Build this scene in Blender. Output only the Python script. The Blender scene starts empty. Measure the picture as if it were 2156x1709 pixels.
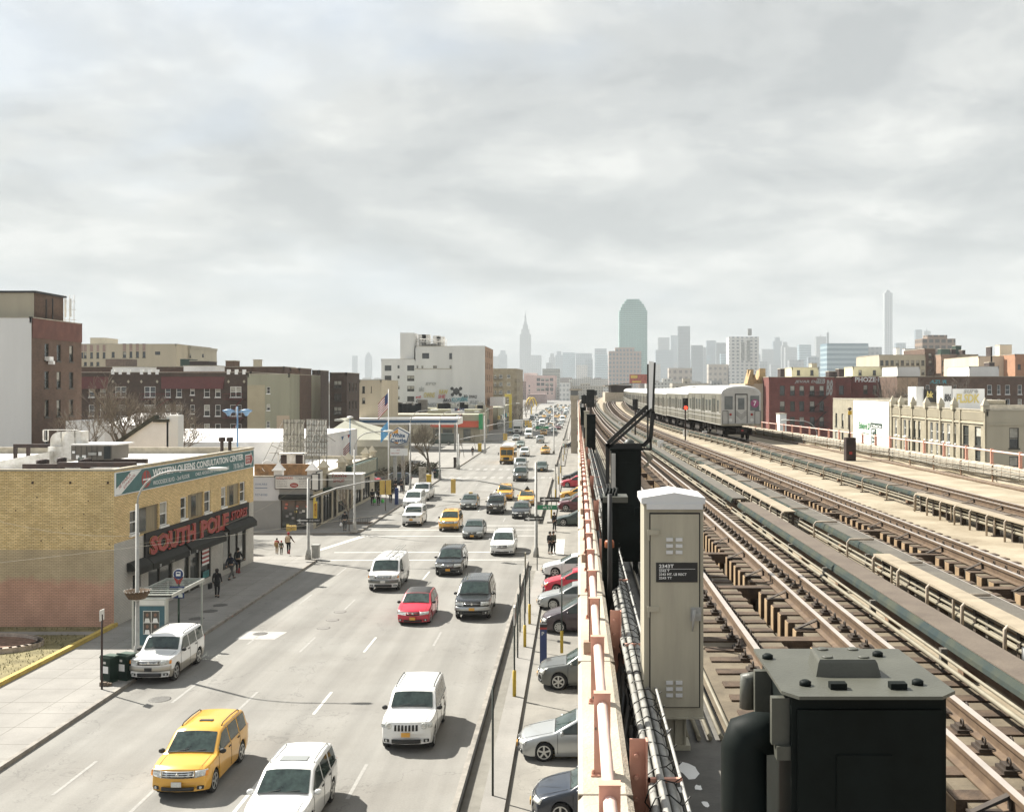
import bpy, math, random
from math import sin, cos, pi, radians, sqrt, atan2
from mathutils import Vector, Matrix
SC = bpy.context.scene
COL = SC.collection
# ------------------------------------------------------------------ camera
H = 12.8                     # eye height above the street (station platform end)
F = 2180.0                   # focal length in pixels of a 2156 px wide print
cam_d = bpy.data.cameras.new("camera"); cam = bpy.data.objects.new("camera", cam_d); COL.objects.link(cam)
cam.location = (0, 0, H); cam.rotation_euler = (pi/2, 0, 0)
cam_d.sensor_width = 36.0; cam_d.lens = 36.0*F/2156
cam_d.shift_x = -139.0/2156; cam_d.shift_y = -36.5/2156
cam_d.clip_start = 0.1; cam_d.clip_end = 60000
SC.camera = cam
# ------------------------------------------------------------------ view, sky, sun
SC.view_settings.view_transform = 'Standard'; SC.view_settings.look = 'None'
SC.view_settings.gamma = 1; SC.view_settings.use_curve_mapping = False
SC.view_settings.exposure = 1.70
HAZE = 1.85e-4
SC.cycles.use_denoising = True
SC.cycles.max_bounces = 6; SC.cycles.diffuse_bounces = 3; SC.cycles.glossy_bounces = 3
SC.cycles.transmission_bounces = 4; SC.cycles.transparent_max_bounces = 8; SC.cycles.volume_bounces = 1
SC.cycles.sample_clamp_indirect = 4
SUN_AZ = (-0.83, 0.56); SUN_EL = radians(45)
W = bpy.data.worlds.new("World"); SC.world = W; W.use_nodes = True
def world_nodes():
 nt = W.node_tree; N = nt.nodes; L = nt.links; N.clear()
 out = N.new('ShaderNodeOutputWorld'); bg = N.new('ShaderNodeBackground'); bg.inputs[1].default_value = 0.1
 sky = N.new('ShaderNodeTexSky'); sky.sky_type = 'NISHITA'; sky.sun_disc = False
 sky.sun_elevation = SUN_EL; sky.sun_rotation = atan2(SUN_AZ[0], SUN_AZ[1]); sky.air_density = 1.2; sky.dust_density = 2.0
 tc = N.new('ShaderNodeTexCoord'); sep = N.new('ShaderNodeSeparateXYZ'); L.new(tc.outputs['Generated'], sep.inputs[0])
 def mth(op, a, b=None, c=None):
  n = N.new('ShaderNodeMath'); n.operation = op
  for i, v in enumerate((a, b, c)):
   if v is None: continue
   if isinstance(v, (int, float)): n.inputs[i].default_value = v
   else: L.new(v, n.inputs[i])
  return n.outputs[0]
 z = mth('MAXIMUM', sep.outputs[2], 0.0); zd = mth('ADD', z, 0.20)
 px = mth('DIVIDE', sep.outputs[0], zd); py = mth('DIVIDE', sep.outputs[1], zd)
 cmb = N.new('ShaderNodeCombineXYZ'); L.new(px, cmb.inputs[0]); L.new(py, cmb.inputs[1]); cmb.inputs[2].default_value = 3.7
 def noise(scale, detail, rough, dist=0.0):
  n = N.new('ShaderNodeTexNoise'); n.inputs['Scale'].default_value = scale; n.inputs['Detail'].default_value = detail
  n.inputs['Roughness'].default_value = rough; n.inputs['Distortion'].default_value = dist
  L.new(cmb.outputs[0], n.inputs['Vector']); return n.outputs['Fac']
 def ramp(fac, stops):
  r = N.new('ShaderNodeValToRGB'); L.new(fac, r.inputs[0]); e = r.color_ramp.elements
  while len(e) < len(stops): e.new(0.5)
  for el, (p, c) in zip(e, stops): el.position = p; el.color = (*c, 1)
  r.color_ramp.interpolation = 'EASE'; return r.outputs[0]
 n1 = noise(2.4, 14, 0.58, 0.25); n2 = noise(0.6, 4, 0.5, 0.2)
 s = mth('ADD', mth('MULTIPLY', n1, 0.62), mth('MULTIPLY', n2, 0.38))
 cloud = ramp(s, [(0.40, CL[0]), (0.465, CL[1]), (0.515, CL[2]), (0.585, CL[3])])
 n3 = noise(0.9, 6, 0.5, 0.3)
 left = mth('MULTIPLY_ADD', sep.outputs[0], -0.32, 0.0)
 gap = ramp(mth('ADD', n3, left), [(0.50, (0, 0, 0)), (0.72, (1, 1, 1))])
 gapf = mth('MULTIPLY', gap, 0.6)
 mix = N.new('ShaderNodeMixRGB'); L.new(gapf, mix.inputs[0]); L.new(cloud, mix.inputs[1])
 b = N.new('ShaderNodeMixRGB'); b.blend_type = 'ADD'; b.inputs[0].default_value = 1.0; ss = N.new('ShaderNodeVectorMath'); ss.operation = 'SCALE'; L.new(sky.outputs[0], ss.inputs[0]); ss.inputs['Scale'].default_value = 0.10; L.new(ss.outputs[0], b.inputs[1]); b.inputs[2].default_value = (1.62, 1.90, 2.30, 1)
 L.new(b.outputs[0], mix.inputs[2])
 L.new(mix.outputs[0], bg.inputs[0]); L.new(bg.outputs[0], out.inputs[0])
CL = [(1.62, 1.70, 1.73), (1.92, 1.99, 2.00), (2.26, 2.31, 2.28), (2.8, 2.82, 2.74)]
world_nodes()
sun_d = bpy.data.lights.new("sun", 'SUN'); sun = bpy.data.objects.new("sun", sun_d); COL.objects.link(sun)
sun_d.energy = 3.9; sun_d.angle = radians(0.6); sun_d.color = (1.0, 0.955, 0.865)
_sd = Vector((SUN_AZ[0]*cos(SUN_EL), SUN_AZ[1]*cos(SUN_EL), sin(SUN_EL)))
sun.rotation_euler = _sd.to_track_quat('Z', 'Y').to_euler(); sun.location = (0, 0, 80)
# ------------------------------------------------------------------ picture measures -> places
def P(x, y, Z):              # a point Z metres down the street, seen at print position x, y
 return Vector(((x-1217)*Z/F, Z, H-(y-818)*Z/F))
def G(x, y, h=0.0):          # the same for a point known to lie at height h
 Z = (H-h)*F/(y-818); return Vector(((x-1217)*Z/F, Z, h))
def hz(y, Z): return H-(y-818)*Z/F
def xz(x, Z): return (x-1217)*Z/F
# ------------------------------------------------------------------ materials
_M = {}
def _nn(nt, t, **k):
 n = nt.nodes.new(t)
 for a, v in k.items(): setattr(n, a, v)
 return n
def wallvec(nt):             # coordinates that lie in a wall, whichever way it faces
 L = nt.links; g = _nn(nt, 'ShaderNodeNewGeometry'); tc = _nn(nt, 'ShaderNodeTexCoord')
 s = _nn(nt, 'ShaderNodeSeparateXYZ'); L.new(g.outputs['Position'], s.inputs[0])
 sn = _nn(nt, 'ShaderNodeSeparateXYZ'); L.new(g.outputs['True Normal'], sn.inputs[0])
 a = _nn(nt, 'ShaderNodeMath', operation='ABSOLUTE'); L.new(sn.outputs[0], a.inputs[0])
 gt = _nn(nt, 'ShaderNodeMath', operation='GREATER_THAN'); L.new(a.outputs[0], gt.inputs[0]); gt.inputs[1].default_value = 0.6
 mx = _nn(nt, 'ShaderNodeMix', data_type='FLOAT'); L.new(gt.outputs[0], mx.inputs[0]); L.new(s.outputs[0], mx.inputs[2]); L.new(s.outputs[1], mx.inputs[3])
 c = _nn(nt, 'ShaderNodeCombineXYZ'); L.new(mx.outputs[0], c.inputs[0]); L.new(s.outputs[2], c.inputs[1])
 return c.outputs[0]
def mat(name, col, rough=0.8, var=0.12, scale=1.5, metal=0.0, bump=0.0, bscale=30, tint=None, streak=False, spec=None, coat=0.0, emit=None, obj=False, detail=5):
 if name in _M: return _M[name]
 m = bpy.data.materials.new(name); m.use_nodes = True; nt = m.node_tree; L = nt.links
 b = nt.nodes['Principled BSDF']; b.inputs['Roughness'].default_value = rough; b.inputs['Metallic'].default_value = metal
 if spec is not None: b.inputs['Specular IOR Level'].default_value = spec
 if coat: b.inputs['Coat Weight'].default_value = coat; b.inputs['Coat Roughness'].default_value = 0.04
 c = (*col, 1); b.inputs['Base Color'].default_value = c
 if emit: b.inputs['Emission Color'].default_value = (*emit[0], 1); b.inputs['Emission Strength'].default_value = emit[1]
 g = _nn(nt, 'ShaderNodeTexCoord') if obj else _nn(nt, 'ShaderNodeNewGeometry'); pos = g.outputs['Object'] if obj else g.outputs['Position']
 if var > 0:
  mp = _nn(nt, 'ShaderNodeMapping'); L.new(pos, mp.inputs[0])
  if streak: mp.inputs['Scale'].default_value = (1, 1, 0.12)
  n = _nn(nt, 'ShaderNodeTexNoise'); n.inputs['Scale'].default_value = scale; n.inputs['Detail'].default_value = detail; n.inputs['Roughness'].default_value = 0.62
  L.new(mp.outputs[0], n.inputs['Vector'])
  t = tint or tuple(max(0, v*(1-2.2*var)) for v in col)
  r = _nn(nt, 'ShaderNodeValToRGB'); e = r.color_ramp.elements
  e[0].position = 0.28; e[0].color = (*t, 1); e[1].position = 0.74; e[1].color = (*(min(1, v*(1+var)) for v in col), 1)
  L.new(n.outputs['Fac'], r.inputs[0]); L.new(r.outputs[0], b.inputs['Base Color'])
 if bump > 0:
  n2 = _nn(nt, 'ShaderNodeTexNoise'); n2.inputs['Scale'].default_value = bscale; n2.inputs['Detail'].default_value = 4; L.new(pos, n2.inputs['Vector'])
  bp = _nn(nt, 'ShaderNodeBump'); bp.inputs['Strength'].default_value = bump; bp.inputs['Distance'].default_value = 0.02
  L.new(n2.outputs['Fac'], bp.inputs['Height']); L.new(bp.outputs[0], b.inputs['Normal'])
 _M[name] = m; return m
def brick(name, c1, c2, mortar, w=0.22, h=0.075, var=0.25, band=None, ms=0.012, rough=0.9):
 """brick courses; band = list of (z_top, c1, c2, mortar): paint up to that height"""
 if name in _M: return _M[name]
 m = bpy.data.materials.new(name); m.use_nodes = True; nt = m.node_tree; L = nt.links
 b = nt.nodes['Principled BSDF']; b.inputs['Roughness'].default_value = rough
 v = wallvec(nt)
 def br(a, c, mo):
  t = _nn(nt, 'ShaderNodeTexBrick'); L.new(v, t.inputs['Vector']); t.inputs['Scale'].default_value = 1
  t.inputs['Color1'].default_value = (*a, 1); t.inputs['Color2'].default_value = (*c, 1); t.inputs['Mortar'].default_value = (*mo, 1)
  t.inputs['Brick Width'].default_value = w; t.inputs['Row Height'].default_value = h; t.inputs['Mortar Size'].default_value = ms; t.inputs['Mortar Smooth'].default_value = 0.2
  t.inputs['Bias'].default_value = 0.0
  return t.outputs['Color']
 cur = br(c1, c2, mortar)
 g = _nn(nt, 'ShaderNodeNewGeometry'); s = _nn(nt, 'ShaderNodeSeparateXYZ'); L.new(g.outputs['Position'], s.inputs[0])
 n = _nn(nt, 'ShaderNodeTexNoise'); n.inputs['Scale'].default_value = 0.9; n.inputs['Detail'].default_value = 8; L.new(g.outputs['Position'], n.inputs['Vector'])
 for (zt, a, c, mo, soft) in (band or []):
  ad = _nn(nt, 'ShaderNodeMath', operation='MULTIPLY_ADD'); L.new(n.outputs['Fac'], ad.inputs[0]); ad.inputs[1].default_value = soft; L.new(s.outputs[2], ad.inputs[2])
  mr = _nn(nt, 'ShaderNodeMapRange'); L.new(ad.outputs[0], mr.inputs[0]); mr.inputs[1].default_value = zt+soft*0.5-0.02-soft*0.1; mr.inputs[2].default_value = zt+soft*0.5+0.02+soft*0.1
  mx = _nn(nt, 'ShaderNodeMixRGB'); L.new(mr.outputs[0], mx.inputs[0]); L.new(br(a, c, mo), mx.inputs[1]); L.new(cur, mx.inputs[2]); cur = mx.outputs[0]
 r = _nn(nt, 'ShaderNodeMapRange'); L.new(n.outputs['Fac'], r.inputs[0]); r.inputs[1].default_value = 0.3; r.inputs[2].default_value = 0.7; r.inputs[3].default_value = 1-var; r.inputs[4].default_value = 1.08
 mu = _nn(nt, 'ShaderNodeVectorMath', operation='SCALE'); L.new(cur, mu.inputs[0]); L.new(r.outputs[0], mu.inputs['Scale'])
 L.new(mu.outputs[0], b.inputs['Base Color'])
 _M[name] = m; return m
def glass(name, col=(0.02, 0.03, 0.03), rough=0.06, var=0.0):
 if name in _M: return _M[name]
 m = mat(name, col, rough, var=var, scale=0.9, spec=0.9); return m
def gridmat(name, wall, win, w, h, mw, mh, var=0.1, rough=0.5):
 """a far tower's storeys: windows of w x h metres in a frame of wall colour"""
 if name in _M: return _M[name]
 m = bpy.data.materials.new(name); m.use_nodes = True; nt = m.node_tree; L = nt.links
 b = nt.nodes['Principled BSDF']; b.inputs['Roughness'].default_value = rough
 v = wallvec(nt); s = _nn(nt, 'ShaderNodeSeparateXYZ'); L.new(v, s.inputs[0])
 def fr(o, per, fill):
  d = _nn(nt, 'ShaderNodeMath', operation='DIVIDE'); L.new(o, d.inputs[0]); d.inputs[1].default_value = per
  f = _nn(nt, 'ShaderNodeMath', operation='FRACT'); L.new(d.outputs[0], f.inputs[0])
  l = _nn(nt, 'ShaderNodeMath', operation='LESS_THAN'); L.new(f.outputs[0], l.inputs[0]); l.inputs[1].default_value = fill; return l.outputs[0]
 mu = _nn(nt, 'ShaderNodeMath', operation='MULTIPLY'); L.new(fr(s.outputs[0], w, mw), mu.inputs[0]); L.new(fr(s.outputs[1], h, mh), mu.inputs[1])
 n = _nn(nt, 'ShaderNodeTexNoise'); n.inputs['Scale'].default_value = 0.03; L.new(v, n.inputs['Vector'])
 mx = _nn(nt, 'ShaderNodeMixRGB'); L.new(mu.outputs[0], mx.inputs[0]); mx.inputs[1].default_value = (*wall, 1); mx.inputs[2].default_value = (*win, 1)
 r = _nn(nt, 'ShaderNodeMapRange'); L.new(n.outputs['Fac'], r.inputs[0]); r.inputs[3].default_value = 1-var; r.inputs[4].default_value = 1+var
 sc = _nn(nt, 'ShaderNodeVectorMath', operation='SCALE'); L.new(mx.outputs[0], sc.inputs[0]); L.new(r.outputs[0], sc.inputs['Scale']); L.new(sc.outputs[0], b.inputs['Base Color'])
 _M[name] = m; return m
# ------------------------------------------------------------------ meshes
class MB:
 def __init__(s): s.v = []; s.f = []; s.mi = []; s.sm = []; s.mats = []; s.cur = 0; s.smooth = False
 def use(s, m):
  if m not in s.mats: s.mats.append(m)
  s.cur = s.mats.index(m); return s
 def face(s, ids): s.f.append(tuple(ids)); s.mi.append(s.cur); s.sm.append(s.smooth)
 def poly(s, pts):
  i = len(s.v); s.v += [tuple(p) for p in pts]; s.face(range(i, i+len(pts))); return s
 def box(s, x0, y0, z0, x1, y1, z1, M=None):
  if x0 > x1: x0, x1 = x1, x0
  if y0 > y1: y0, y1 = y1, y0
  if z0 > z1: z0, z1 = z1, z0
  i = len(s.v); pts = [(x0, y0, z0), (x1, y0, z0), (x1, y1, z0), (x0, y1, z0), (x0, y0, z1), (x1, y0, z1), (x1, y1, z1), (x0, y1, z1)]
  if M is not None: pts = [tuple(M @ Vector(p)) for p in pts]
  s.v += pts
  for q in ((3, 2, 1, 0), (4, 5, 6, 7), (0, 1, 5, 4), (1, 2, 6, 5), (2, 3, 7, 6), (3, 0, 4, 7)): s.face([i+k for k in q])
  return s
 def prism(s, pts, z0, z1, M=None):      # polygon in xy, ccw, lifted
  n = len(pts); i = len(s.v); V = [(p[0], p[1], z0) for p in pts]+[(p[0], p[1], z1) for p in pts]
  if M is not None: V = [tuple(M @ Vector(p)) for p in V]
  s.v += V
  s.face([i+k for k in range(n-1, -1, -1)]); s.face([i+n+k for k in range(n)])
  for k in range(n): s.face([i+k, i+(k+1) % n, i+n+(k+1) % n, i+n+k])
  return s
 def tube(s, pts, r, n=8, caps=True, smooth=True):
  """a round bar through points; r a number or one per point"""
  pts = [Vector(p) for p in pts]; k = len(pts); rs = r if isinstance(r, (list, tuple)) else [r]*k
  old = s.smooth; s.smooth = smooth; i0 = len(s.v); prev = None
  for j, p in enumerate(pts):
   d = (pts[min(j+1, k-1)]-pts[max(j-1, 0)]); d = d.normalized() if d.length > 1e-9 else Vector((0, 0, 1))
   a = prev if prev is not None else (Vector((0, 0, 1)) if abs(d.z) < 0.9 else Vector((1, 0, 0)))
   u = (a-d*a.dot(d)); u = u.normalized() if u.length > 1e-6 else d.orthogonal().normalized(); w = d.cross(u); prev = u
   for q in range(n):
    an = 2*pi*q/n; s.v.append(tuple(p+u*(rs[j]*cos(an))+w*(rs[j]*sin(an))))
  for j in range(k-1):
   for q in range(n):
    a = i0+j*n+q; b = i0+j*n+(q+1) % n; s.face([a, b, b+n, a+n])
  s.smooth = False
  if caps:
   s.face([i0+q for q in range(n-1, -1, -1)]); s.face([i0+(k-1)*n+q for q in range(n)])
  s.smooth = old; return s
 def lathe(s, c, prof, n=16, axis='Z', smooth=True, caps=True):   # prof = (radius, height) pairs
  old = s.smooth; s.smooth = smooth; i0 = len(s.v); c = Vector(c)
  for (r, h) in prof:
   for q in range(n):
    a = 2*pi*q/n
    if axis == 'Z': p = (r*cos(a), r*sin(a), h)
    elif axis == 'X': p = (h, r*cos(a), r*sin(a))
    else: p = (r*sin(a), h, r*cos(a))
    s.v.append(tuple(c+Vector(p)))
  for j in range(len(prof)-1):
   for q in range(n):
    a = i0+j*n+q; b = i0+j*n+(q+1) % n; s.face([a, b, b+n, a+n])
  s.smooth = False
  if caps: s.face([i0+q for q in range(n-1, -1, -1)]); s.face([i0+(len(prof)-1)*n+q for q in range(n)])
  s.smooth = old; return s
 def mesh(s, name, m=None):
  me = bpy.data.meshes.new(name); me.from_pydata(s.v, [], s.f)
  for mm in (s.mats or ([m] if m else [])): me.materials.append(mm)
  me.polygons.foreach_set('material_index', s.mi if s.mats else [0]*len(s.f)); me.polygons.foreach_set('use_smooth', s.sm); me.update(); return me
 def build(s, name, m=None, parent=None, loc=None, rz=0.0):
  o = bpy.data.objects.new(name, s.mesh(name, m)); COL.objects.link(o)
  if parent is not None: o.parent = parent
  if loc is not None: o.location = loc
  if rz: o.rotation_euler[2] = rz
  return o
def thing(name, label, cat, loc=(0, 0, 0), rz=0.0, group=None):
 o = bpy.data.objects.new(name, None); COL.objects.link(o); o.location = loc; o.rotation_euler = (0, 0, rz); o.empty_display_size = 0.2
 o['label'] = label; o['category'] = cat
 if group: o['group'] = group
 return o
def tag(o, label, cat, group=None):
 o['label'] = label; o['category'] = cat
 if group: o['group'] = group
 return o
def struct(o, kind='structure'): o['kind'] = kind; return o
def kids(o): return _KIDS.get(o.name, None) or [c for c in bpy.data.objects if c.parent == o]
_KIDS = {}
def dup(root, loc=None, rz=None, label=None, group=None, mats=None, scale=None):
 """a copy of a thing with copies of its parts and sub-parts"""
 key = root.name
 if key not in _KIDS: _KIDS[key] = [(c, [d for d in bpy.data.objects if d.parent == c]) for c in bpy.data.objects if c.parent == root]
 r = root.copy(); COL.objects.link(r)
 if loc is not None: r.location = loc
 if rz is not None: r.rotation_euler[2] = rz
 if label: r['label'] = label
 if group: r['group'] = group
 if scale: r.scale = scale
 for c, ds in _KIDS[key]:
  e = c.copy(); COL.objects.link(e); e.parent = r
  for d in ds:
   g = d.copy(); COL.objects.link(g); g.parent = e
 return r
def text(s, parent, m, M, w=None, h=None, name='lettering', ext=0.01, offset=0.0, spacing=1.0, align='L', shear=0.0):
 """flat or raised lettering; M places it: x along the line, y up, z out of the surface"""
 c = bpy.data.curves.new('t', 'FONT'); c.body = s; c.size = 1; c.extrude = ext; c.offset = offset; c.space_character = spacing; c.shear = shear; c.resolution_u = 2
 o = bpy.data.objects.new('t', c)
 me = bpy.data.meshes.new_from_object(o); bpy.data.objects.remove(o); bpy.data.curves.remove(c)
 xs = [v.co.x for v in me.vertices] or [0]; ys = [v.co.y for v in me.vertices] or [0]
 x0, x1, y0, y1 = min(xs), max(xs), min(ys), max(ys)
 sx = (w/(x1-x0)) if w else None; sy = (h/(y1-y0)) if h else None
 if sx is None: sx = sy
 if sy is None: sy = sx
 for v in me.vertices:
  v.co = Vector(((v.co.x-x0)*sx-(0 if align == 'L' else w_half(x1-x0, sx)), (v.co.y-y0)*sy, v.co.z))
 me.materials.clear(); me.materials.append(m); me.transform(M); me.name = name
 t = bpy.data.objects.new(name, me); COL.objects.link(t); t.parent = parent
 return t
def w_half(w, s): return w*s/2
def frameM(o, ux, uy):       # matrix from an origin and two directions in the surface
 ux = Vector(ux).normalized(); uy = Vector(uy).normalized(); uz = ux.cross(uy)
 return Matrix(((ux.x, uy.x, uz.x, o[0]), (ux.y, uy.y, uz.y, o[1]), (ux.z, uy.z, uz.z, o[2]), (0, 0, 0, 1)))
def interp(tab, t):
 if t <= tab[0][0]: return tab[0][1]
 for (a, b), (c, d) in zip(tab, tab[1:]):
  if t <= c:
   k = (t-a)/(c-a); return b+(d-b)*k
 return tab[-1][1]
def smooth_tab(tab):         # a smooth curve through the points (Catmull-Rom), as a function
 def f(t):
  n = len(tab)
  if t <= tab[0][0]: return tab[0][1]
  if t >= tab[-1][0]: return tab[-1][1]
  for i in range(n-1):
   if t <= tab[i+1][0]: break
  x0, y0 = tab[i]; x1, y1 = tab[i+1]; h = x1-x0; k = (t-x0)/h
  def sl(j):
   if j <= 0 or j >= n-1:
    a, b = (tab[0], tab[1]) if j <= 0 else (tab[-2], tab[-1])
    return (b[1]-a[1])/(b[0]-a[0])
   return (tab[j+1][1]-tab[j-1][1])/(tab[j+1][0]-tab[j-1][0])
  m0, m1 = sl(i)*h, sl(i+1)*h
  return (2*k**3-3*k**2+1)*y0+(k**3-2*k**2+k)*m0+(-2*k**3+3*k**2)*y1+(k**3-k**2)*m1
 return f
# ------------------------------------------------------------------ colours of the setting
ASPH = mat('asphalt', (0.224, 0.218, 0.200), 0.9, var=0.10, scale=0.22, bump=0.25, bscale=60, detail=9, tint=(0.18, 0.17, 0.152))
def asphalt_detail(m, dark=0.86):
 nt = m.node_tree; L = nt.links; b = nt.nodes['Principled BSDF']; src = b.inputs['Base Color'].links[0].from_socket
 g = _nn(nt, 'ShaderNodeNewGeometry'); mp = _nn(nt, 'ShaderNodeMapping'); L.new(g.outputs['Position'], mp.inputs[0]); mp.inputs['Scale'].default_value = (0.9, 0.025, 1)
 n = _nn(nt, 'ShaderNodeTexNoise'); n.inputs['Scale'].default_value = 1.0; n.inputs['Detail'].default_value = 5; L.new(mp.outputs[0], n.inputs['Vector'])
 r = _nn(nt, 'ShaderNodeMapRange'); L.new(n.outputs['Fac'], r.inputs[0]); r.inputs[1].default_value = 0.35; r.inputs[2].default_value = 0.65; r.inputs[3].default_value = dark; r.inputs[4].default_value = 1.05
 n2 = _nn(nt, 'ShaderNodeTexNoise'); n2.inputs['Scale'].default_value = 14; n2.inputs['Detail'].default_value = 6; L.new(g.outputs['Position'], n2.inputs['Vector'])
 r2 = _nn(nt, 'ShaderNodeMapRange'); L.new(n2.outputs['Fac'], r2.inputs[0]); r2.inputs[1].default_value = 0.3; r2.inputs[2].default_value = 0.7; r2.inputs[3].default_value = 0.93; r2.inputs[4].default_value = 1.05
 vo = _nn(nt, 'ShaderNodeTexVoronoi', feature='DISTANCE_TO_EDGE'); vo.inputs['Scale'].default_value = 0.16
 n3 = _nn(nt, 'ShaderNodeTexNoise'); n3.inputs['Scale'].default_value = 0.8; n3.inputs['Detail'].default_value = 5; L.new(g.outputs['Position'], n3.inputs['Vector'])
 mx = _nn(nt, 'ShaderNodeMixRGB'); mx.inputs[0].default_value = 0.35; L.new(g.outputs['Position'], mx.inputs[1])
 ad = _nn(nt, 'ShaderNodeVectorMath', operation='MULTIPLY_ADD'); L.new(n3.outputs['Color'], ad.inputs[0]); ad.inputs[1].default_value = (5, 5, 0); L.new(g.outputs['Position'], ad.inputs[2])
 L.new(ad.outputs[0], vo.inputs['Vector'])
 r3 = _nn(nt, 'ShaderNodeMapRange'); L.new(vo.outputs['Distance'], r3.inputs[0]); r3.inputs[1].default_value = 0.0; r3.inputs[2].default_value = 0.006; r3.inputs[3].default_value = 0.72; r3.inputs[4].default_value = 1.0
 cur = src
 for rr in (r, r2, r3):
  s = _nn(nt, 'ShaderNodeVectorMath', operation='SCALE'); L.new(cur, s.inputs[0]); L.new(rr.outputs[0], s.inputs['Scale']); cur = s.outputs[0]
 L.new(cur, b.inputs['Base Color'])
asphalt_detail(ASPH, 0.80)
WALK = mat('pavement_concrete', (0.255, 0.243, 0.222), 0.9, var=0.09, scale=0.5, bump=0.15, bscale=50, detail=9)
asphalt_detail(WALK, 0.93)
LOT = mat('parking_concrete', (0.26, 0.245, 0.215), 0.9, var=0.14, scale=0.45, bump=0.2, bscale=40, detail=10)
asphalt_detail(LOT, 0.85)
KERB = mat('kerb_stone', (0.27, 0.25, 0.22), 0.9, var=0.2, scale=2)
PAINT = mat('road_paint', (0.50, 0.49, 0.46), 0.8, var=0.1, scale=3)
PAINTW = mat('worn_road_paint', (0.29, 0.282, 0.262), 0.85, var=0.12, scale=5)
CITY = mat('city_ground', (0.20, 0.19, 0.18), 0.9, var=0.2, scale=0.02)
GRASS = mat('winter_grass', (0.20, 0.17, 0.085), 0.95, var=0.3, scale=1.2, tint=(0.10, 0.085, 0.035), bump=0.6, bscale=60, detail=10)
YELLOWK = mat('yellow_kerb_paint', (0.50, 0.36, 0.09), 0.8, var=0.15, scale=3)
SOIL = mat('soil', (0.10, 0.07, 0.045), 0.95, var=0.3, scale=6, tint=(0.04, 0.028, 0.018))
BLACK = mat('black_metal', (0.012, 0.012, 0.010), 0.5, var=0.0)
GREYP = mat('galvanised_steel', (0.36, 0.355, 0.33), 0.5, var=0.12, scale=3)
WHITEP = mat('white_paint', (0.80, 0.79, 0.76), 0.6, var=0.05, scale=2)
ROOFW = mat('white_roof_coating', (0.74, 0.72, 0.69), 0.8, var=0.10, scale=0.35, detail=9)
ROOFG = mat('grey_roof', (0.30, 0.29, 0.27), 0.9, var=0.15, scale=0.4)
def sheet(name, x0, x1, y0, y1, z, m, mb=None):
 b = mb or MB()
 b.poly([(x0, y0, z), (x1, y0, z), (x1, y1, z), (x0, y1, z)])
 if mb is None: return struct(b.build(name, m))
LK, RK = -19.35, -3.75          # the kerbs of the avenue
BL = -24.75                     # building line
sheet('ground', -3400, 3400, -60, 6900, 0.0, CITY)
rd = MB(); sheet('', LK, RK, -58, 1000, 0.006, ASPH, rd); sheet('', -240, LK, 78.6, 90.6, 0.006, ASPH, rd); sheet('', -240, LK, 147.5, 165.5, 0.006, ASPH, rd)
sheet('', -240, LK, 229, 252, 0.006, ASPH, rd)
for a, b_ in ((330, 345), (420, 435), (510, 525), (610, 625)): sheet('', -200, LK, a, b_, 0.006, ASPH, rd)
struct(rd.build('road', ASPH))
lot = MB(); sheet('', RK, 16.5, -58, 700, 0.003, LOT, lot); struct(lot.build('parking_ground', LOT))
sheet('service_road', 16.5, 33, -58, 900, 0.003, ASPH)
sheet('pavement_right', 33, 38, -58, 900, 0.10, WALK)
# left pavement, a raised slab per block, with a kerb stone
def block(y0, y1, xb=BL-0.5, xk=LK, r=2.2, first=False):
 b = MB(); pts = [(xb-12, y0), (xk-r if not first else xk, y0)]
 if not first: pts += [(xk-r+r*sin(t*pi/12), y0+r-r*cos(t*pi/12)) for t in range(1, 6)]
 pts += [(xk, y0+(0 if first else r)), (xk, y1-r)]+[(xk-r+r*cos(t*pi/12), y1-r+r*sin(t*pi/12)) for t in range(1, 6)]+[(xk-r, y1), (xb-12, y1)]
 b.prism(pts, -0.05, 0.15); struct(b.build('pavement', WALK))
 k = MB(); edge = pts[1:-1]
 for p, q in zip(edge, edge[1:]):
  d = Vector((q[0]-p[0], q[1]-p[1], 0));
  if d.length < 1e-6: continue
  n = Vector((d.y, -d.x, 0)).normalized()*0.02; n2 = -Vector((d.y, -d.x, 0)).normalized()*0.16
  k.prism([(p[0]+n2.x, p[1]+n2.y), (p[0]+n.x, p[1]+n.y), (q[0]+n.x, q[1]+n.y), (q[0]+n2.x, q[1]+n2.y)], 0.0, 0.158)
 struct(k.build('kerb', KERB))
block(-50, 78.4, first=True); block(90.8, 147.0); block(166, 228.5); block(252.5, 329); block(346, 419); block(436, 509); block(526, 609); block(626, 800)
# slab joints in the near pavement
j = MB()
for i in range(34):
 y = 22+i*1.65+(0.2 if i % 3 else 0)
 j.box(BL+0.1, y, 0.149, LK-0.18, y+0.018, 0.1525)
for x in (-22.9, -21.1): j.box(x, 22, 0.149, x+0.018, 78, 0.1525)
struct(j.build('pavement_joint', mat('joint_dirt', (0.13, 0.12, 0.10), 0.9, var=0)))
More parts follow.
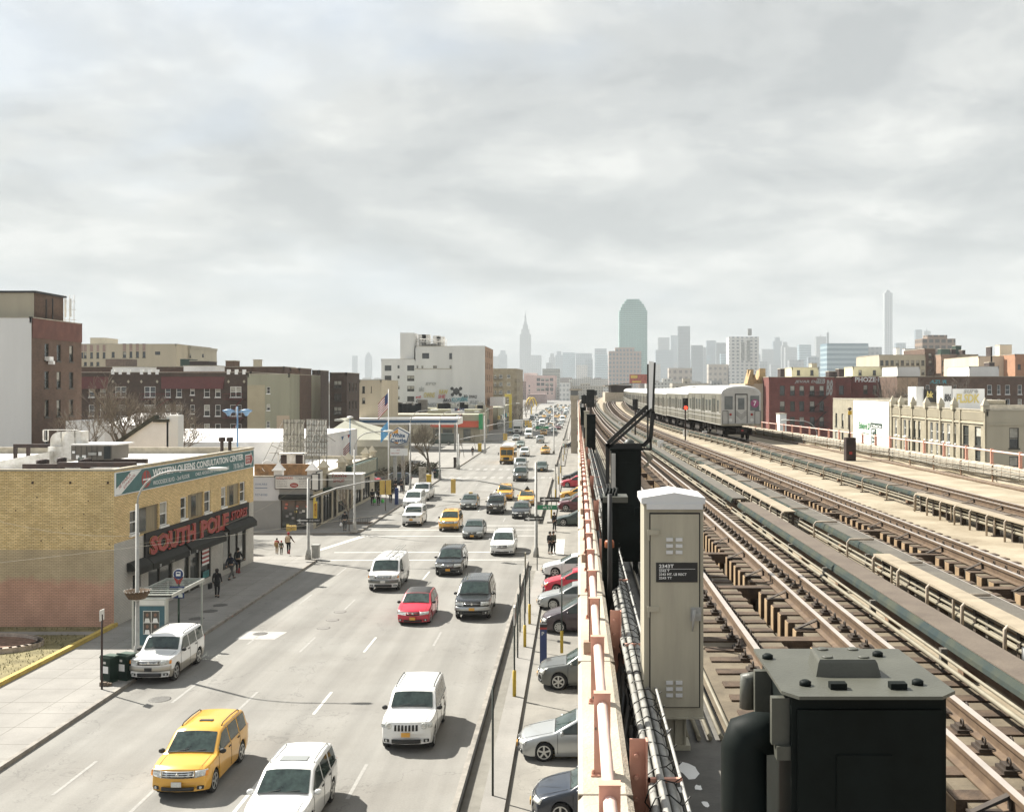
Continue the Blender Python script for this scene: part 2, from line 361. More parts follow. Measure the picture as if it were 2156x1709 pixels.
# markings
mk = MB()
def dash(x, y0, y1, w=0.12, m=PAINT): mk.use(m); mk.poly([(x-w/2, y0, 0.011), (x+w/2, y0, 0.011), (x+w/2, y1, 0.011), (x-w/2, y1, 0.011)])
for X, ph, m in ((-16.55, 1.5, PAINTW), (-13.53, 0.0, PAINTW), (-10.4, 0.0, PAINT), (-7.2, 1.2, PAINTW)):
 k = 0
 for i in range(-3, 60):
  y = 40.7+i*9.6+ph
  if 74 < y < 98 or 144 < y < 172 or 226 < y < 256: continue
  dash(X, y, y+3.0, 0.12, m)
  if X == -10.4 and i < 0: continue
mk.use(PAINT)
for y in (77.2, 80.9, 89.8, 93.7, 96.5): mk.poly([(LK+0.3, y-0.15, 0.0115), (RK, y-0.15+0.3, 0.0115), (RK, y+0.15+0.3, 0.0115), (LK+0.3, y+0.15, 0.0115)])
mk.poly([(-20.9, 81.5, 0.0115), (-20.4, 81.5, 0.0115), (-18.2, 90.3, 0.0115), (-18.8, 90.3, 0.0115)])
mk.use(PAINTW)
for y0 in (147.2, 162.5, 229.5, 250):
 for i in range(13):
  x = LK+0.8+i*1.2; mk.poly([(x, y0, 0.0115), (x+0.55, y0, 0.0115), (x+0.55, y0+3.4, 0.0115), (x, y0+3.4, 0.0115)])
mk.poly([(LK+0.6, 147.5, 0.0112), (LK+0.9, 147.5, 0.0112), (-24.5, 165, 0.0112), (-24.9, 165, 0.0112)])
mk.use(PAINT); mk.poly([(-2.0, 79.5, 0.0115), (-1.1, 79.5, 0.0115), (-1.1, 88, 0.0115), (-2.0, 88, 0.0115)])
struct(mk.build('road_marking'))
# patches and covers in the road
pm = MB().use(mat('concrete_patch', (0.36, 0.35, 0.33), 0.9, var=0.08, scale=2)); c = G(548, 1337)
pm.poly([(c.x-1.0, c.y-0.9, 0.010), (c.x+1.0, c.y-0.9, 0.010), (c.x+1.2, c.y+0.7, 0.010), (c.x-1.0, c.y+0.9, 0.010)])
struct(pm.build('road_patch'))
IRON = mat('cast_iron', (0.10, 0.095, 0.085), 0.6, var=0.2, scale=8)
for i, (x, y, r, lab) in enumerate(((548, 1334, 0.36, 'round iron cover set in the pale concrete patch of the road'), (337, 1472, 0.42, 'round iron cover in the road in front of the parked white SUV'),
 (716, 1288, 0.33, 'faint round cover in the road, farthest of three in a row'), (700, 1305, 0.33, 'faint round cover in the road, middle of three in a row'), (681, 1322, 0.33, 'faint round cover in the road, nearest of three in a row'))):
 c = G(x, y); b = MB().use(IRON if i < 2 else mat('worn_iron', (0.17, 0.16, 0.145), 0.7, var=0.1, scale=5)); b.lathe((c.x, c.y, 0.006), [(r, 0), (r, 0.008), (r*0.9, 0.009)], 24)
 b.use(mat('cover_rim', (0.13, 0.12, 0.11), 0.8, var=0));
 for a in range(24): b.box(-0.02, r, 0, 0.02, r+0.03, 0.0085, Matrix.Translation((c.x, c.y, 0.006)) @ Matrix.Rotation(a*pi/12, 4, 'Z'))
 tag(b.build('manhole_cover'), lab, 'manhole cover', 'covers in the road')
for i, (x, y, lab) in enumerate(((480, 1472-0, ''), (536, 1476, ''), (512, 1490, ''))):
 pass
for i, (zx, zy, lab) in enumerate(((1618, 1548, 'nearest of three dark round covers in the pavement outside the clothing store'), (1730, 1486, 'middle of three dark round covers in the pavement outside the clothing store'), (1812, 1438, 'farthest of three dark round covers in the pavement outside the clothing store'))):
 c = G(zx*.25598, 905.5+zy*.25598, 0.15); b = MB().use(IRON).lathe((c.x, c.y, 0.15), [(0.42, 0), (0.42, 0.006), (0.36, 0.010)], 24)
 tag(b.build('manhole_cover'), lab, 'manhole cover', 'covers in the pavement')
# lot in the left foreground: grass, path, yellow kerb, planter
g = MB(); g.poly([(-60, 20, 0.156), (BL, 20, 0.156), (BL, 55, 0.156), (-60, 55, 0.156)]); g.poly([(-60, 20, 0), (-60, 55, 0), (-60, 55, .156), (-60, 20, .156)]); struct(g.build('lawn', GRASS), 'stuff')
tf = MB(); random.seed(5)
for i in range(5200):
 x = BL-0.2-random.random()*9; y = 30+random.random()*24.8
 if 53.1 < y < 54 or ((x+29.6)/3.3)**2+((y-50.8)/1.9)**2 < 1: continue
 a = random.random()*3.14; h = 0.04+random.random()*0.10; dx, dy = 0.02*cos(a), 0.02*sin(a)
 tf.poly([(x-dx, y-dy, 0.157), (x+dx, y+dy, 0.157), (x+dy*2, y-dx*2, 0.157+h)])
struct(tf.build('grass_tuft', mat('grass_blade', (0.16, 0.15, 0.06), 0.9, var=0.3, scale=3)), 'stuff')
sheet('garden_path', -60, BL-0.25, 53.2, 53.9, 0.162, WALK)
k = MB(); k.box(BL-0.02, 20, 0.1, BL+0.22, 55.2, 0.34); tag(k.build('kerb_wall', YELLOWK), 'yellow painted low kerb between the lawn and the pavement', 'kerb')
pl = thing('planter_ring', 'low ring of pale blocks round a bed of dark soil on the lawn', 'planter', (-29.6, 50.8, 0.157))
b = MB().use(mat('planter_block', (0.42, 0.35, 0.29), 0.9, var=0.2, scale=3))
for i in range(40):
 a = i*2*pi/40; b.box(-0.26, -0.14, 0, 0.26, 0.14, 0.24, Matrix.Translation((3.1*cos(a), 1.7*sin(a), 0)) @ Matrix.Rotation(atan2(1.7*cos(a), -3.1*sin(a)), 4, 'Z'))
b.build('stone_edge', parent=pl)
b = MB(); b.prism([(2.95*cos(i*pi/15), 1.6*sin(i*pi/15)) for i in range(30)], 0, 0.13); b.build('soil_bed', mat('rusty_soil', (0.20, 0.12, 0.085), 0.95, var=0.4, scale=5, tint=(0.05, 0.03, 0.02)), pl)
# ------------------------------------------------------------------ the viaduct
T1 = smooth_tab([(0, 2.77), (50, 2.66), (78, 2.40), (121, 2.18), (196, 2.4), (267, 3.5), (330, 5.2), (450, 9)])
T2 = smooth_tab([(0, 6.62), (40, 6.58), (60, 6.38), (93, 6.05), (122, 5.75), (160, 6.0), (241, 7.6), (300, 9.6), (450, 14)])
T3 = smooth_tab([(0, 10.72), (50, 10.8), (66, 10.75), (86, 10.1), (100, 9.75), (122, 9.4), (150, 9.5), (180, 10.0), (243, 12.0), (300, 14.2), (450, 20)])
def zr(Z):                    # rail top
 if Z < 70: return H-2.79-0.0092*Z
 if Z < 110: t = (Z-70)/40; return H-2.79-0.0092*70-(0.0092*40)*(t-t*t/2)
 return H-2.79-0.644-0.184
DK = -0.175                    # deck below rail top
def XL(Z): return 0.0 if Z < 220 else (Z-220)**2*0.00016
def XR(Z): return T3(Z)+3.75
ZS = [-4+i*2 for i in range(60)]+[116+i*4 for i in range(84)]
def sweep(mb, prof, xf, zf, Zs, close=True, caps=True, smooth=False):
 """prof: (dx, dz) outline, ccw seen from the near end"""
 n = len(prof); i0 = len(mb.v); old = mb.smooth; mb.smooth = smooth
 for Z in Zs:
  x = xf(Z); z = zf(Z)
  for p in prof:
   dx, dz = p(Z) if callable(p) else p
   mb.v.append((x+dx, Z, z+dz))
 for j in range(len(Zs)-1):
  for q in range(n if close else n-1):
   a = i0+j*n+q; b = i0+j*n+(q+1) % n; mb.face([a, b, b+n, a+n])
 mb.smooth = False
 if caps and close:
  mb.face([i0+q for q in range(n-1, -1, -1)]); mb.face([i0+(len(Zs)-1)*n+q for q in range(n)])
 mb.smooth = old
def rect(x0, x1, z0, z1): return [(x0, z0), (x1, z0), (x1, z1), (x0, z1)]
CONC = mat('deck_concrete', (0.34, 0.295, 0.22), 0.9, var=0.14, scale=0.8, bump=0.3, bscale=25, detail=10, tint=(0.20, 0.16, 0.105))
asphalt_detail(CONC, 0.88)
DECK_SHADE = mat('greasy_deck', (0.145, 0.118, 0.08), 0.9, var=0.25, scale=2.2, bump=0.3, bscale=25, detail=10, tint=(0.07, 0.055, 0.036))  # darker deck concrete round the rails, trough shade put into its colour
PARC = mat('parapet_concrete', (0.43, 0.375, 0.295), 0.9, var=0.12, scale=1.6, bump=0.5, bscale=45, detail=10)
CATW = mat('catwalk_concrete', (0.115, 0.108, 0.095), 0.75, var=0.3, scale=2.2, bump=0.2, bscale=30, detail=8, tint=(0.06, 0.057, 0.05))
via = thing('viaduct', 'long concrete railway viaduct carrying three tracks above the street', 'viaduct', (7, 0, 0))
vo = (-7, 0, 0)
dk = MB()
def top(a, b, dz=DK):         # a strip of the deck between two edges
 i0 = len(dk.v)
 for Z in ZS: dk.v += [(a(Z), Z, zr(Z)+dz), (b(Z), Z, zr(Z)+dz)]
 for k in range(len(ZS)-1): dk.face([i0+2*k, i0+2*k+1, i0+2*k+3, i0+2*k+2])
def wallz(a, d0, d1, flip=False):
 i0 = len(dk.v)
 for Z in ZS: dk.v += [(a(Z), Z, zr(Z)+d0), (a(Z), Z, zr(Z)+d1)]
 for k in range(len(ZS)-1):
  q = [i0+2*k, i0+2*k+1, i0+2*k+3, i0+2*k+2]; dk.face(q[::-1] if flip else q)
dk.use(CATW); top(lambda Z: XL(Z)+0.30, lambda Z: T1(Z)-1.45, DK-0.02)
dk.use(CONC)
edges = [(lambda Z: T1(Z)-1.45)]
for T in (T1, T2, T3):
 if T != T1: dk.use(CONC); top(edges[-1], (lambda Z, T=T: T(Z)-1.0))
 dk.use(DECK_SHADE); top((lambda Z, T=T: T(Z)-(1.45 if T == T1 else 1.0)), (lambda Z, T=T: T(Z)-0.28)); wallz((lambda Z, T=T: T(Z)-0.28), DK, -0.62, True)
 top((lambda Z, T=T: T(Z)-0.28), (lambda Z, T=T: T(Z)+0.10), -0.62); wallz((lambda Z, T=T: T(Z)+0.10), DK, -0.62)
 top((lambda Z, T=T: T(Z)+0.10), (lambda Z, T=T: T(Z)+(1.3 if T == T1 else 0.95))); edges.append(lambda Z, T=T: T(Z)+(1.3 if T == T1 else 0.95))
dk.use(CONC); top(edges[-1], lambda Z: XR(Z)+0.2)
dk.build('deck', parent=via, loc=vo)
sl = MB(); sweep(sl, [lambda Z: (XL(Z)+0.02, -1.7), lambda Z: (XR(Z)+0.38, -1.7), lambda Z: (XR(Z)+0.38, -0.66), lambda Z: (XL(Z)+0.02, -0.66)], lambda Z: 0, zr, ZS)
sl.build('slab', PARC, via, vo)
for side in (0, 1):
 p = MB()
 if side == 0: sweep(p, [(0.0, -1.9), (0.32, -0.65), (0.32, 0.46), (0.28, 0.49), (0.03, 0.49), (0.0, 0.46)], XL, zr, ZS)
 else: sweep(p, [(0.0, -0.65), (0.36, -1.9), (0.36, 0.42), (0.33, 0.45), (0.03, 0.45), (0.0, 0.42)], XR, zr, ZS)
 p.build('parapet', PARC, via, vo)
for i in range(16):
 Z = 6+i*3.05; pr = MB(); pr.box(0.001, Z, zr(Z)+0.40, 0.319, Z+0.02, zr(Z)+0.492); pr.build('parapet_joint', mat('joint_dark', (0.12, 0.10, 0.075), 0.9, var=0), via, vo)
for k in range(17):           # piers and arches below
 Z = 6+k*18.5
 if 76 < Z < 92: Z = 74
 b = MB()
 for X in (0.9, 7.2, 13.2): b.box(X-0.7, Z-0.7, 0.0, X+0.7, Z+0.7, 7.6)
 b.box(0.1, Z-0.6, 7.0, 14.2, Z+0.6, zr(Z)-1.68)
 b.build('pier', PARC, via, vo)
# pink railing
PINK = mat('pink_paint', (0.60, 0.325, 0.245), 0.6, var=0.10, scale=5, spec=0.3, tint=(0.50, 0.26, 0.19))
PINKP = mat('pale_pink_pipe', (0.74, 0.52, 0.45), 0.5, var=0.12, scale=3)
GREENC = mat('verdigris_chip', (0.10, 0.12, 0.10), 0.8, var=0)
def railing(name, label, xf, Z0, n, pitch, zt, zb, inward, full=True):
 t = thing(name, label, 'railing', (xf(Z0), Z0, zr(Z0)+zb))
 o = (-xf(Z0), -Z0, -(zr(Z0)+zb))
 b = MB(); h = zt-zb
 b.box(-0.050, -0.004, 0, 0.050, 0.004, h); b.box(-0.050, -0.004, 0, -0.043, 0.06, h); b.box(0.043, -0.004, 0, 0.050, 0.06, h)
 b.box(-0.052, -0.006, h, 0.052, 0.062, h+0.006); b.box(-0.07, -0.03, 0.0, 0.07, 0.08, 0.012)
 b.tube([(-0.058, -0.01, 0.0), (-0.058, -0.01, 0.04)], 0.009, 6); b.tube([(0.058, -0.01, 0.0), (0.058, -0.01, 0.04)], 0.009, 6)
 me = b.mesh('post', PINK)
 for i in range(n):
  Z = Z0+i*pitch
  if i >= 100: break
  p = bpy.data.objects.new('post', me); COL.objects.link(p); p.parent = t; p.location = Vector((xf(Z), Z, zr(Z)+zb))+Vector(o)
 ex = MB()
 for i in range(100, n):
  Z = Z0+i*pitch; ex.box(xf(Z)-0.05, Z, zr(Z)+zb, xf(Z)+0.05, Z+0.06, zr(Z)+zt)
 if n > 100: e = ex.build('post', PINK, t, o); e['kind'] = 'stuff'
 pm = MB(); Zs = [Z0-2*pitch+i*pitch for i in range(n+2)]
 pm.tube([(xf(Z), Z, zr(Z)+zt-0.075) for Z in Zs], 0.033, 10); pm.build('pipe_rail', PINKP, t, o)
 br = MB()                # angle plates bolted inside every few posts
 return t, o
def xrail(Z): return XL(Z)+0.148
rl, rlo = railing('railing', 'pink steel post railing with one pipe along the near parapet', xrail, 3.32, 165, 1.5, 0.985, 0.49, 1)
cc = MB().use(GREENC)
random.seed(3)
for i in range(26):
 k = random.randrange(0, 7); Z = 3.32+k*1.5; x = 0.148+random.uniform(-0.04, 0.04); z = zr(Z)+random.uniform(0.53, 0.93); r = random.uniform(0.003, 0.009)
 cc.poly([(x+r*cos(a)*random.uniform(.6, 1.3), Z-0.0052, z+1.5*r*sin(a)) for a in [q*pi/3 for q in range(6)]])
cc.build('paint_chip', parent=rl, loc=rlo)
for k, Z in enumerate((4.2, 6.6, 10.6, 16, 22, 29, 37, 46, 56)):
 z = zr(Z); gus = MB().use(PINK)
 gus.box(0.33, Z, z-0.02, 0.43, Z+0.012, z+0.62); gus.box(0.43, Z-0.05, z-0.02, 0.442, Z+0.03, z+0.62)
 for q in range(4): gus.tube([(0.37, Z-0.03, z+0.1+q*0.14), (0.37, Z+0.01, z+0.1+q*0.14)], 0.014, 8)
 gus.build('gusset_plate', parent=rl, loc=rlo)
for Z in (5.05, 9.3, 14.5, 20.5, 27.5, 35, 44, 54): blk = MB(); blk.box(0.05, Z, zr(Z)+0.49, 0.14, Z+0.09, zr(Z)+0.60); blk.build('stop_block', mat('pinkish_block', (0.36, 0.24, 0.17), 0.8, var=0.1), rl, rlo)
r2, r2o = railing('railing', 'pink steel post railing along the far parapet beyond the last track', lambda Z: XR(Z)+0.18, 8.0, 100, 2.4, 0.99, 0.45, -1)
# ------------------------------------------------------------------ tracks
RUST = mat('rusty_rail', (0.13, 0.088, 0.053), 0.65, var=0.2, scale=6, tint=(0.075, 0.048, 0.03))
HEAD = mat('rail_head', (0.44, 0.39, 0.35), 0.35, var=0.08, scale=3, metal=0.25)
WOOD = mat('creosoted_wood', (0.085, 0.056, 0.035), 0.9, var=0.35, scale=5, bump=0.4, bscale=60, tint=(0.035, 0.023, 0.015), obj=False)
WOODL = mat('sleeper_end_wood', (0.33, 0.235, 0.135), 0.9, var=0.25, scale=3, tint=(0.20, 0.13, 0.07))
DARKI = mat('dark_fastening', (0.045, 0.032, 0.022), 0.7, var=0.2, scale=9)
def railprof(c): return [(c-0.07, -0.15), (c+0.07, -0.15), (c+0.07, -0.138), (c+0.012, -0.125), (c+0.012, -0.042), (c+0.036, -0.034), (c+0.036, 0.0), (c-0.036, 0.0), (c-0.036, -0.034), (c-0.012, -0.042), (c-0.012, -0.125), (c-0.07, -0.138)]
GA = 0.7175+0.036
def track(T, label, Z0, Z1, sl_from, guard=True):
 o = (T(Z0), Z0, zr(Z0)); t = thing('railway_track', label, 'railway track', o, 0, 'tracks on the viaduct'); mo = (-o[0], -o[1], -o[2])
 Zs = [z for z in ZS if Z0 <= z <= Z1]
 for c, nm in ((-GA, 'rail'), (GA, 'rail'), (GA-0.42, 'guard_rail'))[:3 if guard else 2]:
  b = MB().use(RUST); sweep(b, railprof(c), T, zr, Zs)
  b.use(HEAD)
  i0 = len(b.v)
  w = 0.034 if nm == 'rail' else 0.030
  for Z in Zs: b.v += [(T(Z)+c-w, Z, zr(Z)+0.0015), (T(Z)+c+w, Z, zr(Z)+0.0015)]
  for k in range(len(Zs)-1): b.face([i0+2*k, i0+2*k+1, i0+2*k+3, i0+2*k+2])
  b.build(nm, parent=t, loc=mo)
 def sleeper(b, kind, x=0, y=0, z=0):
  b.use(WOOD)
  if kind == 1: b.box(x-1.25, y-0.11, z-0.33, x+1.32, y+0.11, z-0.155)
  else:
   b.box(x-1.25, y-0.095, z-0.40, x-0.27, y+0.095, z-0.155); b.box(x+0.02, y-0.095, z-0.52, x+1.32, y+0.095, z-0.155)
   b.use(WOODL); b.box(x+0.008, y-0.095, z-0.52, x+0.02, y+0.095, z-0.165)
  b.use(DARKI)
  for c in (-GA, GA):
   b.box(x+c-0.17, y-0.09, z-0.155, x+c+0.17, y+0.09, z-0.128)
   for s in (-1, 1):
    b.box(x+c+s*0.115-0.03, y-0.06, z-0.13, x+c+s*0.115+0.03, y+0.06, z-0.10)
    old = b.cur; pts = [(x+c+s*(0.115+0.0), y-0.05+0.032*sin(a), z-0.105+0.032*(1-cos(a))) for a in [q*pi/5 for q in range(11)]]
    b.tube(pts, 0.010, 4, caps=False)
 me = {}
 for kd in (0, 1):
  b = MB(); sleeper(b, kd); me[kd] = b.mesh('sleeper')
 n = 0; Z = sl_from; rest = MB(); i = 0; pitch = 0.5
 while Z < Z1:
  kd = 1 if i % 7 == 3 else 0; i += 1
  if n < 100:
   s = bpy.data.objects.new('sleeper', me[kd]); COL.objects.link(s); s.parent = t; s.location = Vector((T(Z), Z, zr(Z)))+Vector(mo); n += 1
   s.rotation_euler[2] = random.uniform(-0.012, 0.012)
  elif Z < 150:
   rest.use(WOOD); x, z = T(Z), zr(Z)
   if kd: rest.box(x-1.25, Z-0.11, z-0.33, x+1.32, Z+0.11, z-0.155)
   else: rest.box(x-1.25, Z-0.11, z-0.40, x-0.27, Z+0.11, z-0.155); rest.box(x+0.02, Z-0.11, z-0.52, x+1.32, Z+0.11, z-0.155); rest.use(WOODL); rest.box(x+0.008, Z-0.11, z-0.52, x+0.02, Z+0.11, z-0.165)
   rest.use(DARKI)
   for c in (-GA, GA):
    rest.box(x+c-0.16, Z-0.08, z-0.155, x+c-0.06, Z+0.08, z-0.06); rest.box(x+c+0.06, Z-0.08, z-0.155, x+c+0.16, Z+0.08, z-0.06)
  elif i % 2 == 0: rest.use(WOOD); rest.box(T(Z)-1.25, Z-0.11, zr(Z)-0.40, T(Z)+1.3, Z+0.11, zr(Z)-0.155)
  Z += pitch
 r = rest.build('sleeper', parent=t, loc=mo); r['kind'] = 'stuff'
 if guard:
  b = MB().use(DARKI)      # a diagonal brace holding the guard rail
  b.box(-0.30, -0.05, -0.155, 0.02, 0.05, -0.14)
  b.poly([(-0.28, -0.03, -0.14), (-0.28, 0.03, -0.14), (0.0, 0.03, -0.01), (0.0, -0.03, -0.01)]); b.poly([(-0.28, 0.03, -0.155), (-0.28, -0.03, -0.155), (0.0, -0.03, -0.04), (0.0, 0.03, -0.04)])
  b.box(-0.01, -0.03, -0.14, 0.01, 0.03, -0.02)
  bm_ = b.mesh('brace')
  Z = sl_from+1.2
  for k in range(45):
   s = bpy.data.objects.new('brace', bm_); COL.objects.link(s); s.parent = t; s.location = Vector((T(Z)+GA-0.44, Z, zr(Z)))+Vector(mo); Z += 1.95
 return t
random.seed(11)
track(T1, 'nearest railway track with a guard rail and an open trough between its sleepers', 0, 330, 4.2)
track(T2, 'middle railway track with pale sleeper ends beside the grey third rail boards', 4, 330, 14.6)
track(T3, 'farthest railway track, the one the silver train stands on', 10, 330, 20.0)
# ------------------------------------------------------------------ third rails under protection boards
BOARD = mat('grey_board', (0.098, 0.088, 0.07), 0.85, var=0.3, scale=2.5, bump=0.4, bscale=30, detail=10, tint=(0.07, 0.062, 0.052))
BOARDB = mat('brown_board', (0.105, 0.084, 0.063), 0.85, var=0.25, scale=2.5, bump=0.3, bscale=30, detail=10, tint=(0.085, 0.065, 0.05))
GREENB = mat('weathered_green_channel', (0.02, 0.032, 0.038), 0.95, var=0.3, scale=2.5, tint=(0.075, 0.078, 0.055), spec=.05)
PIPE = mat('pale_conduit', (0.22, 0.195, 0.14), 0.6, var=0.15, scale=4)
RUSTB = mat('rusty_bracket', (0.24, 0.15, 0.09), 0.8, var=0.3, scale=6)
CREAM = mat('cream_bracket_paint', (0.40, 0.33, 0.25), 0.6, var=0.2, scale=5)
def third_rail(label, xf, Z0, Z1, wide, boardm, hoop):
 o = (xf(Z0), Z0, zr(Z0)); t = thing('third_rail', label, 'third rail', o, 0, 'third rails under their boards'); mo = (-o[0], -o[1], -o[2])
 Zs = [Z0+i*(Z1-Z0)/90 for i in range(91)]
 b = MB(); sweep(b, rect(-0.17, wide, 0.20, 0.245), xf, zr, Zs); b.build('protection_board', boardm, t, mo)
 b = MB(); sweep(b, [(-0.23, 0.13), (-0.20, 0.12), (-0.172, 0.20), (-0.172, 0.235), (-0.19, 0.235), (-0.225, 0.18)], xf, zr, Zs); b.build('side_channel', GREENB, t, mo)
 b = MB(); sweep(b, rect(-0.05, 0.05, -0.06, 0.05), xf, zr, Zs); b.build('contact_rail', RUST, t, mo)
 b = MB(); b.tube([(xf(Z)-0.335, Z, zr(Z)+0.10) for Z in Zs], 0.018, 6); b.tube([(xf(Z)-0.36, Z, zr(Z)+0.03) for Z in Zs], 0.026, 6); b.build('conduit', PIPE, t, mo)
 b = MB().use(RUSTB); b.box(-0.12, -0.09, -0.21, 0.12, 0.09, -0.06); b.use(DARKI); b.box(-0.30, -0.13, -0.235, 0.22, 0.13, -0.19); b.use(BOARD); b.box(-0.34, -0.035, -0.05, -0.27, 0.035, 0.16)
 me = b.mesh('insulator')
 hb = MB().use(CREAM); hb.tube([(-0.41, 0, -0.21), (-0.41, 0, 0.22), (-0.37, 0, 0.275), (0.06, 0, 0.275)], 0.019, 8); hb.use(DARKI); hb.box(-0.47, -0.05, -0.235, -0.2, 0.05, -0.16)
 hm = hb.mesh('hoop_bracket')
 Z = Z0+0.7; k = 0
 while Z < Z1 and k < 90:
  s = bpy.data.objects.new('insulator', me); COL.objects.link(s); s.parent = t; s.location = Vector((xf(Z), Z, zr(Z)))+Vector(mo)
  if hoop:
   s = bpy.data.objects.new('hoop_bracket', hm); COL.objects.link(s); s.parent = t; s.location = Vector((xf(Z), Z+0.9, zr(Z)))+Vector(mo)
  Z += 2.6; k += 1
 return t
third_rail('brown boarded third rail right of the nearest track', lambda Z: T1(Z)+1.40, 5, 25.4, 0.17, BOARDB, False)
third_rail('weathered boarded third rail right of the nearest track, beginning beyond a gap', lambda Z: T1(Z)+1.40, 26.4, 260, 0.17, BOARD, False)
third_rail('grey boarded third rail with pale hoops left of the middle track', lambda Z: T2(Z)-1.42, 9, 250, 0.17, BOARD, True)
third_rail('boarded third rail with pale hoops left of the farthest track', lambda Z: T3(Z)-1.42, 18, 250, 0.17, BOARDB, True)
# plank benches over cable runs
PLANK = mat('pale_plank', (0.30, 0.25, 0.18), 0.85, var=0.12, scale=3, bump=0.2, bscale=30)
def bench(label, xf, Z0, Z1, pitch=1.25):
 o = (xf(Z0), Z0, zr(Z0)+DK); t = thing('cable_bench', label, 'cable bench', o, 0, 'plank covered cable benches between the tracks'); mo = (-o[0], -o[1], -o[2])
 Zs = [Z0+i*(Z1-Z0)/12 for i in range(13)]
 b = MB(); sweep(b, rect(-0.13, 0.13, 0.27, 0.30), xf, zr, Zs); b.build('plank_top', PLANK, t, mo)
 b = MB()
 for q in range(3): b.tube([(xf(Z)+0.02, Z, zr(Z)+0.02+q*0.085) for Z in Zs], 0.026, 8)
 b.build('cable_run', PIPE, t, mo)
 b = MB().use(CREAM); b.tube([(-0.16, 0, -0.21), (-0.16, 0, 0.24), (-0.13, 0, 0.272), (-0.06, 0, 0.272)], 0.024, 8); b.use(DARKI); b.box(-0.22, -0.04, -0.24, 0.12, 0.04, -0.205); b.box(-0.01, -0.04, -0.21, 0.11, 0.04, 0.26)
 me = b.mesh('leg'); n = int((Z1-Z0)/pitch)+1
 for k in range(n):
  Z = Z0+0.1+k*(Z1-Z0-0.2)/(n-1); s = bpy.data.objects.new('leg', me); COL.objects.link(s); s.parent = t; s.location = Vector((xf(Z), Z, zr(Z)))+Vector(mo)
 return t
bench('pale plank cable bench in the right foreground, nearest to the camera', lambda Z: T2(Z)-1.75, 7.5, 16.6)
bench('long pale plank cable bench beyond the gap in front of the near one', lambda Z: T2(Z)-1.95, 22.8, 39)
bench('pale plank cable bench beside the farthest track at the right edge', lambda Z: T3(Z)-1.80, 15.5, 27.2, 0.95)
bm = MB().lathe((T2(10.2)-2.1, 10.4, zr(10.2)+DK), [(0.055, 0), (0.055, 0.46)], 14); tag(bm.build('pipe_stub', BLACK), 'black upright pipe stub beside the near cable bench', 'pipe')
bm = MB().lathe((T3(17.5)-2.2, 17.5, zr(17.5)+DK), [(0.05, 0), (0.05, 0.5)], 14); tag(bm.build('pipe_stub', BLACK), 'black upright pipe stub beside the bench at the right edge', 'pipe')
# pipes and cables along the far parapet
cb = thing('cable_run', 'bundle of pale cables on brackets along the inside of the far parapet', 'cables', (XR(20), 20, zr(20)+0.3)); mo = (-XR(20), -20, -zr(20)-0.3)
b = MB(); random.seed(8); Zs = [10+i*1.6 for i in range(110)]
ph = [random.random()*6 for _ in range(9)]
for q in range(7): b.tube([(XR(Z)-0.10-0.03*(q % 3), Z, zr(Z)+0.40-q*0.05+0.02*sin(Z*0.55+ph[q])) for Z in Zs], 0.017, 5)
b.build('cable', mat('grey_cable', (0.30, 0.28, 0.23), 0.7, var=0.2, scale=5), cb, mo)
b = MB()
for q in range(2): b.tube([(XR(Z)-0.06, Z, zr(Z)+0.06-q*0.14+0.05*sin(Z*0.8+q)) for Z in Zs], 0.014, 5)
b.build('slack_cable', mat('ochre_cable', (0.36, 0.31, 0.20), 0.7, var=0.1), cb, mo)
b = MB().use(RUSTB)
for k in range(55):
 Z = 12+k*3.0; b.box(XR(Z)-0.13, Z, zr(Z)-0.20, XR(Z)-0.09, Z+0.05, zr(Z)+0.46)
 for q in range(4): b.tube([(XR(Z)-0.17, Z+0.7*q, zr(Z)+0.08), (XR(Z)-0.17, Z+0.7*q, zr(Z)+0.44), (XR(Z)-0.02, Z+0.7*q, zr(Z)+0.50)], 0.007, 4)
b.build('bracket', parent=cb, loc=mo)
pp = MB(); pp.tube([(XR(Z)-0.40, Z, zr(Z)-0.13) for Z in Zs], 0.075, 10); tag(pp.build('pipe', RUST), 'long rusty pipe lying on the deck at the foot of the far parapet', 'pipe')
# ------------------------------------------------------------------ vehicles: local x across, y from the nose backwards, nose towards -y
def paint(name, c, metal=0.0, rough=0.28): return mat('paint_'+name, c, rough, var=0.0, metal=metal, coat=0.6)
PW = paint('white', (0.74, 0.74, 0.72)); PSIL = paint('silver', (0.42, 0.43, 0.42), 0.5); PGRY = paint('grey', (0.13, 0.135, 0.125), 0.4)
PBLK = paint('black', (0.014, 0.015, 0.014), 0.0, 0.22); PRED = paint('red', (0.52, 0.012, 0.035)); PYEL = paint('taxi_yellow', (0.66, 0.35, 0.045))
PGRN = paint('dark_green', (0.03, 0.05, 0.04)); PMAR = paint('maroon', (0.12, 0.012, 0.02)); PBLU = paint('dark_blue', (0.012, 0.018, 0.03)); PBUS = paint('bus_yellow', (0.75, 0.40, 0.03))
PBRN = paint('plum_brown', (0.05, 0.03, 0.035)); PTAN = paint('champagne', (0.40, 0.37, 0.31), 0.4); PSEA = paint('light_green', (0.25, 0.30, 0.26), 0.3)
GLASS = mat('car_glass', (0.006, 0.010, 0.009), 0.04, var=0.5, scale=3.5, spec=.6, tint=(0.05, 0.075, 0.065), obj=True)
TYRE = mat('tyre', (0.012, 0.012, 0.012), 0.85, var=0); RIM = mat('alloy_rim', (0.50, 0.50, 0.48), 0.35, var=0, metal=0.6); TRIM = mat('black_trim', (0.018, 0.018, 0.017), 0.6, var=0)
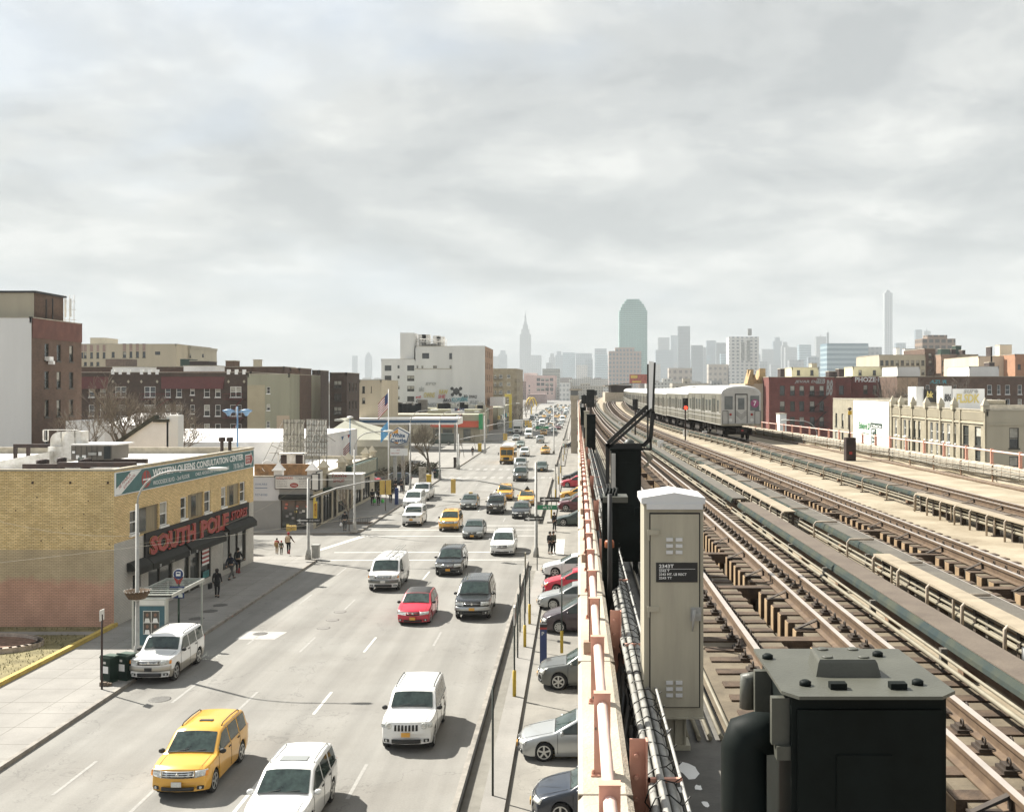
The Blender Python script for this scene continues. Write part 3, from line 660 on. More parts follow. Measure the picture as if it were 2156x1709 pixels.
CHROME = mat('chrome', (0.62, 0.62, 0.60), 0.2, var=0, metal=0.8); LENS = mat('headlamp_lens', (0.62, 0.63, 0.60), 0.12, var=0.25, scale=14, spec=0.9, obj=True, tint=(0.25, 0.26, 0.25)); AMBER = mat('amber_lens', (0.75, 0.28, 0.04), 0.3, var=0)
PLATE = mat('orange_plate', (0.66, 0.34, 0.05), 0.5, var=0.1, scale=30, obj=True); PLATEW = mat('white_plate', (0.62, 0.62, 0.58), 0.5, var=0.1, scale=30, obj=True); REDL = mat('tail_lens', (0.35, 0.01, 0.01), 0.3, var=0)
INNER = mat('wheel_well', (0.006, 0.006, 0.006), 0.9, var=0)
def wheel_mesh(r, w, spokes=5, dark=False):
 b = MB().use(TYRE); b.lathe((0, 0, 0), [(r*0.72, -w/2), (r*0.93, -w/2), (r, -w/2+0.03), (r, w/2-0.03), (r*0.93, w/2), (r*0.72, w/2)], 22, 'X'); ty = b.mesh('tyre')
 b = MB().use(RIM if not dark else GREYP); rr = r*0.70
 for s in (-1, 1):
  X = s*(w/2+0.006); b.lathe((0, 0, 0), [(rr*0.88, X-s*0.03), (rr*1.03, X-s*0.03), (rr*1.03, X), (rr*0.88, X)] if s > 0 else [(rr*0.88, X), (rr*1.03, X), (rr*1.03, X-s*0.03), (rr*0.88, X-s*0.03)], 22, 'X', False, False)
  for k in range(spokes):
   a = 2*pi*k/spokes; M = Matrix.Rotation(a, 4, 'X'); b.box(X-0.012, -rr*0.13, 0, X+0.008, rr*0.13, rr*0.95, M)
  b.lathe((0, 0, 0), [(rr*0.26, X-0.015), (rr*0.26, X+0.015)], 12, 'X', False)
 rm = b.mesh('rim'); return ty, rm
CARS = {
 'suv': dict(L=4.45, W=1.82, gc=0.26, top=[(0, .58), (.03, .80), (.10, .95), (.28, 1.02), (1.10, 1.10), (1.80, 1.62), (2.0, 1.665), (3.0, 1.68), (3.95, 1.64), (4.10, 1.60), (4.38, 1.05), (4.45, .95)], belt=1.09, cw=1.12, rf=1.80, rr=4.10, bl=4.36, fa=.86, ra=3.48, r=.355, win=[(1.32, 2.30), (2.38, 3.18), (3.28, 4.02)], rack=True, tum=.22),
 'bigsuv': dict(L=5.1, W=1.98, gc=0.30, top=[(0, .62), (.03, .92), (.10, 1.06), (.30, 1.12), (1.25, 1.20), (2.0, 1.80), (2.2, 1.85), (3.4, 1.87), (4.7, 1.83), (4.85, 1.78), (5.02, 1.15), (5.1, 1.0)], belt=1.20, cw=1.27, rf=2.0, rr=4.85, bl=5.0, fa=.95, ra=3.97, r=.39, win=[(1.50, 2.60), (2.70, 3.58), (3.68, 4.74)], rack=True, tum=.20),
 'boxysuv': dict(L=4.5, W=1.85, gc=0.27, top=[(0, .66), (.02, .98), (.06, 1.06), (.25, 1.09), (1.30, 1.15), (1.78, 1.68), (1.95, 1.73), (3.0, 1.745), (4.1, 1.73), (4.2, 1.70), (4.42, 1.10), (4.5, .95)], belt=1.14, cw=1.32, rf=1.78, rr=4.2, bl=4.42, fa=.80, ra=3.50, r=.37, win=[(1.44, 2.32), (2.40, 3.20), (3.30, 4.12)], rack=True, tum=.16),
 'sedan': dict(L=4.7, W=1.80, gc=0.18, top=[(0, .50), (.04, .62), (.14, .72), (.45, .80), (1.25, .95), (2.05, 1.38), (2.35, 1.43), (2.9, 1.45), (3.3, 1.42), (3.55, 1.36), (4.10, 1.04), (4.60, .98), (4.7, .80)], belt=.94, cw=1.27, rf=2.05, rr=3.5, bl=4.10, fa=.92, ra=3.65, r=.325, win=[(1.55, 2.55), (2.63, 3.72)], rack=False, tum=.30),
 'coupe': dict(L=4.6, W=1.80, gc=0.15, top=[(0, .46), (.05, .58), (.16, .66), (.5, .75), (1.35, .91), (2.15, 1.30), (2.45, 1.355), (2.9, 1.36), (3.3, 1.31), (4.05, 1.02), (4.5, .98), (4.6, .78)], belt=.91, cw=1.37, rf=2.15, rr=3.1, bl=4.05, fa=.88, ra=3.72, r=.335, win=[(1.65, 2.85), (2.93, 3.6)], rack=False, tum=.32),
 'hatch': dict(L=4.2, W=1.79, gc=0.14, top=[(0, .52), (.04, .64), (.12, .74), (.35, .82), (1.12, .98), (1.90, 1.40), (2.15, 1.455), (2.9, 1.47), (3.6, 1.42), (3.75, 1.38), (4.08, 1.0), (4.2, .8)], belt=.96, cw=1.14, rf=1.90, rr=3.75, bl=4.06, fa=.86, ra=3.44, r=.325, win=[(1.40, 2.42), (2.50, 3.30), (3.38, 3.66)], rack=False, tum=.28),
 'minivan': dict(L=5.0, W=1.93, gc=0.18, top=[(0, .55), (.05, .70), (.16, .82), (.40, .92), (1.00, 1.08), (1.95, 1.62), (2.2, 1.70), (3.3, 1.74), (4.6, 1.70), (4.75, 1.64), (4.93, 1.05), (5.0, .85)], belt=1.04, cw=1.02, rf=1.95, rr=4.75, bl=4.9, fa=.95, ra=3.95, r=.335, win=[(1.42, 2.48), (2.58, 3.62), (3.72, 4.62)], rack=False, tum=.20),
 'cargovan': dict(L=4.85, W=1.97, gc=0.24, top=[(0, .62), (.02, .92), (.08, 1.04), (.25, 1.10), (.72, 1.17), (1.35, 1.80), (1.55, 1.87), (3.0, 1.90), (4.65, 1.88), (4.75, 1.83), (4.83, 1.1), (4.85, .9)], belt=1.16, cw=.74, rf=1.35, rr=4.75, bl=4.83, fa=.78, ra=3.60, r=.35, win=[(.98, 1.95)], rack=False, tum=.14),
 'highvan': dict(L=5.9, W=1.95, gc=0.22, top=[(0, .60), (.03, .90), (.15, 1.10), (.35, 1.20), (.85, 1.40), (1.55, 2.25), (1.95, 2.55), (3.3, 2.62), (5.75, 2.60), (5.85, 2.5), (5.88, 1.2), (5.9, .9)], belt=1.25, cw=.87, rf=1.50, rr=5.8, bl=5.87, fa=.95, ra=4.6, r=.36, win=[(1.2, 2.2)], rack=False, tum=.07),
 'pickup': dict(L=5.7, W=2.0, gc=0.30, top=[(0, .64), (.03, .98), (.10, 1.10), (.30, 1.15), (1.35, 1.23), (1.95, 1.78), (2.15, 1.84), (2.9, 1.86), (3.3, 1.84), (3.42, 1.80), (3.60, 1.16), (5.62, 1.14), (5.7, .9)], belt=1.18, cw=1.37, rf=1.95, rr=3.42, bl=3.58, fa=.95, ra=4.55, r=.39, win=[(1.6, 2.5), (2.58, 3.3)], rack=False, tum=.18),
 'lowcross': dict(L=4.8, W=1.88, gc=0.20, top=[(0, .58), (.03, .74), (.10, .86), (.32, .95), (1.18, 1.06), (1.95, 1.56), (2.2, 1.62), (3.2, 1.64), (4.2, 1.60), (4.35, 1.55), (4.70, 1.05), (4.8, .9)], belt=1.05, cw=1.20, rf=1.95, rr=4.35, bl=4.68, fa=.88, ra=3.75, r=.36, win=[(1.45, 2.45), (2.53, 3.42), (3.52, 4.25)], rack=True, tum=.24),
}
_WM = {}
def car(kind, body, label, cat='car', loc=(0, 0, 0), rz=0.0, name='car', group=None, nose='plain', plate=PLATE, front=True, taxi=False, rackm=None, two=None, mirror=None, far=False, darkroof=False, rims=5, trimlow=None):
 S = CARS[kind]; L, Wd, gc, r = S['L'], S['W'], S['gc'], S['r']; hw = Wd/2; tops = S['top']; belt0 = S['belt']; fa, ra = S['fa'], S['ra']; Ra = r+0.055
 t = thing(name, label, cat, loc, rz, group)
 def ztop(y): return interp(tops, y)
 def wid(y): return hw*interp([(0, .90), (.25, .965), (.7, 1.0), (L-.9, 1.0), (L-.2, .965), (L, .90)], y)
 def belt(y): return min(belt0+0.03*(y/L-.5), ztop(y)-0.015)
 def noseoff(x, y):
  k = max(0, 1-y/0.8); q = max(0, 1-(L-y)/0.6); u = min(1.0, abs(x)/hw); return 0.24*k*u**2.4-0.12*q*u**2.4
 def sect(y):
  w = wid(y); zt = ztop(y); bz = belt(y); z0 = gc+(0.06*max(0, 1-y/0.3) if y < .3 else 0)+(0.10*max(0, 1-(L-y)/.4) if y > L-.4 else 0)
  ar = z0
  for c in (fa, ra):
   d = abs(y-c)
   if d < Ra: ar = max(ar, r+sqrt(Ra*Ra-d*d))
  wt = w-0.05-(zt-bz)*S['tum']; dz = zt-bz; cr = 0.035 if dz > .3 else 0.03
  z3 = max(z0+0.42*(bz-z0), ar+0.03); z2 = max(z0+0.10, ar+0.005)
  if zt < .35+gc: z3 = min(z3, zt-0.05);
  pts = [(0, z0), (w-.29, z0), (w-.29, ar), (w-.035, ar), (w-.008, z2), (w+.012, z3), (w, bz-.07 if bz-.07 > z3 else (z3+bz)/2), (w-.028, bz), (wt+.012, zt-min(.05, dz*.35)), (wt-.045, zt), (wt*.5, zt+cr*.75), (0, zt+cr)]
  return pts
 ys = {0.0, 0.03, .1, .2, .35, .6, L-.6, L-.3, L-.12, L}
 for (y, z) in tops: ys.add(y)
 for c in (fa, ra):
  for k in range(0, 13): ys.add(round(c-Ra*cos(k*pi/12), 3))
  ys.add(c-Ra-.03); ys.add(c+Ra+.03)
 for k in range(1, 9): ys.add(L*k/9)
 ys = sorted(y for y in ys if 0 <= y <= L); yy = [ys[0]]
 for y in ys[1:]:
  if y-yy[-1] > 0.012: yy.append(y)
 b = MB().use(body); b.use(INNER); b.use(body); lowm = trimlow or two
 if lowm: b.use(lowm)
 roofm = TRIM if darkroof else body; b.use(roofm); b.smooth = True; n = 12; full = 2*n-2
 for y in yy:
  s = sect(y); ring = s+[(-x, z) for x, z in reversed(s[1:-1])]
  for (x, z) in ring: b.v.append((x, y+noseoff(x, y), z))
 cab0, cab1 = S['rf'], S['rr']
 for j in range(len(yy)-1):
  ym = (yy[j]+yy[j+1])/2
  for q in range(full):
   qq = q if q < n-1 else full-1-q
   if qq < 3: b.use(INNER)
   elif lowm and qq in (3, 4): b.use(lowm)
   elif darkroof and qq >= 9 and cab0 < ym < cab1: b.use(roofm)
   else: b.use(body)
   a = j*full+q; c = j*full+(q+1) % full; b.face([a, c, c+full, a+full])
 b.smooth = False; b.use(body)
 b.face([q for q in range(full-1, -1, -1)][::1]); b.face([(len(yy)-1)*full+q for q in range(full)])
 o = b.build('body', parent=t)
 try: o.data.set_sharp_from_angle(angle=radians(38))
 except Exception: pass
 def sidept(y, k, s, off=0.007):
  p = sect(y); a, c = p[7], p[8]; return (s*(a[0]+(c[0]-a[0])*k+off), y+noseoff(a[0], y), a[1]+(c[1]-a[1])*k)
 for s in (-1, 1):
  for (y0, y1) in S['win']:
   g = MB(); m = 8; i0 = 0
   for i in range(m+1):
    y = y0+(y1-y0)*i/m
    for k in (0.06, 0.95): g.v.append(sidept(y, k, s))
   for i in range(m):
    f = [2*i, 2*i+2, 2*i+3, 2*i+1]; g.face(f if s > 0 else f[::-1])
   g.build('side_window', GLASS, t)
   if not far and not (taxi and False):
    fr = MB(); pts = [sidept(y0+(y1-y0)*i/m, .04, s, .008) for i in range(m+1)]; fr.tube(pts, 0.010, 4, False); fr.build('window_trim', TRIM, t)
 def toppt(y, u, off):
  p = sect(y); x0, z0 = p[9]; x1, z1 = p[10]; z2 = p[11][1]; au = abs(u); x = x0*au
  z = z2+(z1-z2)*(x/x1) if x < x1 else z1+(z0-z1)*((x-x1)/(x0-x1))
  return (x*(1 if u > 0 else -1), y-off*0.6, z+off)
 def toppatch(y0, y1, nm, off=0.010, um=.93):
  g = MB(); g.smooth = True
  for i in range(7):
   y = y0+(y1-y0)*i/6
   for u in (-um, -.5, 0, .5, um): g.v.append(toppt(y, u, off))
  for i in range(6):
   for k in range(4): a = i*5+k; g.face([a, a+1, a+6, a+5])
  return g.build(nm, GLASS, t)
 toppatch(S['cw']+.04, S['rf']-.03, 'windshield')
 if not far:
  wl = MB(); wl.tube([toppt(S['cw']+.03, u, .014) for u in (-.9, -.5, 0, .5, .9)], 0.014, 4, False)
  for u in (-.55, .15): wl.tube([toppt(S['cw']+.05, u, .02), toppt(S['cw']+.10, u+.45, .02)], 0.008, 4, False)
  wl.build('wiper', TRIM, t)
 g = MB(); yb0, yb1 = S['rr'], S['bl']
 for (y, um) in ((yb0+.02, .9), (yb1-.02, .9)):
  for u in (-um, -.4, .4, um): p = toppt(y, u, 0); g.v.append((p[0], p[1]+.012, p[2]+.008))
 for k in range(3): g.face([k, k+1, k+5, k+4])
 g.build('rear_window', GLASS, t)
 if kind == 'pickup':
  q = MB(); q.box(-hw+.12, 3.72, 1.13, hw-.12, 5.58, 1.195); q.build('load_bed', TRIM, t)
 prof = [(z, y) for (y, z) in tops if y < 0.5]
 def fy(x, z):
  y = interp(prof, z) if z > prof[0][0] else 0.0
  k = min(1.0, abs(x)/hw); return y+0.24*max(0, 1-y/0.8)*k**2.4
 def fpatch(x0, x1, z0, z1, m, nm, th=0.02, z0b=None, z1b=None, nx=6, parent=None, inset=0.0):
  g = MB(); z0b = z0 if z0b is None else z0b; z1b = z1 if z1b is None else z1b; nz = 3
  for i in range(nx+1):
   u = i/nx; x = x0+(x1-x0)*u; za = z0+(z0b-z0)*u; zb_ = z1+(z1b-z1)*u
   for k in range(nz+1):
    z = za+(zb_-za)*k/nz; e = th if (0 < k < nz and 0 < i < nx) else th*0.65; g.v.append((x, fy(x, z)-e-0.004, z))
  w_ = nz+1; g.smooth = True
  for i in range(nx):
   for k in range(nz): a = i*w_+k; f = [a, a+w_, a+w_+1, a+1]; g.face(f if x1 > x0 else f[::-1])
  g.smooth = False
  edge = [i*w_ for i in range(nx+1)]+[nx*w_+k for k in range(1, nz+1)]+[i*w_+nz for i in range(nx-1, -1, -1)]+[k for k in range(nz-1, 0, -1)]
  b0 = len(g.v)
  for e in edge: p = g.v[e]; g.v.append((p[0], p[1]+th+0.03, p[2]))
  m_ = len(edge)
  for q in range(m_): g.face([edge[q], b0+q, b0+(q+1) % m_, edge[(q+1) % m_]])
  return g.build(nm, m, parent or t)
 zh = interp(tops, .12) ; zl = tops[0][1]
 if front:
  hh = {'sedan': .15, 'coupe': .14, 'hatch': .16, 'minivan': .2, 'highvan': .25}.get(kind, .20)
  zc = zh-.03-hh/2
  if kind in ('sedan', 'coupe', 'hatch'): zc = zh-.015-hh/2
  low = kind in ('sedan', 'coupe', 'hatch')
  gw = {'seven': .46, 'wide': .50, 'plain': .42, 'slim': .36, 'fullchrome': .48, 'shield': .40}[nose]*hw/.9
  for s in (-1, 1):
   if nose == 'seven':
    g = MB().use(LENS); g.lathe((s*(hw*.66), fy(hw*.66, zc)-.03, zc), [(.10, 0.0), (.115, .03), (.115, .06)], 18, 'Y'); g.use(CHROME).lathe((s*(hw*.66), fy(hw*.66, zc)-.034, zc), [(.045, 0), (.05, .03)], 12, 'Y'); g.build('headlight', parent=t)
    fpatch(s*hw*.82, s*hw*.97, zc-.07, zc+.05, LENS, 'side_lamp', .015)
   else:
    fpatch(s*(gw+.02), s*hw*.955, zc-hh*.5, zc+hh*.5, LENS, 'headlight', .018, z0b=zc-hh*.25, z1b=zc+hh*.55)
    if nose in ('wide', 'fullchrome') or taxi: fpatch(s*hw*.90, s*hw*.975, zc-hh*.3, zc+hh*.42, AMBER, 'turn_signal', .024)
  if nose == 'seven':
   for k in range(7):
    x = (k-3)*.125; fpatch(x-.038, x+.038, zc-.15, zc+.15, TRIM, 'grille_slot', .012, nx=1)
  else:
   gm = {'fullchrome': CHROME, 'wide': CHROME, 'plain': TRIM, 'slim': TRIM, 'shield': CHROME}[nose]
   gr = fpatch(-gw, gw, zc-hh*.5, zc+hh*.48, gm, 'grille', .020)
   if gm is CHROME:
    for k in range(3): fpatch(-gw*.94, gw*.94, zc-hh*.42+k*hh*.3, zc-hh*.42+k*hh*.3+hh*.2, TRIM, 'grille_slot', .026, nx=4, parent=gr)
   else: fpatch(-gw*.98, gw*.98, zc-.012, zc+.012, CHROME if nose != 'slim' else body, 'grille_bar', .026, nx=4, parent=gr)
   eb = MB().use(CHROME).lathe((0, fy(0, zc)-.035, zc), [(.055, 0), (.06, .012)], 14, 'Y'); eb.build('badge', parent=gr)
  zb1 = zc-hh*.5-.035; zb0 = gc+.05
  if two or nose in ('fullchrome',):
   fpatch(-hw*.97, hw*.97, zb1-.22, zb1-.02, two if two else CHROME, 'bumper', .045, nx=12)
  fpatch(-hw*.55, hw*.55, zb0+.03, zb0+.03+max(.06, (zb1-zb0)*.28), TRIM, 'air_intake', .012, nx=8)
  for s in (-1, 1):
   fpatch(s*hw*.66, s*hw*.86, zb0+.06, zb0+.06+.10, TRIM, 'lamp_recess', .014, nx=3); g = MB().use(LENS).lathe((s*hw*.76, fy(hw*.76, zb0+.11)-.03, zb0+.11), [(.04, 0), (.045, .02)], 12, 'Y'); g.build('fog_lamp', parent=t)
  if not far:
   zp = zb1-.13; g = MB(); g.box(-.155, fy(0, zp)-.065, zp-.075, .155, fy(0, zp)-.04, zp+.075); pl_ = g.build('licence_plate', plate, t)
   seam = MB(); seam.use(TRIM)          # shut line of the hood
   seam.tube([toppt(y, .86, .003) for y in (.16, .4, .8, S['cw']-.05)], 0.006, 4, False); seam.tube([toppt(y, -.86, .003) for y in (.16, .4, .8, S['cw']-.05)], 0.006, 4, False); seam.build('hood_seam', parent=t)
 if not far:
  for s in (-1, 1):
   g = MB()
   yd = [S['win'][0][0]-.16]+[w_[1]+.04 for w_ in S['win'][:2]]
   for y in yd:
    p = sect(y); g.tube([(s*(p[k][0]+.002), y, p[k][1]) for k in (4, 5, 6, 7)], 0.007, 4, False)
   g.build('door_seam', TRIM, t)
   for y in [w_[1]-.12 for w_ in S['win'][:2]]:
    p = sect(y)[6]; h = MB(); h.box(s*(p[0]-.01), y-.09, p[1]-.03, s*(p[0]+.028), y+.09, p[1]+.005); h.build('door_handle', TRIM, t)
 for s in (-1, 1):
  y = S['win'][0][0]-.02; p = sect(y)[7]; M = Matrix.Translation((s*(p[0]+.10), y, p[1]+.06))
  g = MB(); g.smooth = True
  g.lathe((0, 0, 0), [(.02, -.05), (.075, -.035), (.085, .0), (.08, .05), (.05, .06)], 12, 'Y');
  for i, v in enumerate(g.v): g.v[i] = tuple(M @ Vector((v[0]*1.25, v[1], v[2]*.95)))
  g.tube([(s*(p[0]-.02), y+.02, p[1]+.0), (s*(p[0]+.08), y+.01, p[1]+.04)], .018, 6); g.build('mirror', mirror or body, t)
 key = (r, rims)
 if key not in _WM: _WM[key] = wheel_mesh(r, .225, rims)
 for (y) in (fa, ra):
  for s in (-1, 1):
   wl = bpy.data.objects.new('wheel', None); COL.objects.link(wl); wl.parent = t; wl.location = (s*(hw-.135), y, r); wl.empty_display_size = .1
   for me in _WM[key]: q = bpy.data.objects.new(me.name.split('.')[0], me); COL.objects.link(q); q.parent = wl
 if S['rack'] and not far:
  for s in (-1, 1):
   y0, y1 = S['rf']+.35, S['rr']-.25; wt = sect((y0+y1)/2)[9][0]-.04; g = MB(); zz = lambda y: ztop(y)
   g.tube([(s*wt, y0, zz(y0)+.01), (s*wt, y0+.12, zz(y0)+.075), (s*wt, (y0+y1)/2, zz((y0+y1)/2)+.08), (s*wt, y1-.12, zz(y1)+.075), (s*wt, y1, zz(y1)+.01)], 0.018, 6); g.build('roof_rail', rackm or TRIM, t)
 for s in (-1, 1): g = MB(); g.box(s*(hw*.72), L-.14, belt0-.24, s*(hw*.885), L-.02, belt0-.06); g.build('tail_light', REDL, t)
 if taxi:
  z = ztop(S['rf']+.75)+.03; g = MB().use(TRIM); g.box(-.22, S['rf']+.72, z, .22, S['rf']+.86, z+.03); g.use(mat('taxi_sign_yellow', (0.75, .55, .2), .4, var=0));
  if taxi != 'flat': g.prism([(-.20, S['rf']+.70), (.20, S['rf']+.70), (.20, S['rf']+.88), (-.20, S['rf']+.88)], z+.03, z+.15)
  g.build('roof_sign', parent=t)
  if taxi == 'board':
   g = MB().use(TRIM); g.poly([(-.03, S['rf']+.5, z), (.03, S['rf']+.5, z), (.03, S['rf']+1.5, z), (-.03, S['rf']+1.5, z)]);
   for sx in (-1, 1): g.poly([(sx*.30, S['rf']+.45, z), (sx*.30, S['rf']+1.6, z), (0, S['rf']+1.5, z+.40), (0, S['rf']+.55, z+.40)][::sx])
   g.poly([(-.3, S['rf']+.45, z), (.3, S['rf']+.45, z), (0, S['rf']+.55, z+.4)]); g.poly([(.3, S['rf']+1.6, z), (-.3, S['rf']+1.6, z), (0, S['rf']+1.5, z+.4)]); g.build('roof_board', parent=t)
 return t
TRAF = 'vehicles driving up the avenue'
# the near ones one by one: axle distance Z of the front wheel, middle x
def put(kind, body, X, Zw, label, **k):
 S = CARS[kind]; return car(kind, body, label, loc=(X, Zw-S['fa'], 0.008), group=k.pop('group', TRAF), **k)
put('suv', PYEL, -12.42, 32.9, 'nearest yellow taxi SUV, at the bottom, with a black roof rack', cat='taxi', name='taxi', nose='wide', plate=PLATEW, taxi='flat', mirror=TRIM)
w2 = put('suv', PW, -8.50, 29.5, 'white SUV cut off by the bottom edge, with a grey sunroof', nose='wide', rackm=CHROME)
sr = MB(); sr.box(-.40, 2.25, 1.70, .40, 2.62, 1.722); sr.build('sunroof', mat('sunroof_glass', (.25, .26, .25), .2, var=0), w2)
w3 = put('boxysuv', PW, -6.04, 37.1, 'white SUV with a seven slot grille and round headlights', nose='seven', mirror=TRIM)
ae = MB().tube([(0.05, 2.05, 1.77), (0.05, 2.08, 2.1)], .006, 4); ae.build('aerial', TRIM, w3)
put('boxysuv', PW, -18.55, 45.5, 'white SUV parked at the left kerb beside the lamp post', nose='fullchrome', two=PTAN, plate=TRIM, mirror=TRIM, group='vehicles parked at the left kerb')
put('bigsuv', PBLK, -5.85, 57.9, 'big black SUV with a silver bumper in the right lane', nose='plain', two=PSIL, rackm=TRIM)
put('hatch', PRED, -8.93, 56.7, 'bright red hatchback with a dark glass roof', nose='slim', darkroof=True, mirror=TRIM)
vn = put('cargovan', PW, -12.28, 65.9, 'white van with ladders on its roof and its headlights on', cat='van', name='van', nose='wide', plate=PLATEW, mirror=TRIM, two=PGRY)
ld = thing('ladder', 'aluminium ladder lying on the roof of the white van', 'ladder', (-12.1, 65.1+1.3, 1.98)); b = MB()
for s in (-.2, .2): b.tube([(s, 0, .06), (s+.3, 3.4, .30)], .028, 6)
for k in range(11): f = k/10; b.tube([(-.2+.3*f, 3.4*f, .06+.24*f), (.2+.3*f, 3.4*f, .06+.24*f)], .014, 5)
b.build('rungs_and_rails', GREYP, ld)
rk = MB()
for y in (1.6, 3.2, 4.3): rk.tube([(-.78, y, 1.87), (-.78, y, 1.98), (.78, y, 1.98), (.78, y, 1.87)], .018, 6)
rk.build('roof_rack', GREYP, vn)
put('lowcross', PBLK, -8.86, 71.3, 'black wagon with a bright chrome grille and lit orange side lamps', nose='shield')
put('lowcross', PW, -5.8, 79.8, 'white crossover waiting on the crossing', nose='slim', plate=PW)
put('coupe', PGRY, -9.0, 88.7, 'dark grey two-door car crossing the side street', nose='slim')
put('suv', PYEL, -11.6, 93.3, 'yellow taxi SUV beyond the first crossing', cat='taxi', name='taxi', nose='wide', taxi='flat', mirror=TRIM)
put('boxysuv', PW, -15.45, 96.6, 'white SUV next to the left kerb, nearest white one beyond the crossing', nose='plain')
put('sedan', PGRY, -11.6, 110, 'dark sedan with a lit taxi sign on its roof', nose='slim', taxi=True, plate=PLATEW)
put('boxysuv', PBLK, -8.45, 106, 'black SUV with a broad chrome grille side by side with the dark sedans', nose='shield', plate=PLATEW)
put('sedan', PBLK, -5.65, 102.3, 'black sedan in the rightmost lane beside the black SUV', nose='plain', plate=PLATEW)
put('minivan', PW, -17.75, 111, 'white wagon parked at the left kerb', nose='plain', group='vehicles parked at the left kerb')
put('pickup', PW, -18.0, 118.6, 'white pickup parked right behind the white wagon', nose='plain', group='vehicles parked at the left kerb', name='pickup_truck', cat='pickup')
put('suv', PYEL, -8.4, 118.8, 'yellow taxi SUV half hidden behind the black SUV', cat='taxi', name='taxi', nose='wide', taxi='flat', mirror=TRIM)
put('sedan', PYEL, -5.7, 113.8, 'yellow taxi sedan with a roof board right behind the black sedan', cat='taxi', name='taxi', nose='plain', taxi='board')
put('bigsuv', PGRY, -8.0, 143, 'dark grey SUV in front of the silver pickup at the second crossing', nose='shield')
put('pickup', PSIL, -9.1, 163, 'silver pickup with a loaded bed behind the dark grey SUV', nose='shield', name='pickup_truck', cat='pickup')
put('sedan', PGRN, -5.6, 159.7, 'dark green sedan alone in the right lane at the second crossing', nose='plain')
put('suv', PW, -10.1, 194.9, 'white SUV between the school bus and the yellow cab', nose='plain')
put('sedan', PYEL, -6.4, 202, 'yellow cab alone in the right lane beyond the second crossing', cat='taxi', name='taxi', nose='plain', taxi='board')
put('sedan', PSEA, -12.5, 224, 'pale green sedan right behind the school bus', nose='plain')
put('sedan', PSIL, -15.3, 255, 'silver sedan behind the pale green one, left of the white van', nose='plain')
put('highvan', PW, -12.7, 266, 'tall white delivery van beside the box truck', cat='van', name='van', nose='plain')
put('boxysuv', PSIL, -8.9, 243.5, 'silver SUV right of the tall white van', nose='shield')
put('suv', PYEL, -9.4, 283, 'yellow taxi behind the silver SUV', cat='taxi', name='taxi', nose='plain', taxi='board')
put('sedan', PSEA, -20.0+.6, 296, 'grey green sedan parked at the kerb left of the box truck', nose='plain', group='vehicles parked at the left kerb')
put('sedan', PSEA, -7.0, 299, 'pale blue green sedan in the right lane far beyond the cab', nose='plain')
# school bus
def school_bus(X, Z):
 t = thing('school_bus', 'yellow school bus with a white roof driving up the avenue', 'bus', (X, Z-1.2, 0.008)); PB = PBUS
 b = MB().use(PB); b.box(-1.16, 1.5, .45, 1.16, 10.5, 2.5); b.prism([(-1.0, 0.12), (-.8, 0), (.8, 0), (1.0, .12), (1.14, 1.5), (-1.14, 1.5)], .55, 1.42)
 b.box(-1.15, 1.44, 1.3, 1.15, 1.5, 2.85); b.box(-1.1, 1.5, 2.5, 1.1, 10.5, 2.85)
 b.build('body', parent=t)
 r = MB(); r.prism([(-1.1, 2.86), (1.1, 2.86), (.9, 3.08), (.4, 3.17), (-.4, 3.17), (-.9, 3.08)], -10.5, -1.5, Matrix.Rotation(pi/2, 4, 'X')); r.build('roof', WHITEP, t)
 g = MB(); g.box(-1.0, 1.41, 1.5, 1.0, 1.437, 2.42); g.build('windshield', GLASS, t)
 g = MB(); g.box(-.02, 1.39, 1.5, .02, 1.41, 2.42); g.build('window_post', PB, t)
 g = MB().use(TRIM); g.box(-.5, -.025, .75, .5, 0, 1.25); g.box(-1.15, -.12, .42, 1.15, .12, .66); g.build('grille_and_bumper', parent=t)
 for s in (-1, 1):
  g = MB().use(LENS); g.lathe((s*.74, -.02, .98), [(.12, 0), (.13, .05)], 14, 'Y'); g.build('headlight', parent=t)
  for q in (.62, .9): g = MB().use(REDL if q > .7 else AMBER); g.lathe((s*q, 1.40, 2.68), [(.09, 0), (.1, .05)], 12, 'Y'); g.build('warning_lamp', parent=t)
  for k in range(9): g = MB(); g.box(s*1.162, 1.9+k*.93, 1.65, s*1.175, 2.7+k*.93, 2.3); g.build('side_window', GLASS, t)
  g = MB(); g.tube([(s*1.1, 1.2, 1.9), (s*1.38, .7, 2.0), (s*1.38, .7, 1.6)], .02, 5); g.box(s*1.30, .66, 1.55, s*1.46, .72, 1.95); g.build('mirror', TRIM, t)
  for y in (1.0, 7.6): q = bpy.data.objects.new('wheel', wheel_mesh(.48, .28)[0]); COL.objects.link(q); q.parent = t; q.location = (s*.98, y, .48)
 g = MB(); g.box(-.8, 1.40, 2.56, .8, 1.436, 2.80) ; g.build('name_board', mat('bus_board', (.5, .27, .03), .5, var=0), t)
 text('SCHOOL BUS', g and t, TRIM, frameM((-.5, 1.395, 2.60), (1, 0, 0), (0, 0, 1)), w=1.0, h=.15)
school_bus(-12.1, 175.7)
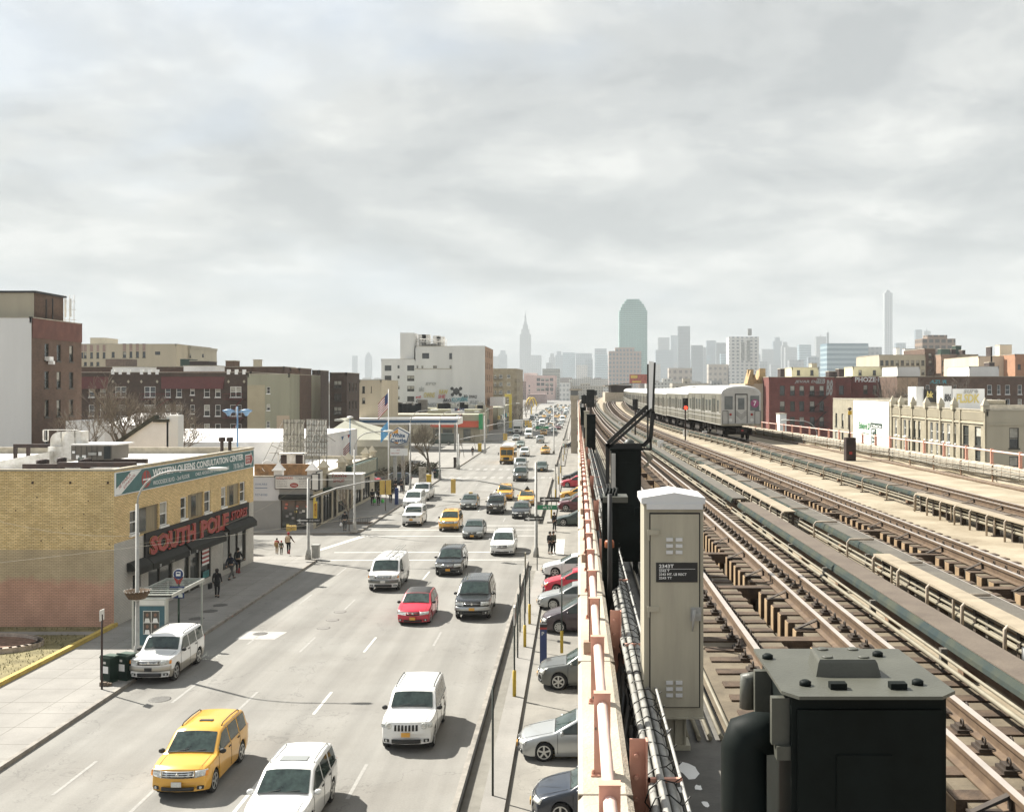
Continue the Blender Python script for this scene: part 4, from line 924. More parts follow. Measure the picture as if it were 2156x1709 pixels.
def box_truck(X, Z, lab):
 t = thing('box_truck', lab, 'truck', (X, Z-1.0, 0.008))
 b = MB().use(PW); b.prism([(-1.05, .1), (-.9, 0), (.9, 0), (1.05, .1), (1.12, 1.2), (-1.12, 1.2)], .6, 1.55); b.box(-1.1, 1.0, .6, 1.1, 2.6, 2.4); b.box(-.95, 1.2, 2.4, .95, 2.6, 3.0); b.build('cab', parent=t)
 b = MB(); b.box(-1.25, 2.7, .9, 1.25, 9.5, 3.9); b.build('cargo_box', WHITEP, t)
 g = MB(); g.box(-.98, .96, 1.62, .98, .998, 2.25); g.build('windshield', GLASS, t)
 g = MB().use(TRIM); g.box(-.5, -.03, .8, .5, 0, 1.3); g.box(-1.1, -.1, .4, 1.1, .1, .65); g.build('grille_and_bumper', parent=t)
 for s in (-1, 1):
  g = MB(); g.box(s*.58, -.03, .85, s*.9, 0, 1.1); g.build('headlight', LENS, t)
  for y in (1.0, 7.2): q = bpy.data.objects.new('wheel', wheel_mesh(.5, .3)[0]); COL.objects.link(q); q.parent = t; q.location = (s*.95, y, .5)
  g = MB(); g.box(s*1.25, .9, 1.6, s*1.45, .96, 2.1); g.build('mirror', TRIM, t)
box_truck(-17.1, 290, 'tall white box truck in the left lane')
# the crowd of far vehicles
random.seed(21)
FARC = 'far vehicles crowding the avenue beyond the third crossing'
protos = []
for kd, pm_, nm, w_ in (('sedan', PSIL, 'car', 'silver sedan'), ('sedan', PBLK, 'car', 'black sedan'), ('suv', PW, 'car', 'white SUV'), ('boxysuv', PGRY, 'car', 'dark grey SUV'), ('sedan', PYEL, 'taxi', 'yellow taxi'), ('hatch', PMAR, 'car', 'maroon hatchback'), ('sedan', PW, 'car', 'white sedan'), ('highvan', PW, 'van', 'tall white van')):
 protos.append([None, kd, pm_, nm, w_])
n = 0
lanes = [-17.8, -15.0, -12.0, -9.0, -6.0]
order = ['in the leftmost lane', 'in the second lane from the left', 'in the middle lane', 'in the second lane from the right', 'in the rightmost lane']
for row in range(26):
 Z0 = 312+row*11+row*row*.25
 for li, X in enumerate(lanes):
  if random.random() < .22: continue
  Z = Z0+random.uniform(-3, 3); pr_ = random.choices(protos, [4, 3, 4, 3, 4, 1, 3, 1])[0]
  dist = int(round(Z/10.0)*10)
  lab = f'far {pr_[4]} {order[li]}'+(', soon after the third crossing' if row < 3 else ', deep in the traffic' if row < 12 else ', near the avenue end')
  loc = (X+random.uniform(-.3, .3), Z, .008)
  if pr_[0] is None: pr_[0] = car(pr_[1], pr_[2], lab, cat='taxi' if pr_[3] == 'taxi' else 'van' if pr_[3] == 'van' else 'car', loc=loc, name=pr_[3], group=FARC, far=True, taxi='board' if pr_[3] == 'taxi' else False, nose='plain')
  else: dup(pr_[0], loc, None, lab, FARC)
# parked under the viaduct, noses to the left (towards -x)
PARKG = 'cars parked nose out under the viaduct'
def park(kind, body, x, ynear, label, **k):
 """x: print position of the nose, ynear: of the ground line beside the near wheels"""
 S = CARS[kind]; Z = 12.8*F/(ynear-818); X = (x-1217)*Z/F
 return car(kind, body, label, loc=(X, Z+S['W']/2-.1, 0.006), rz=-pi/2, group=PARKG, **k)
park('hatch', PBLU, 1118, 1735, 'dark blue car at the bottom edge beside the parapet', nose='slim')
park('sedan', PSIL, 1089, 1602, 'silver sedan parked nose out with dry grass beside it, second from the bottom', nose='slim', rims=5)
park('lowcross', PGRY, 1132, 1452, 'grey crossover parked nose out behind the silver sedan', nose='plain', rims=6)
park('minivan', PBRN, 1139, 1333, 'dark plum minivan parked nose out with bright hood', nose='plain', rims=10)
park('sedan', PSIL, 1131, 1284, 'silver sedan with round hubcaps between the plum minivan and the red car', nose='slim', rims=10)
park('hatch', PRED, 1142, 1252, 'red car parked between the silver sedan and the white one', nose='wide')
park('sedan', PW, 1140, 1215, 'white car at the corner end of the parked row', nose='slim')
park('coupe', PGRN, 1166, 1107, 'dark green car parked first beyond the side street', nose='slim')
park('lowcross', PMAR, 1173, 1077, 'maroon crossover parked beyond the dark green car', nose='slim')
park('sedan', PGRY, 1176, 1066, 'grey sedan parked between the maroon crossover and the yellow cab', nose='slim')
park('sedan', PYEL, 1177, 1052, 'yellow cab parked nose out under the viaduct', nose='slim', cat='taxi', name='taxi')
park('hatch', PRED, 1180, 1026, 'red car parked behind the yellow cab', nose='slim')
park('sedan', PBLK, 1182, 1014, 'black car at the far end of the second parked group', nose='slim')
park('sedan', PBLK, 1184, 943, 'black car parked behind the white canopy post far down the viaduct', nose='slim')
for i, (m_, kd, y, lab) in enumerate(((PRED, 'sedan', 916, 'red car nearest in the far parked row'), (PSIL, 'sedan', 911, 'silver car just behind the far red one'), (PW, 'suv', 907, 'white SUV third in the far parked row'), (PSIL, 'hatch', 903, 'silver hatchback fourth in the far parked row'), (PW, 'sedan', 899, 'white sedan fifth in the far parked row'), (PMAR, 'sedan', 896, 'maroon sedan in the far parked row'), (PSIL, 'suv', 893, 'silver SUV in the far parked row'), (PBLK, 'sedan', 890, 'black sedan last but one in the far parked row'), (PW, 'suv', 887, 'white SUV last in the far parked row'))):
 Z = 12.8*F/(y-818); car(kd, m_, lab, loc=(-2.0, Z, .006), rz=-pi/2, group=PARKG, far=True, nose='plain')
# in the restaurant car park left
for i, (kd, m_, X, Z, lab) in enumerate((('bigsuv', PBLK, -33.5, 146, 'black SUV in the restaurant car park behind the flag pole'), ('sedan', PRED, -30.5, 136, 'red car in the restaurant car park behind the tiled roof'), ('suv', PBLU, -26.5, 137, 'blue SUV in the restaurant car park beside the red car'))):
 car(kd, m_, lab, loc=(X, Z, .006), rz=-pi/2, group='cars in the restaurant car park', nose='plain')
car('highvan', PGRN, 'dark green van parked in front of the convenience store', 'van', (-34, 236, .006), -pi/2, name='van')
# ------------------------------------------------------------------ buildings
def R1(x, y): return (.25598*x, 586.4+.25598*y)
def R2(x, y): return (517.4+.25598*x, 646.8+.25598*y)
def R3(x, y): return (914.1+.17666*x, 733+.17666*y)
def R4(x, y): return (1552.3+.28*x, 586.4+.28*y)
PANE = mat('window_pane', (0.014, 0.016, 0.016), 0.08, var=0.5, scale=0.8, spec=0.8, tint=(0.06, 0.065, 0.06))
BLIND = mat('window_blind', (0.42, 0.40, 0.34), 0.8, var=0.2, scale=2)
FRW = mat('white_window_frame', (0.76, 0.75, 0.71), 0.6, var=0); FRD = mat('dark_window_frame', (0.05, 0.045, 0.035), 0.6, var=0)
COPE = mat('coping_stone', (0.42, 0.38, 0.30), 0.85, var=0.15, scale=2)
FIRE = mat('fire_escape_red', (0.16, 0.03, 0.03), 0.7, var=0); FIREB = mat('fire_escape_black', (0.03, 0.028, 0.025), 0.7, var=0)
_WIN = {}
def winmesh(w, h, st, frm):
 k = (round(w, 2), round(h, 2), st, frm.name)
 if k in _WIN: return _WIN[k]
 b = MB().use(frm); e = min(.07, w*.10)
 b.box(0, -.02, 0, w, .05, e); b.box(0, -.02, h-e, w, .05, h); b.box(0, -.02, e, e, .05, h-e); b.box(w-e, -.02, e, w, .05, h-e)
 if st in ('dh', 'dh2', 'sill'): b.box(e, -.015, h*.5-e*.4, w-e, .04, h*.5+e*.4)
 if st in ('dh2', 'x2'): b.box(w/2-e*.8, -.018, e, w/2+e*.8, .045, h-e)
 if st == 'x3':
  for q in (1, 2): b.box(w*q/3-e*.5, -.018, e, w*q/3+e*.5, .045, h-e)
 if st in ('sill', 'dh', 'dh2'): b.box(-.08, -.17, -.12, w+.08, .0, -.0)
 fm = b.mesh('window'); p = MB(); p.poly([(e*.5, .055, e*.5), (w-e*.5, .055, e*.5), (w-e*.5, .055, h-e*.5), (e*.5, .055, h-e*.5)]); pm = p.mesh('pane', PANE)
 p2 = MB().use(PANE); p2.poly([(e*.5, .055, e*.5), (w-e*.5, .055, e*.5), (w-e*.5, .055, h*.45), (e*.5, .055, h*.45)]); p2.use(BLIND); p2.poly([(e*.5, .052, h*.45), (w-e*.5, .052, h*.45), (w-e*.5, .052, h-e*.5), (e*.5, .052, h-e*.5)])
 _WIN[k] = (fm, pm, p2.mesh('pane')); return _WIN[k]
def wall(mb, p0, p1, z0, z1, holes, depth=.14):
 """a wall from p0 to p1 (left to right seen from outside) with real openings"""
 d = Vector((p1[0]-p0[0], p1[1]-p0[1], 0)); Ln = d.length; u = d/Ln; nn = Vector((u.y, -u.x, 0))
 us = sorted({0, Ln}|{min(Ln, max(0, x)) for hh in holes for x in (hh[0], hh[0]+hh[2])}); vs = sorted({z0, z1}|{min(z1, max(z0, x)) for hh in holes for x in (hh[1], hh[1]+hh[3])})
 def pt(a, z, dd=0): q = Vector((p0[0], p0[1], 0))+u*a-nn*dd; return (q.x, q.y, z)
 for j in range(len(vs)-1):
  run = None; vm = (vs[j]+vs[j+1])/2
  for i in range(len(us)):
   hole = True
   if i < len(us)-1:
    um = (us[i]+us[i+1])/2; hole = any(hh[0] < um < hh[0]+hh[2] and hh[1] < vm < hh[1]+hh[3] for hh in holes)
   if not hole and run is None: run = us[i]
   if hole and run is not None: mb.poly([pt(run, vs[j]), pt(us[i], vs[j]), pt(us[i], vs[j+1]), pt(run, vs[j+1])]); run = None
 for hh in holes:
  a, b_, c, e = hh[0], hh[0]+hh[2], max(z0, hh[1]), min(z1, hh[1]+hh[3])
  mb.poly([pt(a, c), pt(a, e), pt(a, e, depth), pt(a, c, depth)]); mb.poly([pt(b_, e), pt(b_, c), pt(b_, c, depth), pt(b_, e, depth)])
  mb.poly([pt(a, e), pt(b_, e), pt(b_, e, depth), pt(a, e, depth)]); mb.poly([pt(b_, c), pt(a, c), pt(a, c, depth), pt(b_, c, depth)])
 return u, nn
def building(name, label, pts, h, wm, wins=None, roofm=None, parapet=.5, cat='building', frm=FRW, z0=0.0, depth=.14, group=None, cope=COPE, blinds=.4, facem=None, root=None):
 cx = sum(p[0] for p in pts)/len(pts); cy = sum(p[1] for p in pts)/len(pts); t = root or thing(name, label, cat, (cx, cy, z0), 0, group); mo = (-cx, -cy, -z0)
 t['_o'] = (cx, cy, z0)
 b = MB().use(wm); n = len(pts); nw = 0
 for i in range(n):
  ws = (wins or {}).get(i, []); p0, p1 = pts[i], pts[(i+1) % n]
  b.use((facem or {}).get(i, wm))
  u, nn = wall(b, p0, p1, z0, h, ws, depth)
  ang = atan2(u.y, u.x)
  for wn in ws:
   st = wn[4] if len(wn) > 4 else 'dh'; f = wn[5] if len(wn) > 5 else frm
   if st == 'void': continue
   fm, pm, pb = winmesh(wn[2], wn[3], st, f)
   o = bpy.data.objects.new('window', fm); COL.objects.link(o); o.parent = t; q = Vector((p0[0], p0[1], 0))+u*wn[0]-nn*(depth-.056); o.location = (q.x-cx, q.y-cy, wn[1]-z0); o.rotation_euler[2] = ang
   c = bpy.data.objects.new('pane', pb if random.random() < blinds else pm); COL.objects.link(c); c.parent = o; nw += 1
 b.use(wm)
 b.build('wall', parent=t, loc=mo)
 r = MB(); r.poly([(p[0], p[1], h-parapet) for p in pts]); r.build('roof', roofm or ROOFW, t, mo)
 k = MB()
 for i in range(n):
  p0, p1 = Vector((*pts[i], 0)), Vector((*pts[(i+1) % n], 0)); d = (p1-p0).normalized(); nn = Vector((d.y, -d.x, 0)); a = p0+nn*.05-d*.05; c = p1+nn*.05+d*.05; e = p1-nn*.25+d*.05; g = p0-nn*.25-d*.05
  k.prism([(a.x, a.y), (c.x, c.y), (e.x, e.y), (g.x, g.y)][::1], h+.001*i, h+.10+.001*i)
  k.prism([((p0-nn*.02).x, (p0-nn*.02).y), ((p1-nn*.02).x, (p1-nn*.02).y), ((p1-nn*.2).x, (p1-nn*.2).y), ((p0-nn*.2).x, (p0-nn*.2).y)], h-parapet, h)
 k.build('coping', cope, t, mo)
 return t, mo
def pw(Z, X0, rects, st='dh', R=None, f=None):
 out = []
 for r in rects:
  x0, y0, x1, y1 = r[:4]
  if R: (x0, y0), (x1, y1) = R(x0, y0), R(x1, y1)
  w = [xz(x0, Z)-X0, hz(y1, Z), xz(x1, Z)-xz(x0, Z), hz(y0, Z)-hz(y1, Z), r[4] if len(r) > 4 else st]
  if f: w.append(f)
  out.append(tuple(w))
 return out
def rectpts(x0, x1, y0, y1): return [(x0, y0), (x1, y0), (x1, y1), (x0, y1)]
# materials
YB = brick('yellow_brick', (0.82, 0.64, 0.34), (0.62, 0.46, 0.22), (0.30, 0.22, 0.12), var=.2, band=[(4.25, (0.56, 0.45, 0.29), (0.51, 0.41, 0.26), (0.30, 0.24, 0.16), .0), (2.6, (0.63, 0.37, 0.27), (0.58, 0.34, 0.24), (0.32, 0.20, 0.14), 1.6)], w=.24, h=.085)
YB2 = brick('yellow_brick_front', (0.80, 0.60, 0.30), (0.62, 0.45, 0.21), (0.30, 0.22, 0.12), var=.14, band=[(4.55, (0.50, 0.48, 0.43), (0.46, 0.44, 0.40), (0.30, 0.29, 0.26), .0)], w=.24, h=.085)
DB = brick('dark_brick', (0.075, 0.044, 0.03), (0.05, 0.03, 0.02), (0.085, 0.065, 0.05), w=.3, h=.1)
BB = brick('brown_brick', (0.135, 0.078, 0.05), (0.095, 0.054, 0.034), (0.12, 0.088, 0.068), w=.3, h=.1)
RB = brick('red_brick', (0.19, 0.055, 0.042), (0.155, 0.042, 0.033), (0.16, 0.07, 0.058), w=.3, h=.1)
TB = brick('tan_brick', (0.36, 0.30, 0.20), (0.31, 0.25, 0.165), (0.28, 0.24, 0.18), w=.3, h=.1)
STW = mat('white_stucco', (0.66, 0.655, 0.63), 0.85, var=0.06, scale=0.3, streak=True, detail=9)
STG = mat('green_grey_stucco', (0.30, 0.29, 0.21), 0.85, var=0.12, scale=0.3, streak=True, detail=9)
STB = mat('beige_stucco', (0.43, 0.385, 0.29), 0.85, var=0.08, scale=0.3, streak=True, detail=9)
STC = mat('cream_stucco', (0.50, 0.43, 0.31), 0.85, var=0.06, scale=0.5, streak=True)
STK = mat('pink_brick_panel', (0.36, 0.25, 0.21), 0.85, var=0.1, scale=1)
PEACH = mat('peach_stucco', (0.60, 0.49, 0.36), 0.85, var=0.08, scale=0.3, streak=True)
REDM = mat('red_mansard', (0.11, 0.03, 0.025), 0.7, var=0.1, scale=2)
DGREEN = mat('dark_green_metal', (0.02, 0.045, 0.03), 0.5, var=0.0); DKGLASS = mat('shop_glass', (0.03, 0.035, 0.033), 0.06, var=0.7, scale=1.3, spec=0.9, tint=(0.16, 0.165, 0.15))
# ---- the clothing store in the left foreground
random.seed(4)
A0, A1 = (-24.65, 55.0), (-23.76, 75.8); HA = 8.42
w1 = [(1.75, 4.78, .95, 1.3, 'dh'), (2.85, 4.62, 2.45, 1.5, 'void'), (5.45, 4.75, 1.05, 1.4, 'dh')]
w2_ = [(8.3, 4.78, .9, 1.35, 'dh'), (9.35, 4.68, 2.4, 1.5, 'void'), (11.9, 4.75, 1.05, 1.4, 'dh')]
w3_ = [(14.7, 4.8, .9, 1.35, 'dh'), (15.7, 4.72, 2.3, 1.45, 'void'), (18.1, 4.78, 1.05, 1.4, 'dh')]
shop = [(2.1, .2, 1.0, 2.3, 'plain', FRD), (4.0, .5, 3.2, 2.1, 'x2', FRD), (8.8, .15, .8, 2.5, 'plain', FRD), (9.7, .15, 1.5, 2.6, 'plain', FRD), (11.3, .5, 1.7, 2.3, 'plain', FRD), (15.0, .5, 4.3, 2.5, 'x3', FRD)]
st_, sm_ = building('store_building', 'two storey yellow brick store with a teal banner and red lettering', [(-48, 55.0), A0, A1, (-48, 75.8)], HA, YB, {1: w1+w2_+w3_+shop}, parapet=.35, facem={1: YB2}, blinds=.12)
ux = Vector((A1[0]-A0[0], A1[1]-A0[1], 0)); LA = ux.length; ux.normalize(); nA = Vector((ux.y, -ux.x, 0))
def onA(u, z, d=0.0): return Vector((A0[0], A0[1], 0))+ux*u+nA*d+Vector((0, 0, z))
def MA(u, z, d=0.0): return Matrix.Translation(sm_) @ frameM(onA(u, z, d), ux, (0, 0, 1))
b = MB()
for u in (2.85, 9.35, 15.7): b = MB().use(mat('tan_infill', (.30, .25, .16), .85, var=.25, scale=2, streak=True)); b.box(u, 4.62, -.12, u+2.5, 6.2, -.09, MA(0, 0, 0)); b.use(PANE); b.box(u+.2+(u > 9)*.5, 4.75, -.09, u+1.0+(u > 9)*.4, 6.05, -.08, MA(0, 0, 0)); b.build('infill_panel', parent=st_)
TEAL = mat('teal_banner', (0.055, 0.145, 0.145), 0.6, var=0.1, scale=2); SIGNR = mat('sign_red', (0.33, 0.035, 0.028), 0.5, var=0.2, scale=3); SIGNW = mat('sign_white', (0.72, 0.72, 0.70), 0.6, var=0); SIGNO = mat('sign_gold_edge', (0.50, 0.30, 0.12), 0.5, var=0)
# banner: a board with its lettering
bn = MB(); bn.box(0.03, 0, 0, 20.6, 1.18, .06, MA(0, 7.12, .02)); bno = bn.build('banner', TEAL, st_)
b = MB()
for (x0, x1, y0, y1) in ((0, 20.66, -.04, 0), (0, 20.66, 1.18, 1.22), (0, .04, 0, 1.18), (20.62, 20.66, 0, 1.18)): b.box(x0, y0, 0, x1, y1, .075, MA(0, 7.12, .02))
b.build('banner_edge', SIGNW, st_)
b = MB(); M0 = MA(0, 7.12, .083); b.poly([M0 @ Vector(p) for p in ((.05, .02, 0), (.62, .02, 0), (3.0, 1.16, 0), (1.75, 1.16, 0), (.05, .34, 0))]); b.build('banner_stripe', SIGNW, st_)
MT = MA(0, 7.12, .088)
for s, u, v in (('SE HABLA', .42, .30), ('ESPAÑOL', .95, .26)): text(s, st_, SIGNR, MT @ Matrix.Translation((u, v, 0)) @ Matrix.Rotation(radians(26), 4, 'Z'), w=1.45, h=.20, ext=.002)
b = MB(); b.lathe((0, 0, 0), [(.48, 0), (.48, .004)], 24);
for i, v in enumerate(b.v): b.v[i] = tuple(MT @ Vector((v[0]*1.15+3.55, v[1]+.58, v[2])))
b.build('emblem', SIGNR, st_)
b = MB().use(TEAL)
for (x0, x1, y0, y1) in ((3.15, 3.22, .3, .85), (3.5, 3.6, .15, 1.0), (3.85, 3.92, .3, .85)): b.box(x0, y0, .004, x1, y1, .008, MT)
b.use(SIGNW); b.box(3.12, .52, .004, 3.98, .6, .009, MT); b.build('emblem_bars', parent=st_)
text('WESTERN QUEENS CONSULTATION CENTER', st_, SIGNW, MT @ Matrix.Translation((4.35, .56, 0)), w=14.2, h=.50, ext=.003, offset=.03)
text('WOODSIDE BLVD. - 2nd FLOOR', st_, SIGNW, MT @ Matrix.Translation((4.4, .14, 0)), w=5.0, h=.25, ext=.003)
text('CHILD, ADOLESCENT & FAMILY SERVICES', st_, SIGNW, MT @ Matrix.Translation((10.3, .14, 0)), w=5.6, h=.24, ext=.003)
text('718 706-1663', st_, SIGNW, MT @ Matrix.Translation((16.7, .10, 0)), w=1.9, h=.36, ext=.003)
b = MB().use(SIGNW); b.poly([MT @ Vector(p) for p in ((18.9, .22, .004), (20.0, .22, .004), (20.0, .04, .004), (20.5, .6, .004), (20.0, 1.14, .004), (20.0, .96, .004), (18.9, .96, .004))])
b.use(SIGNR); b.poly([MT @ Vector(p) for p in ((18.98, .3, .007), (19.98, .3, .007), (20.05, .2, .007), (20.4, .6, .007), (20.05, 1.0, .007), (19.98, .88, .007), (18.98, .88, .007))]); b.build('banner_arrow', parent=st_)
text('MEDICAL\nCENTER', st_, SIGNW, MT @ Matrix.Translation((19.06, .40, .010)), w=.85, h=.40, ext=.001)
# red letters of the store
bd = MB(); bd.box(3.4, -.05, 0, 19.6, 1.42, .10, MA(0, 3.22, .02)); bd.build('sign_board', mat('dark_sign_board', (.010, .009, .008), .7, var=.2, scale=3), st_)
def serif(s, u, h, w, z):
 text(s, st_, SIGNO, MA(u, z, .14), w=w, h=h, ext=.02, offset=.055); text(s, st_, SIGNR, MA(u+.01, z+.01, .18), w=w*.992, h=h*.98, ext=.03, offset=.045)
 bs = MB().use(SIGNR)
 return bs
serif('SOUTH', 3.85, 1.08, 6.3, 3.30); serif('POLE', 10.9, 1.08, 4.7, 3.32)
bs = MB().use(SIGNR)         # slab feet of the letters
for u, wds in ((7.95, .55), (8.95, .3), (9.7, .3), (11.05, .5), (13.55, .5), (14.7, .4), (6.35, .3), (7.05, .3)):
 for dz in ((0.0, 1.0) if u > 8.5 or u < 7.5 else (0.0,)): bs.box(u-wds/2, dz*1.0, 0, u+wds/2, dz*1.0+.09, .06, MA(0, 3.30, .155))
bs.build('letter_slab', parent=st_)
text('STORES', st_, SIGNR, MA(16.0, 3.75, .16), w=3.1, h=.6, ext=.03, offset=.02, shear=.3)
# awnings
AWN = mat('dark_awning', (0.013, 0.013, 0.009), 0.8, var=0.2, scale=2)
for u0, u1, z in ((1.4, 3.4, 2.75), (3.5, 8.4, 2.72), (8.6, 14.3, 2.78), (14.8, 20.0, 3.05)):
 b = MB(); M_ = MA(0, 0, 0); pr_ = [(z+.55, .02), (z+.5, .25), (z+.2, .55), (z-.14, .57), (z-.14, .53), (z+.1, .5), (z+.1, .02)]
 n0 = len(b.v)
 for u in (u0, u1): b.v += [tuple(M_ @ Vector((u, zz, dd))) for zz, dd in pr_]
 k = len(pr_)
 for q in range(k): b.face([n0+q, n0+(q+1) % k, n0+k+(q+1) % k, n0+k+q])
 b.face([n0+q for q in range(k-1, -1, -1)]); b.face([n0+k+q for q in range(k)]); b.build('awning', AWN, st_)
for u, s in ((4.2, '33'), (9.3, '33')): text(s, st_, SIGNW, MA(u, 2.62, .58), h=.16, ext=.002)
text('S  POLE', st_, mat('dim_letter', (.25, .24, .2), .8, var=0), MA(5.6, 2.62, .58), h=.12, ext=.002)
# flag in the shop window
b = MB()
for k in range(9):
 b.use(SIGNR if k % 2 else SIGNW); b.box(11.6, 1.25+k*.14, -.02, 12.7, 1.39+k*.14, -.012, MA(0, .15, 0))
b.build('window_flag', parent=st_)
b = MB().use(mat('poster_teal', (.05, .22, .22), .6, var=.3, scale=4)); b.box(11.7, .55, -.02, 12.7, 1.0, -.01, MA(0, 0, 0)); b.build('window_poster', parent=st_)
# anchors and dark spots in the side wall
b = MB()
for k in range(12): b.box(-47+k*2.0, 54.93, 7.75, -46.92+k*2.0, 55.0, 7.87)
for k in range(14): b.box(-36+k*.83+.3*(k % 3), 54.97, 4.4+(k*37 % 30)/10, -35.95+k*.83+.3*(k % 3), 55.0, 4.46+(k*37 % 30)/10)
b.build('wall_anchor', mat('anchor_iron', (.06, .04, .03), .8, var=0), st_, sm_)
# ---- things on the store's roof
RZ = HA-.35
BEAM = mat('rusty_black_beam', (0.035, 0.018, 0.013), 0.7, var=0.4, scale=3, tint=(.012, .009, .008))
def S5(x, y): return (x*.144, 896.9+y*.144)      # zoom of the roof
def rb(x0, y0, x1, y1, Z, dep, b, dz=0):
 (a, c), (d, e) = S5(x0, y0), S5(x1, y1); b.box(xz(a, Z), Z, hz(e, Z), xz(d, Z), Z+dep, hz(c, Z))
b = MB(); rb(325, 555, 840, 625, 58.2, .25, b); tag(b.build('steel_beam', BEAM), 'rusty dark beam lying on the store roof left of the grey unit', 'beam', 'steel beams on the store roof')
b = MB(); rb(835, 530, 1975, 605, 57.9, .25, b); tag(b.build('steel_beam', BEAM), 'long black beam lying along the front of the grey roof unit', 'beam', 'steel beams on the store roof')
b = MB(); rb(1300, 480, 2140, 545, 60.2, .25, b); tag(b.build('steel_beam', BEAM), 'dark beam reaching farthest right behind the roof parapet', 'beam', 'steel beams on the store roof')
fr = thing('steel_frame', 'black steel frame standing behind the white ducts on the store roof', 'frame', (xz(S5(200, 0)[0], 66), 66, RZ)); mo = (-fr.location[0], -66, -RZ)
b = MB(); rb(192, 262, 1600, 318, 66, .3, b); b.build('cross_beam', BEAM, fr, mo)
for x in (192, 380, 1180): b = MB(); rb(x, 318, x+36, 480, 66, .25, b); b.build('post', BEAM, fr, mo)
ac = thing('air_conditioner', 'grey brown rooftop air conditioning unit with panels and stickers', 'air conditioner', (xz(S5(1330, 0)[0], 60), 61, RZ)); mo = (-ac.location[0], -61, -RZ)
ACM = mat('unit_grey', (0.135, 0.12, 0.10), 0.6, var=0.08, scale=2)
b = MB(); rb(1040, 285, 1640, 495, 60, 2.2, b); b.build('body', ACM, ac, mo)
b = MB(); rb(1030, 262, 1700, 284, 59.9, 2.4, b); b.build('lid', ROOFW, ac, mo)
b = MB(); rb(1518, 295, 1615, 480, 59.97, .03, b); b.build('coil_grille', mat('coil_dark', (.02, .025, .025), .6, var=0), ac, mo)
b = MB()
for r_ in ((1055, 365, 1095, 400), (1110, 425, 1155, 480), (1200, 425, 1255, 470), (1437, 378, 1484, 430)): rb(*r_, 59.96, .035, b)
b.build('sticker', SIGNW, ac, mo)
b = MB(); rb(1290, 385, 1400, 425, 59.85, .13, b); b.build('switch_box', GREYP, ac, mo)
b = MB()
for x in (1103, 1185, 1265, 1340, 1415): rb(x, 290, x+4, 490, 59.985, .012, b)
b.build('panel_seam', TRIM, ac, mo)
b = MB(); rb(1140, 460, 1205, 545, 58.6, .2, b); p = S5(1172, 545); b.box(xz(p[0], 58.6)-.03, 58.65, RZ, xz(p[0], 58.6)+.03, 58.7, hz(p[1], 58.6)); tag(b.build('switch_box', mat('green_grey_box', (.10, .13, .11), .6, var=.1)), 'small green grey electric box on a post in front of the roof unit', 'electric box')
du = thing('air_duct', 'pair of curved white roof ducts joining a box left of the grey unit', 'duct', (xz(S5(900, 0)[0], 61), 61, RZ)); mo = (-du.location[0], -61, -RZ)
DUCT = mat('white_duct', (0.72, 0.71, 0.68), 0.6, var=0.12, scale=2, tint=(.45, .42, .36))
def gooseneck(x0, x1, x2, ytop, ybot, Z, nm):
 b = MB(); a = xz(S5(x0, 0)[0], Z); c = xz(S5(x1, 0)[0], Z); zt = hz(S5(0, ytop)[1], Z); zb = hz(S5(0, ybot)[1], Z); w = c-a; n0 = 0
 pts = []                # a square duct bending over to the right, as a sheet of rings
 for k in range(9):
  an = pi-k*pi/2/8; pts.append((c+.35-(w+.35)*-cos(an)*1.0, zt-.9+.9*sin(an), c+.35+(.35)*cos(an), zt-.9+.35*sin(an)-.0))
 rings = [((a, zb), (c, zb))]+[((p[0] if k else a, p[1] if k else zt-.9), (p[2] if k else c, p[3] if k else zt-.9)) for k, p in enumerate(pts)]
 rings = [((a, zb), (c, zb)), ((a, zt-.5), (c, zt-.5))]
 for k in range(1, 7):
  an = k*pi/2/6; rings.append(((c-(w)*cos(an), zt-.5+.5*sin(an)), (c, zt-.5+.02*k)))
 e = xz(S5(x2, 0)[0], Z)
 for (q, s_) in rings: b.v += [(q[0], Z, q[1]), (s_[0], Z, s_[1]), (s_[0], Z+1.0, s_[1]), (q[0], Z+1.0, q[1])]
 for k in range(len(rings)-1):
  for j_ in range(4): i = k*4+j_; jn = k*4+(j_+1) % 4; b.face([i, jn, jn+4, i+4])
 b.face([0, 3, 2, 1]); b.box(c-.02, Z+.08, zt-1.25, e, Z+.92, zt-.02); b.build(nm, DUCT, du, mo)
gooseneck(735, 885, 900, 82, 480, 61.2, 'left_duct'); gooseneck(925, 1085, 1185, 72, 480, 60.6, 'right_duct')
b = MB(); rb(700, 300, 1040, 520, 60.9, 1.6, b); b.build('plenum_box', DUCT, du, mo)
b = MB(); x0 = xz(S5(-120, 0)[0], 60.5); x1 = xz(S5(735, 0)[0], 60.5); z0_, z1_ = hz(S5(0, 545)[1], 60.5), hz(S5(0, 400)[1], 60.5)
for (xa, xb, za, zb_, h_) in ((x0, x1, z0_-.25, z1_-.55, .75),): b.v += [(xa, 60.4, za-.25), (xb, 60.4, zb_-.35), (xb, 61.5, zb_-.35), (xa, 61.5, za-.25), (xa, 60.4, za+h_-.45), (xb, 60.4, zb_+.65), (xb, 61.5, zb_+.65), (xa, 61.5, za+h_-.45)]
for q in ((3, 2, 1, 0), (4, 5, 6, 7), (0, 1, 5, 4), (1, 2, 6, 5), (2, 3, 7, 6), (3, 0, 4, 7)): b.face(q)
b.build('long_duct', DUCT, du, mo)
b = MB(); (a, c), (d, e) = S5(622, 55), S5(1140, 225); Z = 63.5;
for (q, r_, s_, u_) in ((622, 50, 1140, 62), (622, 50, 634, 222), (694, 62, 704, 222), (622, 210, 704, 224)): rb(q, r_, s_, u_, 63.5, .08, b)
b.build('light_frame', DUCT, du, mo)
